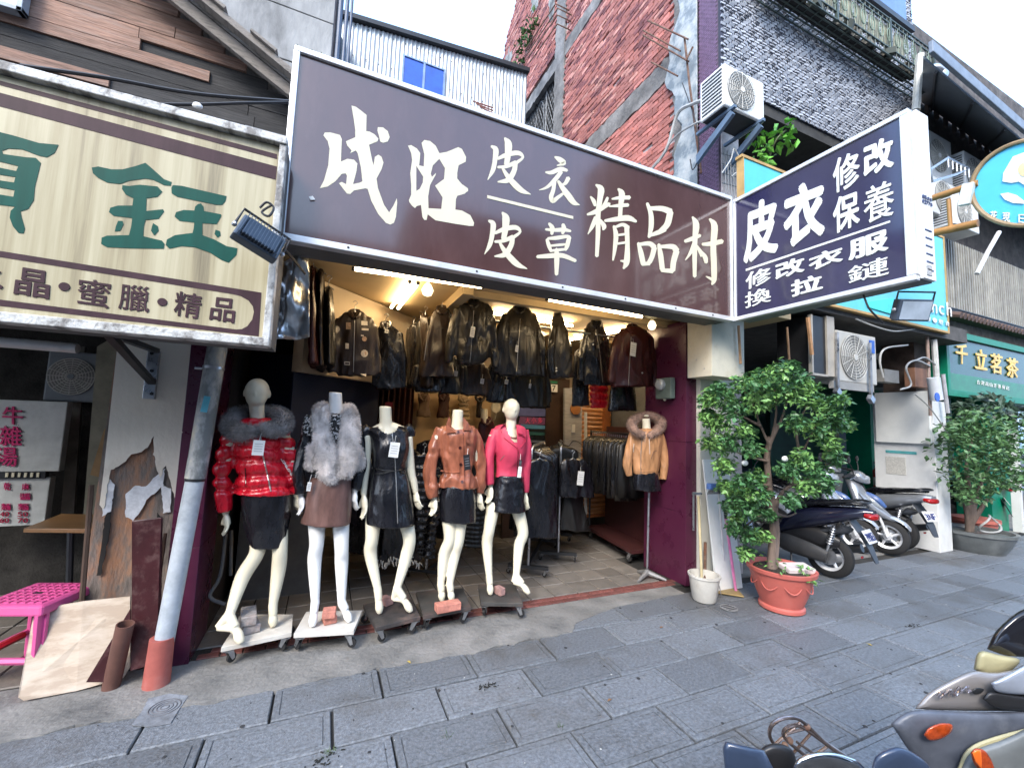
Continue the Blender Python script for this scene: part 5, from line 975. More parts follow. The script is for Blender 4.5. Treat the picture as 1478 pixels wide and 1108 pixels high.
# ================================================================ fur
def fur(base_mesh, n, L, name, m_, par, seed=3, lean=(0, 0, -.6)):
    me = base_mesh; me.calc_loop_triangles(); nt_ = len(me.loop_triangles); tv = np.empty(nt_*3, int); me.loop_triangles.foreach_get('vertices', tv); tv = tv.reshape(-1, 3)
    co = np.empty(len(me.vertices)*3); me.vertices.foreach_get('co', co); co = co.reshape(-1, 3); no = np.empty(len(me.vertices)*3); me.vertex_normals.foreach_get('vector', no); no = no.reshape(-1, 3)
    g = np.random.default_rng(seed); A = co[tv[:, 0]]; B = co[tv[:, 1]]; C = co[tv[:, 2]]; ar = np.linalg.norm(np.cross(B-A, C-A), axis=1); idx = g.choice(nt_, n, p=ar/ar.sum())
    u, v = g.random(n), g.random(n); s = u+v > 1; u[s], v[s] = 1-u[s], 1-v[s]; p = A[idx]+(B-A)[idx]*u[:, None]+(C-A)[idx]*v[:, None]; nn = no[tv[idx, 0]]
    cl = np.stack([sines(p, seed+k, 30) for k in range(3)], 1)*.35
    d = nn+np.array(lean)*.8+cl+g.normal(size=(n, 3))*.18; d /= np.linalg.norm(d, axis=1)[:, None]; side = np.cross(d, g.normal(size=(n, 3))); side /= np.linalg.norm(side, axis=1)[:, None]
    l = (L*g.uniform(.6, 1.2, n))[:, None]; w = .0011; q = d+np.array(lean)*.5; q /= np.linalg.norm(q, axis=1)[:, None]
    vs = np.stack([p-side*w, p+side*w, p+d*l*.55+side*w*.8, p+d*l*.55-side*w*.8, p+d*l*.55+q*l*.5], 1).reshape(-1, 3); k = np.arange(n)*5
    fs = np.concatenate([np.stack([k, k+1, k+2, k+3], 1).tolist(), ]).tolist()+np.stack([k+3, k+2, k+4], 1).tolist()
    fm = bpy.data.meshes.new(name); fm.from_pydata(vs.tolist(), [], fs); fm.update(); fm.shade_smooth(); return ob(name, fm, m_, par, kind='stuff')
# ================================================================ mannequins
M_man = mat('cream_mannequin', (.72, .66, .5), .28, var=.03, spec=.5, coat=.2); M_manw = mat('white_mannequin', (.78, .78, .76), .3, var=.03, coat=.2); M_manc = mat('ivory_mannequin', (.76, .71, .55), .28, var=.03, coat=.2)
def hand(mb, w, t, lat, side):
    w, t = V(*w), V(*t); d = nrm(t-w); L = max(.15, min(.19, np.linalg.norm(t-w))); lat = nrm(lat-d*np.dot(lat, d)); n_ = np.cross(d, lat)
    pl_ = L*.5; fl = np.append(n_, .55)
    mb.tube([w-d*.03, w, w+d*pl_*.5, w+d*pl_], [.024, .023, .036, .034], 12, 3, flat=fl)
    for k, (o, ln) in enumerate(((-.027, .42), (-.0095, .5), (.0085, .47), (.026, .38))):
        b = w+d*pl_*.85+lat*o*1.0; cu = n_*side*.012
        mb.tube([b, b+d*L*ln*.45+lat*o*.1+cu*.6, b+d*L*ln*.8+cu*1.6, b+d*L*ln+cu*2.8+lat*o*.1], [.0098, .0092, .0085, .007], 8, 2)
    b = w+d*L*.12-lat*.022; mb.tube([b, b-lat*.018+d*L*.16+n_*side*.012, b-lat*.024+d*L*.34+n_*side*.02], [.013, .0105, .0085], 8, 2)
def mannequin(name_label, Y, org_px, skin, neck, head=None, sh=None, arms=(), legs=(), hw=.15):
    t = T('mannequin', name_label, 'mannequin', PG(*org_px, .15), 'dressed mannequins on wheeled boards'); mb = MB()
    nb_, nt2 = P(*neck[0], Y), P(*neck[1], Y)
    hipc = P(*sh['hip'], Y); chest = (P(*sh['l'], Y)+P(*sh['r'], Y))/2
    ch_ = chest-V(0, 0, .1)
    mb.tube([chest+V(0, .02, .0), chest-V(0, 0, .09), (chest+hipc)/2, hipc+V(0, 0, .05), hipc-V(0, 0, .06)], [.05, .108, .075, .105, .09], 20, 4, flat=(0, 1, 0, .62))
    mb.tube([P(*sh['l'], Y)+V(.01, 0, -.02), chest+V(0, .01, .01), P(*sh['r'], Y)+V(-.01, 0, -.02)], [.045, .06, .045], 14, 4)
    mb.tube([chest-V(0, 0, .03), nb_, nt2], [.075, .05, .046], 18, 4)
    if head:
        c = P(head[0], head[1], Y-.01); rz = head[2]; 
        mb.tube([nt2-V(0, 0, .0), c-V(0, 0, rz*.5)], [.046, .05], 16)
        mb.ell(c+V(0, 0, rz*.14), rz*.74, rz*.86, rz*.86, 24, 16); mb.ell(c-V(0, rz*.08, rz*.16), rz*.66, rz*.72, rz*.84, 24, 14)
        mb.ell(c+V(0, -rz*.78, -rz*.08), rz*.08, rz*.12, rz*.2, 10, 8)
        for s in (-1, 1): mb.ell(c+V(s*rz*.74, .01, -rz*.05), rz*.09, rz*.2, rz*.27, 10, 8)
    else: mb.ell(nt2, .047, .047, .006, 18, 6)
    for a in arms:
        pts = T_px(a['p'], Y); mb.tube(pts, a.get('r', [.043, .036, .03, .022][:len(pts)] if len(pts) == 4 else [.043, .033, .022]), 14, 5)
        hand(mb, pts[-1], P(a['tip'][0], a['tip'][1], Y+a['tip'][2] if len(a['tip']) > 2 else Y), V(a.get('lat', .45), -.9, 0), a.get('s', 1))
    for l in legs:
        toe = PG(*l['toe'], .158); ank = P(*l['ank'], (Y*.4+toe[1]*.6) if 'ay' not in l else l['ay']); k_ = P(*l['knee'], Y-.02); hp_ = P(*l['top'], Y)
        cf = P(*l['calf'], Y*.75+ank[1]*.25+.01)
        hp0 = hp_+nrm(hp_-k_)*.06
        mb.tube([hp0, hp_, k_, cf, ank], [.056, .06, .049, .047, .028], 18, 6)
        heel = ank+V(0, .02, -.035) if 'heel' not in l else P(*l['heel'], toe[1]+.07)
        d = nrm(toe-ank); mb.tube([heel, ank*.5+toe*.5+V(0, 0, -.004), toe-d*.03, toe+d*.005], [.022, .026, .03, .017], 14, 4, flat=(0, 0, 1, .72)); mb.tube([ank, (ank+toe)/2+V(0, 0, .008)], [.031, .027], 12, 2)
        mb.tube([ank+V(0, 0, .01), heel], [.03, .023], 12, 2)
    me = fuse(mb, .006, 5, .5); o = ob('body', me, skin, t, smooth=2); t['h'] = 1; del t['h']; return t, skin_of(o)
def cloth(rows, sleeves, Y, vox=.009, fn=None, dr=.62, dmin=.06, it=5, sq=1.0, extra=None):
    mb = MB(); ring_rows(mb, rows, Y, dr, dmin, sq=sq)
    for s in sleeves:
        q = T_px([p[:3] if len(p) > 3 else p[:2] for p in s], Y); mb.tube(q, [p[-1] for p in s], 16, 5)
    if extra: extra(mb)
    return fuse(mb, vox, it, .5, fn)
def quilt(zs, amp=.012, w=None):
    def fn(co, no):
        z = co[:, 2]+.012*sines(co, 5, 9); d = np.min(np.abs(z[:, None]-np.array(zs)[None]), axis=1); f = 1-np.exp(-(d/.018)**2)
        s = sines(co, 8, 45, st=(1.4, 1, .5)); return co+no*((f-1)*amp*1.5+np.exp(-(d/.03)**2)*-np.abs(s)*.005+.002*s)[:, None]
    return fn
L_red = leather('red_shiny_puffer', (.58, .006, .02), .27, .45, .35); L_blk = leather('black_leather', (.008, .008, .011), .27, .35, .35); L_blk2 = leather('soft_black_leather', (.009, .009, .009), .38, .4, .1)
L_brn = leather('taupe_leather', (.16, .085, .07), .42, .12); L_tan = leather('chestnut_leather', (.3, .1, .055), .36, .35); L_pink = mat('pink_suede', (.55, .045, .1), .55, var=.12, bump=.15, bscale=30)
L_cam = leather('camel_leather', (.45, .23, .11), .4, .3); L_mar = leather('maroon_leather', (.05, .009, .008), .38, .4, .05); L_dbr = leather('dark_brown_leather', (.022, .013, .01), .38, .4, .1); L_gry = leather('charcoal_leather', (.017, .015, .013), .33, .4, .15)
M_fg = mat('grey_fur', (.21, .2, .2), .8, var=.45, scale=14, sheen=.3); M_fw = mat('silver_fur', (.72, .67, .64), .8, var=.35, scale=9, sheen=.3); M_fb = mat('brown_fur', (.26, .16, .12), .8, var=.4, scale=14, sheen=.3)
# ---- 1: red puffer
Y = 3.42
m1, b1 = mannequin('headed cream mannequin in red puffer jacket with grey fur collar', Y, (372, 915), M_man, [(372, 612), (371, 596)], (371, 567, .103), dict(l=(340, 622), r=(404, 620), hip=(385, 725)),
    [dict(p=[(336, 628), (323, 672), (319, 705), (326, 741)], tip=(330, 768, -.02)), dict(p=[(408, 626), (421, 660), (427, 690), (428, 716)], tip=(429, 742, .02), s=-1)],
    [dict(top=(372, 765), knee=(371, 797), calf=(350, 833), ank=(331, 888), toe=(348, 927), heel=(314, 906)), dict(top=(402, 765), knee=(404, 793), calf=(402, 823), ank=(394, 873), toe=(394, 903))])
zr = [P(372, y, Y)[2] for y in (626, 644, 664, 684, 701)]
j = ob('jacket', cloth([(603, 352, 394, 0, .08), (610, 336, 406, 0, .11), (625, 333, 410, 0, .13), (650, 338, 409, -.01, .135), (680, 340, 413, -.01, .12), (700, 338, 424, 0, .14), (712, 338, 426, 0, .145)], [[(340, 616, 0, .055), (327, 645, 0, .058), (320, 685, -.01, .056), (324, 728, -.02, .047), (325, 738, -.02, .042)], [(404, 614, 0, .055), (416, 645, 0, .056), (424, 680, 0, .054), (429, 712, 0, .045)]], Y, .009, quilt(zr)), L_red, m1, smooth=2)
bj = skin_of(j)
ob('skirt', cloth([(706, 346, 424, 0, .13), (735, 348, 421), (765, 353, 417), (788, 359, 413)], [], Y, .009, wrinkle(.003, 14, 3, (1, 1, .8)), .82), L_blk, m1, smooth=2)
cm = MB(); cm.tube([P(372, 596, Y+.11), P(348, 597, Y+.06), P(334, 608, Y-.02), P(340, 622, Y-.1), P(362, 623, Y-.15), P(370, 618, Y-.15)], [.045, .05, .055, .055, .045, .03], 16, 5)
cm.tube([P(372, 596, Y+.11), P(394, 596, Y+.06), P(408, 604, Y-.02), P(406, 616, Y-.1), P(388, 619, Y-.15), P(378, 612, Y-.15)], [.045, .05, .055, .055, .045, .03], 16, 5)
cme = fuse(cm, .01, 3); co_ = ob('fur_collar', cme.copy(), M_fg, m1, smooth=2); fur(cme, 9000, .026, 'fur_hair', M_fg, m1, 11, (0, 0, -.3))
M_zip = mat('zip_metal', (.5, .48, .45), .35, .8)
ob('zip', line_on(bj, [(375, 622), (380, 660), (386, 685), (391, 709)], .005, Y-.13), M_zip, m1)
for pts in (((340, 626), (355, 629), (368, 627)),): 
    for k, ch in enumerate('LOVELOVE'): x = 336+4.6*k; yy = 634-k*1.3; glyph(ch, [on(bj, x, yy-3.5, .004, Y-.13), on(bj, x+4, yy-4, .004, Y-.13), on(bj, x+4, yy+1, .004, Y-.13), on(bj, x, yy+1.5, .004, Y-.13)], nrm(CAM-P(350, 630, Y)), M_paper, m1, .002, .03, 'letter')
for k, ch in enumerate('LOVELOVE'): x = 405+1.9*k; yy = 664+3*k; glyph(ch, [on(bj, x, yy-2, .004, Y-.13), on(bj, x+3.5, yy-3, .004, Y-.13), on(bj, x+5, yy+.5, .004, Y-.13), on(bj, x+1.5, yy+1.5, .004, Y-.13)], nrm(CAM-P(410, 680, Y)), M_paper, m1, .002, .03, 'letter')
ob('pocket_seam', line_on(bj, [(354, 675), (355, 702)], .003, Y-.13), L_blk, m1)
tag_card(m1, 373, 646, 17, 25, Y-.19, tilt=.05)
# ---- 2: fur vest
Y = 3.4
m2, b2 = mannequin('headless white mannequin in silver fur vest and taupe leather skirt', Y, (478, 895), M_manw, [(485, 594), (484, 567)], None, dict(l=(458, 607), r=(509, 607), hip=(476, 705)),
    [dict(p=[(452, 607), (437, 650), (431, 682), (434, 714)], tip=(438, 742, -.04)), dict(p=[(512, 607), (520, 650), (518, 680), (512, 709)], tip=(510, 735, -.02), s=-1)],
    [dict(top=(457, 752), knee=(457, 784), calf=(454, 810), ank=(455, 868), toe=(451, 903)), dict(top=(492, 752), knee=(493, 792), calf=(493, 813), ank=(493, 868), toe=(505, 896))])
M_knit = mat('black_white_knit', (.015, .015, .016), .8, scale=55, detail=1, col2=(.5, .5, .5)); rp_ = [n for n in M_knit.node_tree.nodes if n.type == 'VALTORGB'][0].color_ramp; rp_.elements[0].position = .53; rp_.elements[1].position = .58
s_ = ob('sweater', cloth([(596, 468, 500, 0, .07), (604, 452, 514, 0, .1), (640, 450, 516), (680, 452, 510), (695, 450, 508)], [], Y, .009, wrinkle(.004, 30, 4)), M_knit, m2, smooth=2)
for q in ([(453, 606, 0, .05), (441, 640, 0, .048), (432, 678, -.02, .046), (434, 712, -.03, .04)], [(512, 606, 0, .05), (519, 645, 0, .048), (519, 678, 0, .045), (512, 706, -.01, .04)]):
    mb = MB(); mb.tube(T_px([p[:3] for p in q], Y), [p[3] for p in q], 16, 5); ob('sleeve', fuse(mb, .009, 4, .5, wrinkle(.006, 30, 6)), L_blk, m2, smooth=2)
mb = MB(); a = T_px([(452, 600, -.02), (448, 612, -.02), (446, 628, -.02)], Y); mb.tube(a, [.05, .054, .052], 14, 4); ob('sleeve_cap', fuse(mb, .008, 3), M_knit, m2, smooth=2)
ob('skirt', cloth([(688, 450, 508), (700, 445, 508), (730, 438, 508), (755, 433, 506)], [], Y, .009, wrinkle(.002, 14, 5), .82), L_brn, m2, smooth=2)
for sx in (0, 1):
    vm = MB()
    pts = [(468, 590, -.03), (461, 606, -.08), (465, 635, -.12), (470, 662, -.13), (474, 688, -.13)] if sx == 0 else [(501, 590, -.03), (506, 606, -.08), (503, 635, -.12), (501, 662, -.13), (496, 688, -.13)]
    vm.tube(T_px(pts, Y), [.05, .062, .062, .072, .05], 18, 5, flat=(0, 1, 0, .7)); ex = [(450, 640, -.06), (450, 675, -.06)] if sx == 0 else [(514, 640, -.05), (515, 675, -.05)]
    vm.tube(T_px(ex, Y), [.035, .04], 16, 4); vm.tube(T_px([(468 if sx == 0 else 500, 590, .0), (465 if sx == 0 else 505, 600, .09), (470 if sx == 0 else 500, 670, .12)], Y), [.05, .06, .06], 16, 4)
    if sx == 0: vm.tube(T_px([(478, 690, -.12), (481, 698, -.12)], Y), [.05, .03], 12, 2)
    vme = fuse(vm, .011, 4, .5, wrinkle(.012, 16, 8+sx)); ob('fur_vest_half', vme.copy(), M_fw, m2, smooth=2); fur(vme, 17000, .024, 'fur_hair', M_fw, m2, 20+sx, (0, 0, -.45))
tag_card(m2, 446, 702, 6, 14, Y-.12)
# ---- 3: black dress
Y = 3.42
m3, b3 = mannequin('headless ivory mannequin in sleeveless black leather zip dress', Y, (570, 880), M_manc, [(557, 612), (556, 587)], None, dict(l=(534, 622), r=(584, 620), hip=(561, 705)),
    [dict(p=[(529, 628), (528, 671), (526, 692), (525, 714)], tip=(529, 752, -.04), r=[.042, .034, .03, .023]), dict(p=[(588, 630), (593, 679), (597, 695), (600, 710)], tip=(603, 737, -.04), r=[.042, .034, .03, .023], s=-1)],
    [dict(top=(539, 745), knee=(537, 777), calf=(535, 799), ank=(545, 849), toe=(548, 884)), dict(top=(584, 745), knee=(591, 778), calf=(586, 803), ank=(573, 849), toe=(593, 882), heel=(568, 864))])
me = cloth([(612, 546, 572, 0, .07), (618, 530, 588, 0, .1), (632, 533, 590, 0, .12), (650, 537, 590, -.02, .125), (677, 537, 586, 0, .1), (703, 533, 592), (735, 529, 596), (756, 527, 598)], [[(533, 617, 0, .04), (525, 624, 0, .045), (523, 632, 0, .035)], [(586, 615, 0, .04), (592, 622, 0, .045), (594, 631, 0, .035)]], Y, .008, wrinkle(.006, 26, 31), .82)
prune(me, [(543, 600), (545, 614), (552, 622), (562, 626), (570, 622), (576, 612), (576, 600)], Y); d3 = ob('dress', me, L_blk, m3, smooth=2); b = skin_of(d3)
ob('zip', line_on(b, [(566, 626), (570, 660), (572, 700), (574, 755)], .004, Y-.12, 10), M_zip, m3); ob('waist_seam', line_on(b, [(537, 675), (555, 679), (570, 680), (586, 676)], .006, Y-.1), L_blk2, m3)
ob('tuck', line_on(b, [(538, 684), (552, 683), (568, 679)], .007, Y-.1), L_blk2, m3); ob('tuck', line_on(b, [(586, 684), (577, 681)], .007, Y-.1), L_blk2, m3)
tag_card(m3, 569, 649, 14, 22, Y-.17)
# ---- 4: chestnut jacket
Y = 3.46
m4, b4 = mannequin('headless ivory mannequin in chestnut leather jacket and short black skirt', Y, (650, 866), M_manc, [(660, 614), (661, 592)], None, dict(l=(638, 624), r=(683, 624), hip=(660, 705)),
    [dict(p=[(633, 628), (625, 660), (622, 690), (627, 719)], tip=(627, 746, -.03)), dict(p=[(686, 628), (691, 665), (694, 690), (692, 713)], tip=(693, 736, -.02), s=-1)],
    [dict(top=(648, 748), knee=(649, 778), calf=(641, 800), ank=(636, 842), toe=(638, 866)), dict(top=(664, 748), knee=(661, 781), calf=(656, 800), ank=(649, 842), toe=(652, 866))])
me = cloth([(612, 647, 673, 0, .08), (617, 635, 686, 0, .1), (630, 632, 688, 0, .13), (655, 635, 685), (680, 639, 681), (690, 634, 686), (703, 632, 689)], [[(636, 618, 0, .045), (627, 645, 0, .052), (621, 680, -.01, .056), (623, 706, -.02, .055), (626, 718, -.02, .04)], [(684, 618, 0, .045), (690, 645, 0, .05), (694, 680, 0, .052), (694, 700, 0, .05), (692, 712, 0, .038)]], Y, .008, wrinkle(.008, 30, 41), .74)
prune(me, [(650, 600), (650, 613), (658, 620), (668, 618), (670, 606), (668, 600)], Y); j4 = ob('jacket', me, L_tan, m4, smooth=2); b = skin_of(j4)
for poly in ([(648, 601), (644, 612), (644, 625), (659, 624), (652, 617), (651, 606)], [(668, 601), (676, 610), (680, 621), (669, 621), (668, 613)]):
    mb = decal(b, poly, Y-.1, .012, .012); ob('collar_flap', mb, L_tan, m4, bev=.002)
for x, y in ((661, 623), (664, 646), (665, 670), (667, 695)): ob('button', disc(b, x, y, 2.2, Y-.12), L_mar, m4)
mb = decal(b, [(672, 631), (684, 640), (684, 646), (672, 638)], Y-.1, .004, .006); ob('chest_flap', mb, L_tan, m4)
ob('belt', line_on(b, [(636, 679), (645, 681), (655, 682), (663, 681)], .007, Y-.1), L_tan, m4); ob('placket_seam', line_on(b, [(669, 625), (671, 702)], .002, Y-.1, 8), L_mar, m4)
ob('skirt', cloth([(699, 638, 684), (725, 634, 686), (752, 635, 686)], [], Y, .009, wrinkle(.003, 20, 42), .82), L_blk, m4, smooth=2)
tag_card(m4, 674, 667, 9, 21, Y-.18, M_blk, -.15)
# ---- 5: pink jacket
Y = 3.5
m5, b5 = mannequin('headed ivory mannequin in pink suede jacket and black wrap skirt', Y, (735, 855), M_manc, [(737, 618), (738, 606)], (738, 591, .1), dict(l=(716, 626), r=(755, 626), hip=(735, 695)),
    [dict(p=[(712, 628), (707, 655), (705, 680), (708, 702)], tip=(707, 729, -.03)), dict(p=[(758, 628), (760, 658), (759, 690), (758, 713)], tip=(758, 733, -.02), s=-1)],
    [dict(top=(711, 735), knee=(706, 764), calf=(703, 786), ank=(706, 831), toe=(708, 857)), dict(top=(747, 735), knee=(755, 768), calf=(749, 788), ank=(745, 831), toe=(763, 856), heel=(741, 840))])
me = cloth([(613, 722, 750, 0, .07), (618, 714, 758, 0, .1), (632, 713, 759, 0, .13), (655, 716, 757, -.01, .13), (675, 717, 754), (689, 715, 755)], [[(716, 620, 0, .042), (709, 642, 0, .05), (705, 670, -.01, .047), (708, 700, -.02, .04)], [(757, 621, 0, .042), (760, 645, 0, .048), (759, 680, 0, .045), (758, 711, 0, .036)]], Y, .008, wrinkle(.004, 24, 51), .72)
prune(me, [(731, 603), (731, 618), (741, 637), (746, 638), (745, 620), (743, 603)], Y); j5 = ob('jacket', me, L_pink, m5, smooth=2); b = skin_of(j5)
for poly in ([(729, 610), (722, 618), (724, 624), (734, 623), (730, 616)], [(745, 612), (752, 619), (755, 627), (748, 625)], [(727, 631), (735, 625), (747, 646), (750, 652)], [(748, 627), (757, 630), (759, 636), (752, 646), (746, 637)]):
    mb = decal(b, poly, Y-.1, .01, .01); ob('lapel', mb, L_pink, m5, bev=.002)
ob('zip_pocket', line_on(b, [(722, 664), (728, 657)], .003, Y-.1), M_zip, m5); ob('front_seam', line_on(b, [(748, 652), (746, 690)], .003, Y-.1), L_mar, m5)
ob('skirt', cloth([(685, 716, 754), (712, 711, 756), (737, 706, 757)], [], Y, .009, wrinkle(.004, 16, 52, (.8, 1, 1.6)), .82), L_blk, m5, smooth=2)
tag_card(m5, 750, 681, 5, 14, Y-.18); tag_card(m5, 751, 668, 4, 8, Y-.18, M_blk)
# ---- half figure on a pole
Y = 3.62
hm = T('torso_mannequin', 'half torso mannequin in camel jacket with brown fur hood on a steel pole', 'mannequin', PG(935, 835, 0))
mb = MB(); mb.tube([P(933, 640, Y), P(933, 618, Y), P(932, 604, Y)], [.07, .046, .042], 16, 3); mb.ell(P(933, 600, Y), .03, .03, .012, 12, 6); mb.tube([P(933, 640, Y), P(933, 690, Y)], [.11, .13], 20, 3, flat=(0, 1, 0, .7)); ob('body', fuse(mb, .007, 4), M_manc, hm, smooth=2)
me = cloth([(618, 925, 942, 0, .07), (623, 912, 953, 0, .1), (640, 911, 953, 0, .12), (668, 914, 950), (678, 915, 949), (684, 916, 948)], [[(914, 625, 0, .045), (908, 650, 0, .05), (906, 672, 0, .048), (908, 687, 0, .036)], [(952, 625, 0, .045), (957, 650, 0, .05), (959, 675, 0, .05), (957, 692, 0, .038)]], Y, .009, wrinkle(.006, 26, 61), .62)
j6 = ob('jacket', me, L_cam, hm, smooth=2); b = skin_of(j6)
ob('zip', line_on(b, [(927, 629), (925, 655), (925, 683)], .004, Y-.1), M_zip, hm); ob('pocket_seam', line_on(b, [(940, 662), (943, 652), (948, 650)], .003, Y-.1), L_brn, hm); ob('hem_band', line_on(b, [(915, 679), (932, 680), (949, 679)], .005, Y-.1), L_cam, hm)
for q in (((937, 632), (938, 655)), ((915, 640), (914, 652))): ob('cord', line_on(b, q, .002, Y-.12, off=.008), M_paper, hm)
cm = MB(); cm.tube([P(930, 628, Y-.12), P(917, 622, Y-.08), P(912, 611, Y), P(920, 604, Y+.08), P(935, 601, Y+.12), P(948, 604, Y+.08), P(955, 611, Y), P(948, 622, Y-.08), P(936, 630, Y-.12)], [.03, .042, .046, .046, .05, .046, .046, .042, .03], 14, 5)
cme = fuse(cm, .01, 3); ob('fur_hood', cme.copy(), M_fb, hm, smooth=2); fur(cme, 5000, .022, 'fur_hair', M_fb, hm, 31, (0, 0, -.2))
ob('shorts', cloth([(680, 917, 950), (698, 915, 952), (708, 916, 953)], [], Y, .009, wrinkle(.005, 24, 62), .6), L_blk, hm, smooth=2)
base = PG(935, 836, 0); mb = MB(); mb.tube([V(base[0], Y, .06), V(P(937, 708, Y)[0], Y, P(937, 700, Y)[2])], .013, 10); ob('pole', mb, M_steel, hm, smooth=True)
for k in range(3):
    a = math.radians(200+120*k); mb = MB(); mb.tube([V(base[0], Y, .07), V(base[0]+.09*math.cos(a), Y+.09*math.sin(a), .045), V(base[0]+.19*math.cos(a), Y+.19*math.sin(a), .015)], [.03, .022, .012], 8, 4); ob('foot', mb, mat('cast_grey', (.3, .3, .3), .5, .5), hm, smooth=True)
# ================================================================ wheeled boards, bricks
def caster(par, x, y, z, s=1, ang=0):
    mb = MB(); R = rotz(ang)
    mb.box((x, y, z-.004*s), (.05*s, .05*s, .004)); 
    for sx in (-1, 1): mb.prism([V(x, y, z-.006)+R@V(sx*.014*s, -.018*s, 0), V(x, y, z-.006)+R@V(sx*.014*s, .018*s, 0), V(x, y, z-.006)+R@V(sx*.014*s, .03*s, -.05*s), V(x, y, z-.006)+R@V(sx*.014*s, .015*s, -.055*s)], R@V(.003, 0, 0))
    mb.box(V(x, y, z-.01), V(.03*s, .036*s, .006), R); c = ob('caster', mb, M_steel, par); mb = MB(); w = V(x, y, z-.006-.048*s)+R@V(0, .02*s, 0); rr = w[2]-.002 if s == 1 else .025*s
    mb.lathe(w-R@V(.009*s, 0, 0), [(rr*.5, 0), (rr, .002), (rr, .016*s), (rr*.5, .018*s)], 16, R@V(1, 0, 0)); ob('wheel', mb, M_rub, c, smooth=True); return c
M_dw1 = blotch('scuffed_cream_board', (.16, .1, .08), (.5, .46, .4), (.62, .59, .53), 3.5, rough=.7, p=(.3, .4, .65)); M_dw2 = mat('white_worn_board', (.58, .56, .52), .6, var=.1, dirt=.4, dirtc=(.2, .16, .12), dscale=4); M_dw3 = blotch('black_worn_board', (.03, .028, .028), (.06, .05, .047), (.18, .11, .09), 3.5, rough=.6, p=(.4, .55, .7)); M_dw4 = mat('charcoal_board', (.05, .048, .045), .6, var=.3, dirt=.4, dirtc=(.2, .1, .08), dscale=4)
def dolly(cs, m_, label, edge=None):
    q = [PG(*c, .145) for c in cs]; ctr = sum(q)/4; t = T('wheeled_board', label, 'dolly', (ctr[0], ctr[1], 0), 'wheeled boards under the mannequins')
    mb = MB(); mb.prism(q, (0, 0, -.03)); ob('board', mb, m_, t, bev=.003)
    for p in q: c = ctr+(p-ctr)*.82; caster(t, c[0], c[1], .113, 1.15, random.uniform(-2, 2))
    return t
dolly([(319, 934), (421, 912), (423, 886), (350, 886)], M_dw1, 'scuffed cream wheeled board under the red jacket mannequin')
dolly([(424, 914), (511, 909), (523, 880), (442, 882)], M_dw2, 'clean white wheeled board under the fur vest mannequin')
dolly([(543, 905), (607, 889), (590, 857), (524, 872)], M_dw3, 'black wheeled board with torn top under the black dress mannequin')
dolly([(611, 888), (680, 875), (668, 848), (600, 853)], M_dw4, 'charcoal wheeled board under the chestnut jacket mannequin')
dolly([(694, 869), (755, 870), (743, 842), (690, 843)], M_dw4, 'charcoal wheeled board under the pink jacket mannequin')
M_bk = mat('salmon_brick', (.5, .2, .15), .85, var=.3, scale=14, bump=.5, bscale=30, dirt=.3); M_gbk = mat('grey_brick', (.28, .26, .25), .9, var=.3, scale=9, bump=.6, dirt=.4, dirtc=(.3, .14, .1), dscale=8); M_pbk2 = mat('dusty_pink_brick', (.35, .2, .18), .9, var=.3, scale=12, bump=.5)
def brick_at(px, py, z, d, a, m_, label, seed=0):
    c = PG(px, py, z); mb = MB(); mb.box((c[0], c[1], z+d[2]/2), d, rotz(a)); o = ob('loose_brick', mb, m_, None, label, 'brick', 'bricks weighting the wheeled boards', bev=.006); o.modifiers['bevel'].segments = 2; return o
brick_at(359, 906, .148, (.1, .2, .055), .3, M_gbk, 'lower grey brick on the scuffed cream board'); brick_at(358, 895, .205, (.09, .19, .06), .15, M_gbk, 'upper grey brick on the scuffed cream board')
brick_at(475, 897, .148, (.085, .09, .05), .2, M_bk, 'lower salmon half brick between white mannequin feet'); brick_at(475, 889, .2, (.085, .09, .05), -.1, M_bk, 'upper salmon half brick between white mannequin feet')
brick_at(557, 871, .148, (.07, .1, .05), .5, M_pbk2, 'dusty pink half brick between the black dress mannequin feet'); brick_at(646, 880, .148, (.19, .085, .058), .08, M_bk, 'whole salmon brick across the front of the chestnut jacket mannequin feet')
brick_at(721, 857, .148, (.055, .09, .06), .3, M_pbk2, 'small pink brick piece between the pink jacket mannequin feet')
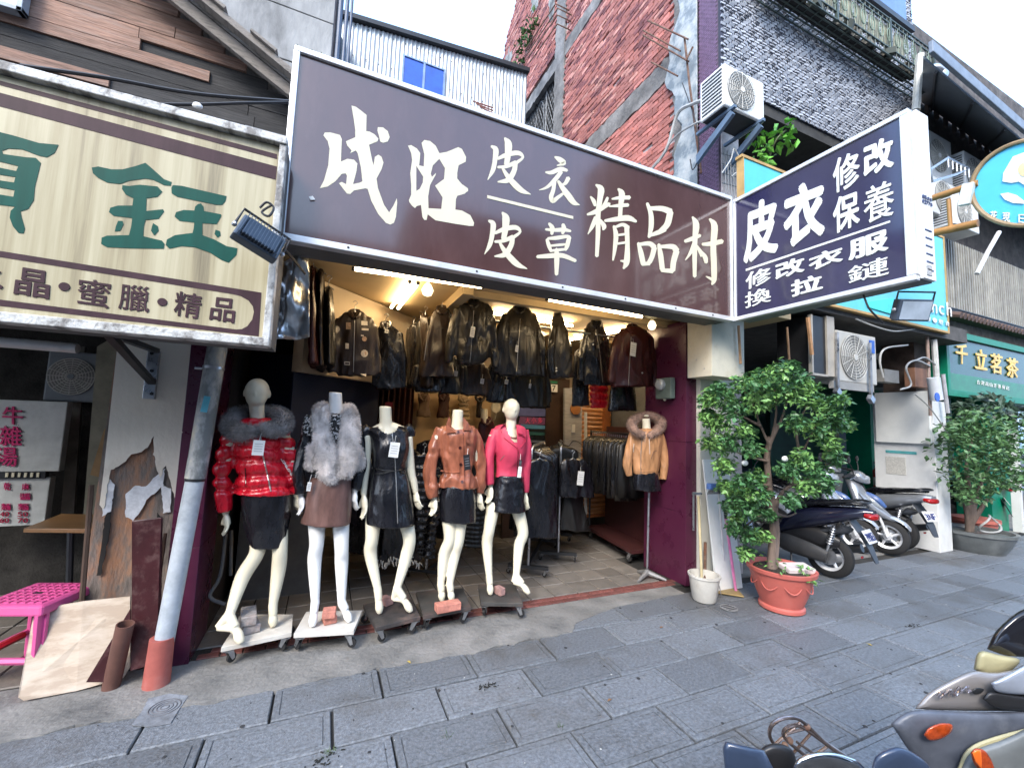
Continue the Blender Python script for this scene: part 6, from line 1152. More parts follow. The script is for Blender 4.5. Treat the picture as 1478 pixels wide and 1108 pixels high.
# ================================================================ garments on hangers
def hung(label, cat, rows, sleeves, Y, m_, fn=None, neck=None, zipx=None, tags=(), dr=.38, name='jacket', grp=None, collar=True, hook=True, lapel=None, buttons=(), seams=(), vox=.011, patches=()):
    c = P((rows[-1][1]+rows[-1][2])/2, rows[-1][0], Y); t = T(name, label, cat, c, grp)
    o = ob('shell', cloth(rows, sleeves, Y, vox, fn or wrinkle(.009, 20, int(c[0]*97) % 50+3), dr, .045, 4), m_, t, smooth=2); b = skin_of(o)
    if neck is None: neck = ((rows[0][1]+rows[0][2])/2, rows[0][0])
    nx_, ny_ = neck; s = np.linalg.norm(P(nx_+1, ny_, Y)-P(nx_, ny_, Y))
    if collar:
        mb = MB(); mb.tube([P(nx_, ny_-2, Y+.04), P(nx_-6, ny_, Y), P(nx_-5, ny_+5, Y-.05), P(nx_-1, ny_+9, Y-.07)], [.018, .02, .02, .012], 8, 4); mb.tube([P(nx_, ny_-2, Y+.04), P(nx_+6, ny_, Y), P(nx_+5, ny_+5, Y-.05), P(nx_+1, ny_+9, Y-.07)], [.018, .02, .02, .012], 8, 4); ob('collar', mb, m_, t, smooth=True)
    if hook:
        mb = MB(); p = P(nx_, ny_-1, Y); mb.tube([p, p+V(0, 0, .05), p+V(.02, 0, .075), p+V(.0, 0, .095), p+V(-.018, 0, .078)], .0028, 5, 4); mb.tube([p, P(nx_-8, ny_+4, Y)], .006, 5); mb.tube([p, P(nx_+8, ny_+4, Y)], .006, 5); ob('hanger', mb, M_steel, t)
    if zipx: ob('zip', line_on(b, zipx, .0035, Y-.07, 8), M_zip, t)
    for q in seams: ob('seam', line_on(b, q, .003, Y-.07, 6), M_blk, t)
    for x, y in buttons: mb = disc(b, x, y, 1.4, Y-.07, 8); ob('button', mb, M_paper, t)
    for poly, pm_ in patches:
        mb = decal(b, poly, Y-.09, .003); 
        if mb: ob('patch', mb, pm_, t)
    for q in tags: tag_card(t, *q[:4], Y-.13, *(q[4:]))
    return t
G = 'leather garments hung in the shop front'
O_ = lambda x, y, r, n=10: [(x+r*math.cos(t), y+r*1.05*math.sin(t)) for t in np.linspace(0, 6.28, n, endpoint=False)]
R_ = lambda x, y, w, h: [(x-w/2, y-h/2), (x+w/2, y-h/2+.5), (x+w/2, y+h/2+.5), (x-w/2, y+h/2)]
pc, po_, pd_ = mat('cream_patch', (.6, .55, .48), .7, var=.15, scale=60), mat('tan_patch', (.45, .3, .2), .7, var=.3, scale=60), mat('dark_patch', (.03, .02, .02), .7)
hung('dark brown jacket with many sewn patches hung by the cream wall', 'jacket', [(450, 503, 521, 0, .04), (455, 491, 531), (466, 486, 541), (500, 488, 541), (543, 486, 545)], [[(490, 460, 0, .04), (484, 490, 0, .048), (480, 520, 0, .045), (479, 538, 0, .04)], [(538, 470, 0, .035), (543, 500, .02, .045), (545, 540, .02, .04)]], 3.95, L_dbr, zipx=[(512, 462), (511, 500), (510, 541)], grp=G,
     patches=[(O_(486, 475, 4.5), pc), (R_(503, 470, 7, 10), po_), (R_(526, 466, 9, 6), pc), (R_(527, 475, 10, 3), pc), (R_(523, 484, 4, 2), pc), (O_(526, 489, 3.5), po_), (R_(501, 499, 5, 8), pc), (O_(526, 510, 5.2), pc), (O_(526, 510, 3), po_), (R_(501, 524, 8, 5), pc), (R_(501, 524, 6, 2.5), pd_), (R_(524, 541, 9, 4), pc)])
hung('plain black jacket hung behind the patched one', 'jacket', [(467, 551, 563, 0, .04), (473, 543, 573), (485, 541, 579), (520, 542, 580), (562, 541, 582)], [[(543, 476, 0, .03), (541, 520, 0, .04), (540, 558, 0, .035)], [(576, 480, 0, .03), (581, 520, 0, .04), (582, 560, 0, .035)]], 4.25, L_blk, tags=[(558, 478, 5, 5)], grp=G)
for i, (x0, x1, y0, y1, m_, lb) in enumerate(((446, 459, 385, 528, L_mar, 'dark maroon coat seen edge on at the far left of the hanging row'), (457, 469, 392, 532, L_dbr, 'brown coat seen edge on second from the left of the hanging row'), (468, 481, 414, 530, L_gry, 'charcoal coat with white tag seen edge on beside the patched jacket'))):
    hung(lb, 'coat', [(y0, x0+4, x1-4, 0, .06), (y0+12, x0+2, x1-2, 0, .2), (y0+50, x0, x1, 0, .25), (y1, x0, x1+1, 0, .26)], [], 3.62+.12*i, m_, wrinkle(.016, 18, 70+i, (1, 1.6, .15)), dr=1, name='coat', grp=G, collar=False, tags=[((x0+x1)/2, y0+40, 3, 14)] if i == 2 else ())
hung('brown black jacket seen from its side left of the two big ones', 'jacket', [(444, 632, 644, 0, .05), (452, 622, 652), (480, 616, 652), (545, 612, 655)], [[(626, 458, 0, .04), (617, 500, 0, .045), (611, 545, 0, .04)]], 4.1, L_dbr, grp=G, seams=[[(628, 475), (650, 474)]], zipx=[(619, 470), (612, 520)])
for i, (x, m_) in enumerate(((596, L_blk), (606, L_blk2), (613, L_dbr))):
    hung(['black jacket at the left end of the dense centre rail', 'second black jacket from the left on the centre rail', 'dark brown jacket third from the left on the centre rail'][i], 'jacket', [(470-7*i, x-4, x+6, 0, .08), (482-6*i, x-8, x+9, 0, .17), (560, x-10, x+10, 0, .2)], [], 4.55-.12*i, m_, wrinkle(.016, 20, 80+i, (1.5, 1, .2)), dr=1, grp=G, collar=False)
hung('large charcoal zip jacket with red and white tag near the middle of the row', 'jacket', [(435, 674, 694, 0, .05), (441, 662, 706), (452, 656, 711), (490, 658, 708), (518, 658, 706), (527, 660, 696)], [[(662, 446, 0, .05), (655, 470, 0, .055), (651, 500, 0, .052), (648, 524, 0, .04)], [(706, 450, 0, .045), (712, 480, 0, .05), (714, 510, 0, .048), (713, 530, 0, .04)]], 3.9, L_gry, zipx=[(684, 448), (681, 490), (678, 526)], tags=[(682, 479, 6, 15)], grp=G, seams=[[(658, 519), (678, 521), (696, 524)]])
hung('open grey brown leather jacket with ribbed seams right of the large charcoal one', 'jacket', [(443, 742, 757, 0, .05), (449, 733, 766), (462, 725, 776), (500, 720, 779), (542, 718, 783)], [[(730, 454, 0, .045), (721, 485, 0, .05), (718, 520, 0, .048), (717, 538, 0, .04)], [(770, 460, 0, .04), (780, 490, 0, .048), (783, 520, 0, .045), (783, 543, 0, .04)]], 3.95, L_gry, grp=G, zipx=[(751, 460), (748, 500), (745, 541)], seams=[[(722, 492), (744, 490)], [(757, 470), (772, 474), (772, 486), (758, 484)], [(720, 538), (748, 541), (780, 541)], [(735, 495), (733, 538)], [(765, 492), (768, 538)]], tags=[(746, 503, 4, 9)])
hung('slim black blazer hung sideways by the thin hanger', 'blazer', [(450, 803, 809, 0, .05), (462, 797, 815), (500, 793, 824), (546, 792, 830)], [[(800, 470, -.05, .03), (795, 510, -.06, .045), (797, 541, -.06, .042)]], 3.95, L_gry, dr=.5, name='blazer', grp=G, collar=False, buttons=[(803, 531), (803, 535)])
hung('black biker jacket with zips between the slim blazer and the maroon jacket', 'jacket', [(464, 854, 867, 0, .05), (471, 845, 873), (490, 841, 876), (520, 842, 877), (556, 842, 878)], [[(847, 475, 0, .04), (840, 510, 0, .045), (838, 550, 0, .04)], [(873, 480, 0, .035), (877, 515, 0, .04), (878, 556, 0, .036)]], 4.0, L_blk, grp=G, zipx=[(860, 475), (866, 510), (870, 552)], buttons=[(856, 497)])
hung('maroon leather jacket with white tag beside the purple pillar', 'jacket', [(471, 905, 920, 0, .05), (477, 895, 932), (490, 888, 942), (520, 888, 942), (558, 884, 940)], [[(893, 484, 0, .042), (886, 510, 0, .048), (882, 552, 0, .042)], [(937, 488, 0, .04), (943, 520, 0, .046), (945, 557, 0, .042)]], 3.8, L_mar, grp=G, zipx=[(911, 486), (909, 520), (907, 557)], tags=[(914, 504, 8, 16)], buttons=[(927, 538)])
# lower rail
for i, (x0, x1, y0, y1, m_, lb, tg) in enumerate(((598, 640, 516, 566, L_blk, 'long black coat hanging at the left end of the lower row', ()), (632, 672, 516, 568, L_blk2, 'long black coat with square tag second in the lower row', [(658, 539, 5, 7)]), (664, 706, 518, 571, L_dbr, 'long brown black coat third in the lower row', [(696, 550, 5, 7)]), (700, 745, 520, 580, L_blk, 'long black coat with white tag in the middle of the lower row', [(731, 551, 5, 6)]), (738, 792, 520, 588, L_blk2, 'long black coat at the right end of the lower row', [(765, 557, 3, 6)]))):
    hung(lb, 'coat', [(y0, x0+14, x1-14, 0, .05), (y0+8, x0+5, x1-5), (y0+25, x0+3, x1-2), (y1, x0, x1+2)], [[(x0+5, y0+12, 0, .04), (x0+1, y0+35, 0, .045), (x0, y1-8, 0, .04)], [(x1-5, y0+12, 0, .04), (x1, y0+35, 0, .045), (x1+1, y1-8, 0, .04)]], 4.3, m_, wrinkle(.014, 18, 90+i, (1, 1, .25)), name='coat', grp='dark coats on the lower rail', collar=False, hook=False, tags=tg)
hung('black coat under the slim blazer on the right', 'coat', [(505, 832, 842, 0, .05), (515, 828, 846), (545, 826, 848), (586, 825, 852)], [], 4.2, L_blk, name='coat', grp='dark coats on the lower rail', collar=False)
hung('shiny red puffer jacket showing under the black biker jacket', 'jacket', [(535, 853, 876), (560, 851, 878), (589, 852, 877)], [], 4.25, L_red, quilt([P(865, y, 4.25)[2] for y in (555, 565, 575, 585)], .01), collar=False, hook=False)
hung('straight black skirt under the maroon jacket', 'skirt', [(545, 883, 914), (570, 880, 917), (593, 878, 918)], [], 4.1, L_blk, name='skirt', collar=False, hook=False)
# rails
rl = MB(); rl.tube([V(-.35, 3.98, 2.66), V(-.1, 4.0, 2.66)], .012, 8); rl.tube([V(1.05, 4.0, 2.62), V(3.44, 3.95, 2.62)], .012, 8); rail = ob('clothes_rail', rl, M_steel, None, 'steel clothes rail under the cream ceiling carrying the jackets', 'rail')
# vests on the tan wall
for i, (x0, x1, y0, y1, m_, lb) in enumerate(((600, 623, 569, 602, mat('light_brown_suede', (.2, .12, .07), .7), 'light brown vest leftmost on the tan wall'), (630, 651, 569, 603, mat('dark_brown_suede', (.06, .02, .012), .6), 'dark brown vest in the middle of the tan wall'), (658, 680, 571, 607, mat('sand_puffer', (.4, .28, .16), .5), 'sand coloured quilted vest right on the tan wall'), (686, 700, 571, 602, L_dbr, 'dark jacket at the right edge of the tan wall'))):
    hung(lb, 'vest', [(y0, x0+8, x1-8), (y0+4, x0+2, x1-2), (y0+16, x0+3, x1-3), (y1, x0, x1)], [], 5.7, m_, quilt([P(660, y, 5.7)[2] for y in (580, 587, 594, 601)], .02) if i == 2 else wrinkle(.01, 20, 100+i), name='vest', grp='vests on the tan wall', hook=False, vox=.014)
mx_ = hung('brown fringed jacket on a headless bust behind the pink jacket', 'jacket', [(604, 697, 707), (612, 690, 715), (640, 688, 718), (665, 690, 716)], [], 4.9, L_mar, name='jacket', hook=False)
mb = MB(); mb.tube([P(699, 612, 4.9), P(699, 590, 4.9)], [.05, .04], 12); ob('bust_neck', mb, M_man, mx_, smooth=True)
# ================================================================ racks
def rack(label, a, b, zt, posts=True):
    a, b = V(*a), V(*b); t = T('clothes_rack', label, 'clothes rack', (a+b)/2*V(1, 1, 0)); d = nrm(b-a); s = np.cross(d, V(0, 0, 1))
    for p, sg in ((a, 1), (b, -1)):
        mb = MB(); mb.tube([p*V(1, 1, 0)+V(0, 0, .12), p*V(1, 1, 0)+V(0, 0, zt-.12), p*V(1, 1, 0)+d*sg*.03+V(0, 0, zt-.03), p*V(1, 1, 0)+d*sg*.1+V(0, 0, zt)], .014, 8, 4); ob('post', mb, M_steel, t, smooth=True)
        mb = MB(); mb.box(p*V(1, 1, 0)+V(0, 0, .11), (.05, .42, .03), rotz(math.atan2(d[1], d[0]))); ob('foot_bar', mb, M_dark, t)
        for k in (-1, 1): q = p*V(1, 1, 0)+s*k*.19; caster(t, q[0], q[1], .095, .95, random.uniform(-1, 1))
    mb = MB(); mb.tube([a*V(1, 1, 0)+d*.1+V(0, 0, zt), b*V(1, 1, 0)-d*.1+V(0, 0, zt)], .014, 8); ob('rail', mb, M_steel, t, smooth=True)
    mb = MB(); mb.box((a+b)/2*V(1, 1, 0)+V(0, 0, .115), (np.linalg.norm(b-a), .03, .03), rotz(math.atan2(d[1], d[0]))); ob('base_bar', mb, M_dark, t); return t
def rail_set(proto_fn, a, b, zt, n, labels, grp, cat, name, m_list, w=.42, h=.9, seed=1, shoulder=.2):
    """garments hanging edge to edge across a rail from a to b"""
    a, b = V(*a), V(*b); d = nrm(b-a); ang = math.atan2(d[1], d[0]); g = np.random.default_rng(seed); base = []
    for v in range(2):
        mb = MB(); R = []
        for z, ww, th in ((0, .05, .02), (-.03, .5, .028), (-.08, .86, .034), (-.3, .9, .035), (-.6*h/.9, .96, .04), (-h, 1.0, .045)):
            ring = []
            for t in np.linspace(0, 2*math.pi, 40, endpoint=False): fold = 1+.35*math.sin(t*7+v*2+z*3)*(min(1, -z*2)); ring.append(V(th*math.cos(t)*fold, w/2*ww*math.sin(t), z))
            R.append(ring)
        mb.rings([[p for p in r] for r in R]); me = mb.mesh('garment'); me.shade_smooth(); base.append(me)
    for k in range(n):
        t = (k+.5)/n; p = a+(b-a)*t; me = base[k % 2].copy(); me.materials.append(m_list[k % len(m_list)]); o = bpy.data.objects.new(name, me); COL.objects.link(o); ORG[o.name] = V(p[0], p[1], zt-.02); o.location = (p[0], p[1], zt-.03)
        o.rotation_euler = (g.normal()*.02, g.normal()*.03, ang+g.normal()*.08); o.scale = (1, g.uniform(.9, 1.1), g.uniform(.92, 1.05)); o['label'] = labels; o['category'] = cat; o['group'] = grp
        mb = MB(); mb.tube([V(0, 0, -.01), V(0, 0, .03), V(0, .012, .045), V(0, 0, .055), V(0, -.01, .045)], .0025, 4, 2); hm_ = mb.mesh('hanger'); hm_.materials.append(M_steel); h_ = bpy.data.objects.new('hanger', hm_); COL.objects.link(h_); h_.parent = o
    return base
ra, rb = P(786, 805, 4.2), 0
rack('low steel rack of black leather skirts behind the pink jacket mannequin', (2.02, 4.05, 0), (2.62, 4.9, 0), 1.34)
rack('steel rack of black coats behind the chestnut jacket mannequin', (1.0, 4.25, 0), (1.75, 5.1, 0), 1.42)
rack('second steel rack carrying black shorts near the glass door', (2.55, 4.35, 0), (2.95, 5.1, 0), 1.34)
rail_set(None, (2.06, 4.1, 0), (2.6, 4.86, 0), 1.34, 12, 'black leather skirt on the low steel rack behind the pink jacket mannequin', 'black skirts on the low rack', 'skirt', 'skirt', [L_blk, L_blk2], .5, .88, 2)
rail_set(None, (1.02, 4.3, 0), (1.72, 5.05, 0), 1.42, 14, 'black coat on the steel rack behind the chestnut jacket mannequin', 'black coats on the middle rack', 'coat', 'coat', [L_blk, L_blk2, L_gry], .5, 1.0, 3)
rail_set(None, (.25, 4.15, 0), (.85, 4.5, 0), 1.32, 9, 'black coat hanging behind the black dress mannequin', 'black coats behind the dress', 'coat', 'coat', [L_blk, L_blk2], .46, .9, 4)
rail_set(None, (2.6, 4.4, 0), (2.92, 5.0, 0), 1.36, 7, 'dark garment hanging behind the black shorts', 'dark garments behind the shorts', 'garment', 'garment', [L_blk2, L_blk], .45, .85, 5)
hung('black leather shorts with white tag on a pale blue hanger', 'shorts', [(662, 812, 842), (672, 808, 850), (700, 805, 857), (717, 805, 858)], [], 4.25, L_blk, wrinkle(.012, 18, 7), name='shorts', collar=False, tags=[(838, 690, 9, 17)], dr=.3)
hung('black padded skirt hanging below the shorts', 'skirt', [(715, 812, 842), (740, 810, 845), (765, 808, 850)], [], 4.35, L_blk2, wrinkle(.012, 18, 9), name='skirt', collar=False, hook=False)
hung('long black leather coat end on, right of the pink jacket mannequin', 'coat', [(662, 768, 790), (670, 762, 800), (700, 760, 803), (776, 758, 805)], [], 4.0, L_blk, wrinkle(.01, 14, 12, (1, 1, .3)), name='coat', dr=.3, collar=False)
hung('black quilted puffer coat between the black dress and chestnut jacket', 'coat', [(655, 600, 625), (665, 596, 632), (700, 596, 632), (805, 600, 630)], [[(628, 672, -.05, .06), (634, 720, -.08, .06), (624, 760, -.1, .055), (616, 806, -.1, .05)]], 4.0, L_blk, quilt([P(615, y, 4.0)[2] for y in range(670, 810, 11)], .012), name='coat', dr=.4, collar=False)
hung('black horizontally quilted coat behind the chestnut jacket mannequin legs', 'coat', [(700, 668, 700), (740, 668, 702), (792, 668, 700)], [], 4.3, L_blk2, quilt([P(685, y, 4.3)[2] for y in range(700, 795, 7)], .012), name='coat', dr=.35, collar=False, hook=False)
wl = T('white_frill', 'black and white ruffled trim of a skirt hanging low behind the mannequin legs', 'skirt', P(575, 815, 4.1))
mb = MB()
for k in range(46): a = P(545+1.4*k+random.uniform(-1, 1), 808+random.uniform(-3, 5)+3*math.sin(k*.3), 4.05); mb.tube([a, a+V(random.uniform(-.02, .02), random.uniform(-.03, .03), -random.uniform(.02, .06))], [.006, .003], 4)
ob('frill', mb, M_paper, wl, kind='stuff')
mb = MB(); ring_rows(mb, [(740, 548, 600), (780, 545, 605), (808, 542, 610)], 4.12, .35); ob('skirt_cloth', fuse(mb, .012, 3, .5, wrinkle(.014, 18, 15, (1, 1, .3))), L_blk, wl, smooth=2)
# right long rack before the log wall
lr = T('display_rack', 'long dark maroon wheeled display rack along the right side of the shop', 'rack', (3.65, 4.6, 0))
mb = MB(); mb.prism([V(3.78, 5.15, .16), V(3.82, 5.15, .16), V(3.66, 3.98, .16), V(3.62, 3.98, .16)], (0, 0, 1.42)); mb.prism([V(3.45, 5.15, .14), V(3.82, 5.15, .14), V(3.68, 3.98, .14), V(3.3, 3.98, .14)], (0, 0, .04)); ob('panel', mb, mat('maroon_panel', (.05, .014, .014), .5, var=.2), lr)
mb = MB(); mb.tube([V(3.48, 5.1, 1.5), V(3.36, 4.02, 1.5)], .014, 8); mb.tube([V(3.48, 5.1, .16), V(3.48, 5.1, 1.52)], .014, 8); ob('rail_frame', mb, M_dark, lr)
for x, y in ((3.5, 5.05), (3.35, 4.05), (3.72, 5.05)): caster(lr, x, y, .14, 1.5, .2)
rail_set(None, (3.46, 5.05, 0), (3.38, 4.1, 0), 1.48, 20, 'thin black leather garment on the long maroon rack', 'black garments on the maroon rack', 'garment', 'garment', [L_blk, L_blk2, L_gry], .34, .72, 6)
rs = T('wall_sign', 'dark red round paper fan on the log wall above the rack', 'wall decoration', P(900, 615, 5.2)); mb = MB(); mb.lathe(P(899, 624, 5.25), [(.12, 0), (.12, .01)], 24, (0, -1, 0)); ob('disc', mb, mat('crimson_disc', (.2, .01, .03), .5), rs)
# far dim customer-like clutter above the tan wall
rf = T('round_paper_fan', 'cream round fan with small marks hung above the brown bust', 'fan', P(716, 590, 5.2)); mb = MB(); mb.lathe(P(716, 588, 5.15), [(.07, 0), (.07, .008)], 20, (0, -1, 0)); mb.tube([P(716, 596, 5.15), P(714, 606, 5.15)], .008, 6); ob('fan_leaf', mb, mat('cream_fan', (.4, .36, .28), .7), rf)
cr = MB(); cr.bb(P(556, 580, 4.65), P(566, 590, 4.66)); ob('red_ornament', cr, mat('dark_red_ornament', (.2, .005, .01), .5), None, 'dark red ornament behind the black dress mannequin neck', 'ornament')
# ================================================================ things standing before the shop
mt = T('electric_meter', 'grey round glass electric meter on the purple pillar', 'electric meter', PX(963, 577, 3.43))
a, b = PX(951, 545, 3.43), PX(977, 575, 3.43)
mb = MB(); c = (a+b)/2; hy = abs(a[1]-b[1])/2; hz = .11
mb.box(c+V(-.035, 0, -.01), (.07, hy*1.7, hz*2.1)); ob('case', mb, mat('meter_green_grey', (.13, .17, .15), .5), mt, bev=.012)
mb = MB(); mb.lathe(c+V(-.071, .02, .03), [(.062, 0), (.062, .03), (.045, .05), (.01, .056)], 20, (-1, 0, 0)); ob('glass_dome', mb, mat('meter_glass', (.4, .42, .42), .08, spec=.8), mt, smooth=True)
mb = MB(); mb.ell(c+V(-.04, 0, -.13), .016, .016, .018, 10, 8); ob('seal', mb, M_cream, mt)
# bucket with mop
bc = PG(1013, 864, 0); bc = V(3.36, 3.02, 0); bt = T('bucket', 'dirty white plastic bucket with stick standing before the purple pillar', 'bucket', bc)
M_bkt = mat('dirty_white_plastic', (.55, .53, .48), .45, var=.1, dirt=.5, dscale=8, dirtc=(.3, .26, .2))
mb = MB(); mb.lathe(bc+V(0, 0, .004), [(.1, 0), (.108, .01), (.135, .21), (.145, .215), (.145, .235), (.128, .235), (.1, .03), (.02, .025)], 28, cap=True); ob('shell', mb, M_bkt, bt, smooth=True)
mb = MB(); mb.tube([bc+V(.14, 0, .2), bc+V(.16, -.03, .12), bc+V(.1, -.1, .08)], .004, 5, 4); ob('handle', mb, M_steel, bt)
def stick(pts, r, m_, nm, lb, cat): mb = MB(); mb.tube(pts, r, 8); return ob(nm, mb, m_, None, lb, cat, smooth=True)
stick([bc+V(.0, .02, .03), P(1008, 716, 3.2)], .013, mat('old_yellow_wood', (.5, .42, .25), .7), 'mop_handle', 'pale wooden stick standing in the dirty white bucket', 'mop')
stick([bc+V(.06, .05, .05), P(1018, 782, 3.18)], .015, M_rust, 'rusty_brush', 'short rusty brush handle leaning in the dirty white bucket', 'brush')
lk = MB(); lk.tube([P(1000, 712, 3.24), P(1012, 712, 3.24)], .014, 8); lk.tube([P(1001, 712, 3.24), P(1001, 765, 3.26)], .011, 8); ob('latch', lk, M_steel, None, 'steel bolt latch on the edge of the purple pillar above the bucket', 'latch', smooth=True)
dpn = T('dustpan', 'khaki dustpan with long pink handle leaning on the pale board', 'dustpan', PG(1055, 858, 0))
mb = MB(); q = [PG(1036, 856, .01), PG(1074, 862, .01), PG(1062, 848, .01), PG(1040, 846, .01)]; mb.prism(q, (0, 0, .012)); mb.prism([q[2], q[3], q[3]+V(0, 0, .1), q[2]+V(0, 0, .1)], (0, .012, 0)); ob('pan', mb, mat('khaki_plastic', (.28, .2, .08), .5), dpn, bev=.003)
pb_, pt_ = PG(1062, 852, .02), P(1044, 722, 3.05); mb = MB(); mb.tube([pb_, pb_+(pt_-pb_)*.82], .013, 8); ob('handle', mb, mat('pink_plastic', (.7, .22, .45), .4), dpn, smooth=True); mb = MB(); mb.tube([pb_+(pt_-pb_)*.8, pt_], .014, 8); ob('grip', mb, M_dark, dpn, smooth=True)
brm = T('broom', 'upturned blue headed broom leaning on the pale board', 'broom', PG(1050, 850, 0))
mb = MB(); mb.tube([PG(1048, 846, .01), P(1037, 706, 3.04)], .009, 8); ob('stick', mb, M_alu, brm, smooth=True)
mb = MB(); mb.box(P(1036, 702, 3.03), (.26, .05, .06), roty(.05)); ob('head', mb, mat('broom_blue', (.1, .2, .5), .5), brm, bev=.01)
mb = MB()
for k in range(24): x = -.12+.0105*k; mb.tube([P(1036, 702, 3.03)+V(x, 0, -.03), P(1036, 702, 3.03)+V(x*1.15, 0, -.07)], .004, 4)
ob('bristle', mb, M_dark, brm, kind='stuff')
# ---- big potted tree
pc_ = V(3.92, 2.66, 0); Dt = (pc_+V(0, 0, .9)-CAM)@CF
pt = T('potted_tree', 'large leafy tree in a salmon red plastic pot before the white box', 'potted tree', pc_)
M_pot = mat('salmon_pot', (.47, .115, .09), .5, var=.08, dirt=.25, dirtc=(.3, .2, .17), dscale=5, spec=.4)
mb = MB(); mb.lathe(pc_, [(.17, 0), (.185, .01), (.185, .035), (.17, .05), (.205, .14), (.245, .27), (.262, .33), (.28, .335), (.285, .365), (.265, .37), (.25, .35), (.2, .33), (.02, .33)], 40); ob('pot', mb, M_pot, pt, smooth=True)
for k in range(8):
    a0 = k*math.pi/4+.2; mb = MB(); mb.tube([pc_+V((.232+.018*(1-abs(t)))*math.cos(a0+t*.36), (.232+.018*(1-abs(t)))*math.sin(a0+t*.36), .275-.07*(1-t*t)) for t in np.linspace(-1, 1, 9)], .0055, 6); ob('swag', mb, M_pot, pt, smooth=True)
mb = MB(); mb.lathe(pc_+V(0, 0, .33), [(.25, 0), (.2, .02), (.01, .03)], 20); ob('soil', mb, mat('potting_soil', (.03, .022, .016), .95, bump=.8, bscale=30), pt)
mb = MB(); mb.box(pc_+V(.07, -.1, .375), (.26, .15, .05), rotz(-.3)@rotx(.12)); ob('white_slab', mb, mat('pinkish_stone', (.6, .52, .5), .8, dirt=.3), pt, bev=.012)
M_bark = mat('tree_bark', (.17, .125, .1), .8, var=.35, scale=14, stretch=(1, 1, .3), bump=.5, bscale=30)
TP = lambda x, y, d=0: PD(x, y, Dt+d)
base_ = pc_+V(-.1, .02, .33); tr = MB()
tr.tube([base_, TP(1116, 760), TP(1115, 735), TP(1110, 700, .02), TP(1107, 660, .03), TP(1112, 630, .02)], [.042, .034, .034, .03, .028, .024], 10, 5)
tr.tube([base_+V(.03, 0, 0), TP(1121, 770), TP(1119, 735), TP(1128, 712, -.02), TP(1142, 700, -.05)], [.034, .028, .024, .018, .014], 8, 5)
brs = [[(1112, 645), (1098, 615), (1085, 580), (1070, 560)], [(1112, 640), (1128, 605), (1140, 570), (1160, 555)], [(1110, 650), (1120, 600), (1118, 560), (1110, 540)], [(1107, 665), (1085, 660), (1060, 650), (1040, 630)], [(1112, 700), (1090, 700), (1070, 715), (1060, 740)],
       [(1142, 700), (1165, 690), (1185, 665), (1205, 640)], [(1142, 700), (1155, 660), (1175, 620), (1190, 590)], [(1098, 615), (1070, 600), (1045, 590), (1025, 585)], [(1117, 740), (1095, 745), (1075, 760), (1060, 770)], [(1165, 690), (1180, 700), (1190, 690)], [(1120, 740), (1135, 745), (1150, 740)], [(1155, 660), (1150, 620), (1165, 585)]]
for i, q in enumerate(brs): dd = random.uniform(-.25, .25); tr.tube([TP(x, y, dd*k/len(q)) for k, (x, y) in enumerate(q)], [.016, .012, .009, .005][:len(q)], 7, 4)
ob('trunk', fuse(tr, .008, 2), M_bark, pt, smooth=2)
M_lf = mat('dark_leaf', (.06, .16, .055), .4, var=.6, scale=35, spec=.55, detail=3); M_lfl = mat('young_leaf', (.15, .3, .08), .4, var=.5, scale=35, spec=.5)
cl = [(1125, 535, .13), (1100, 545, .12), (1075, 555, .12), (1150, 545, .11), (1045, 570, .12), (1025, 575, .09), (1060, 590, .13), (1095, 580, .14), (1130, 570, .14), (1160, 570, .13), (1185, 585, .12), (1205, 600, .1), (1218, 612, .07), (1180, 620, .13), (1195, 640, .1), (1150, 610, .12), (1035, 610, .12), (1028, 640, .1), (1050, 640, .12), (1075, 620, .11), (1045, 670, .11), (1070, 700, .12), (1090, 690, .1), (1060, 725, .1), (1085, 735, .11), (1100, 715, .09), (1135, 680, .1), (1160, 660, .11), (1180, 680, .1), (1165, 700, .11), (1145, 720, .08), (1190, 700, .07), (1060, 760, .1), (1080, 775, .11), (1065, 745, .1), (1048, 700, .07), (1118, 555, .13), (1098, 775, .08), (1075, 715, .1), (1110, 745, .06), (1035, 560, .08), (1210, 580, .08), (1020, 600, .08), (1205, 660, .06), (1085, 650, .08), (1075, 795, .07), (1170, 560, .09), (1140, 530, .07)]
cs, rd = [], []
for x, y, r in cl:
    for d in (-.36, -.2, -.04, .14, .34):
        if y > 740 and abs(d) > .25: continue
        k = math.sqrt(max(.1, 1-((x-1115)/125)**2)); cs.append(TP(x+random.uniform(-5, 5), y+random.uniform(-5, 5), d*k)); rd.append(r*random.uniform(.7, 1))
ix = list(range(len(cs))); random.shuffle(ix); h_ = int(len(ix)*.62)
leaves([cs[i] for i in ix[:h_]], 54, [rd[i] for i in ix[:h_]], .055, M_lf, 'foliage', pt, 5); leaves([cs[i] for i in ix[h_:]], 50, [rd[i] for i in ix[h_:]], .052, M_lfl, 'foliage', pt, 6)
for x, y in ((1075, 668), (1133, 662)): mb = MB(); mb.ell(TP(x, y, -.28), .035, .02, .025, 10, 6); ob('white_cup', mb, M_paper, pt, smooth=True)
leaves([pc_+V(.05, -.2, .4), pc_+V(.02, -.27, .34), pc_+V(-.2, -.12, .42), pc_+V(-.1, .1, .42)], 14, [.05, .04, .09, .1], .05, M_lfl, 'weeds', pt, 9)
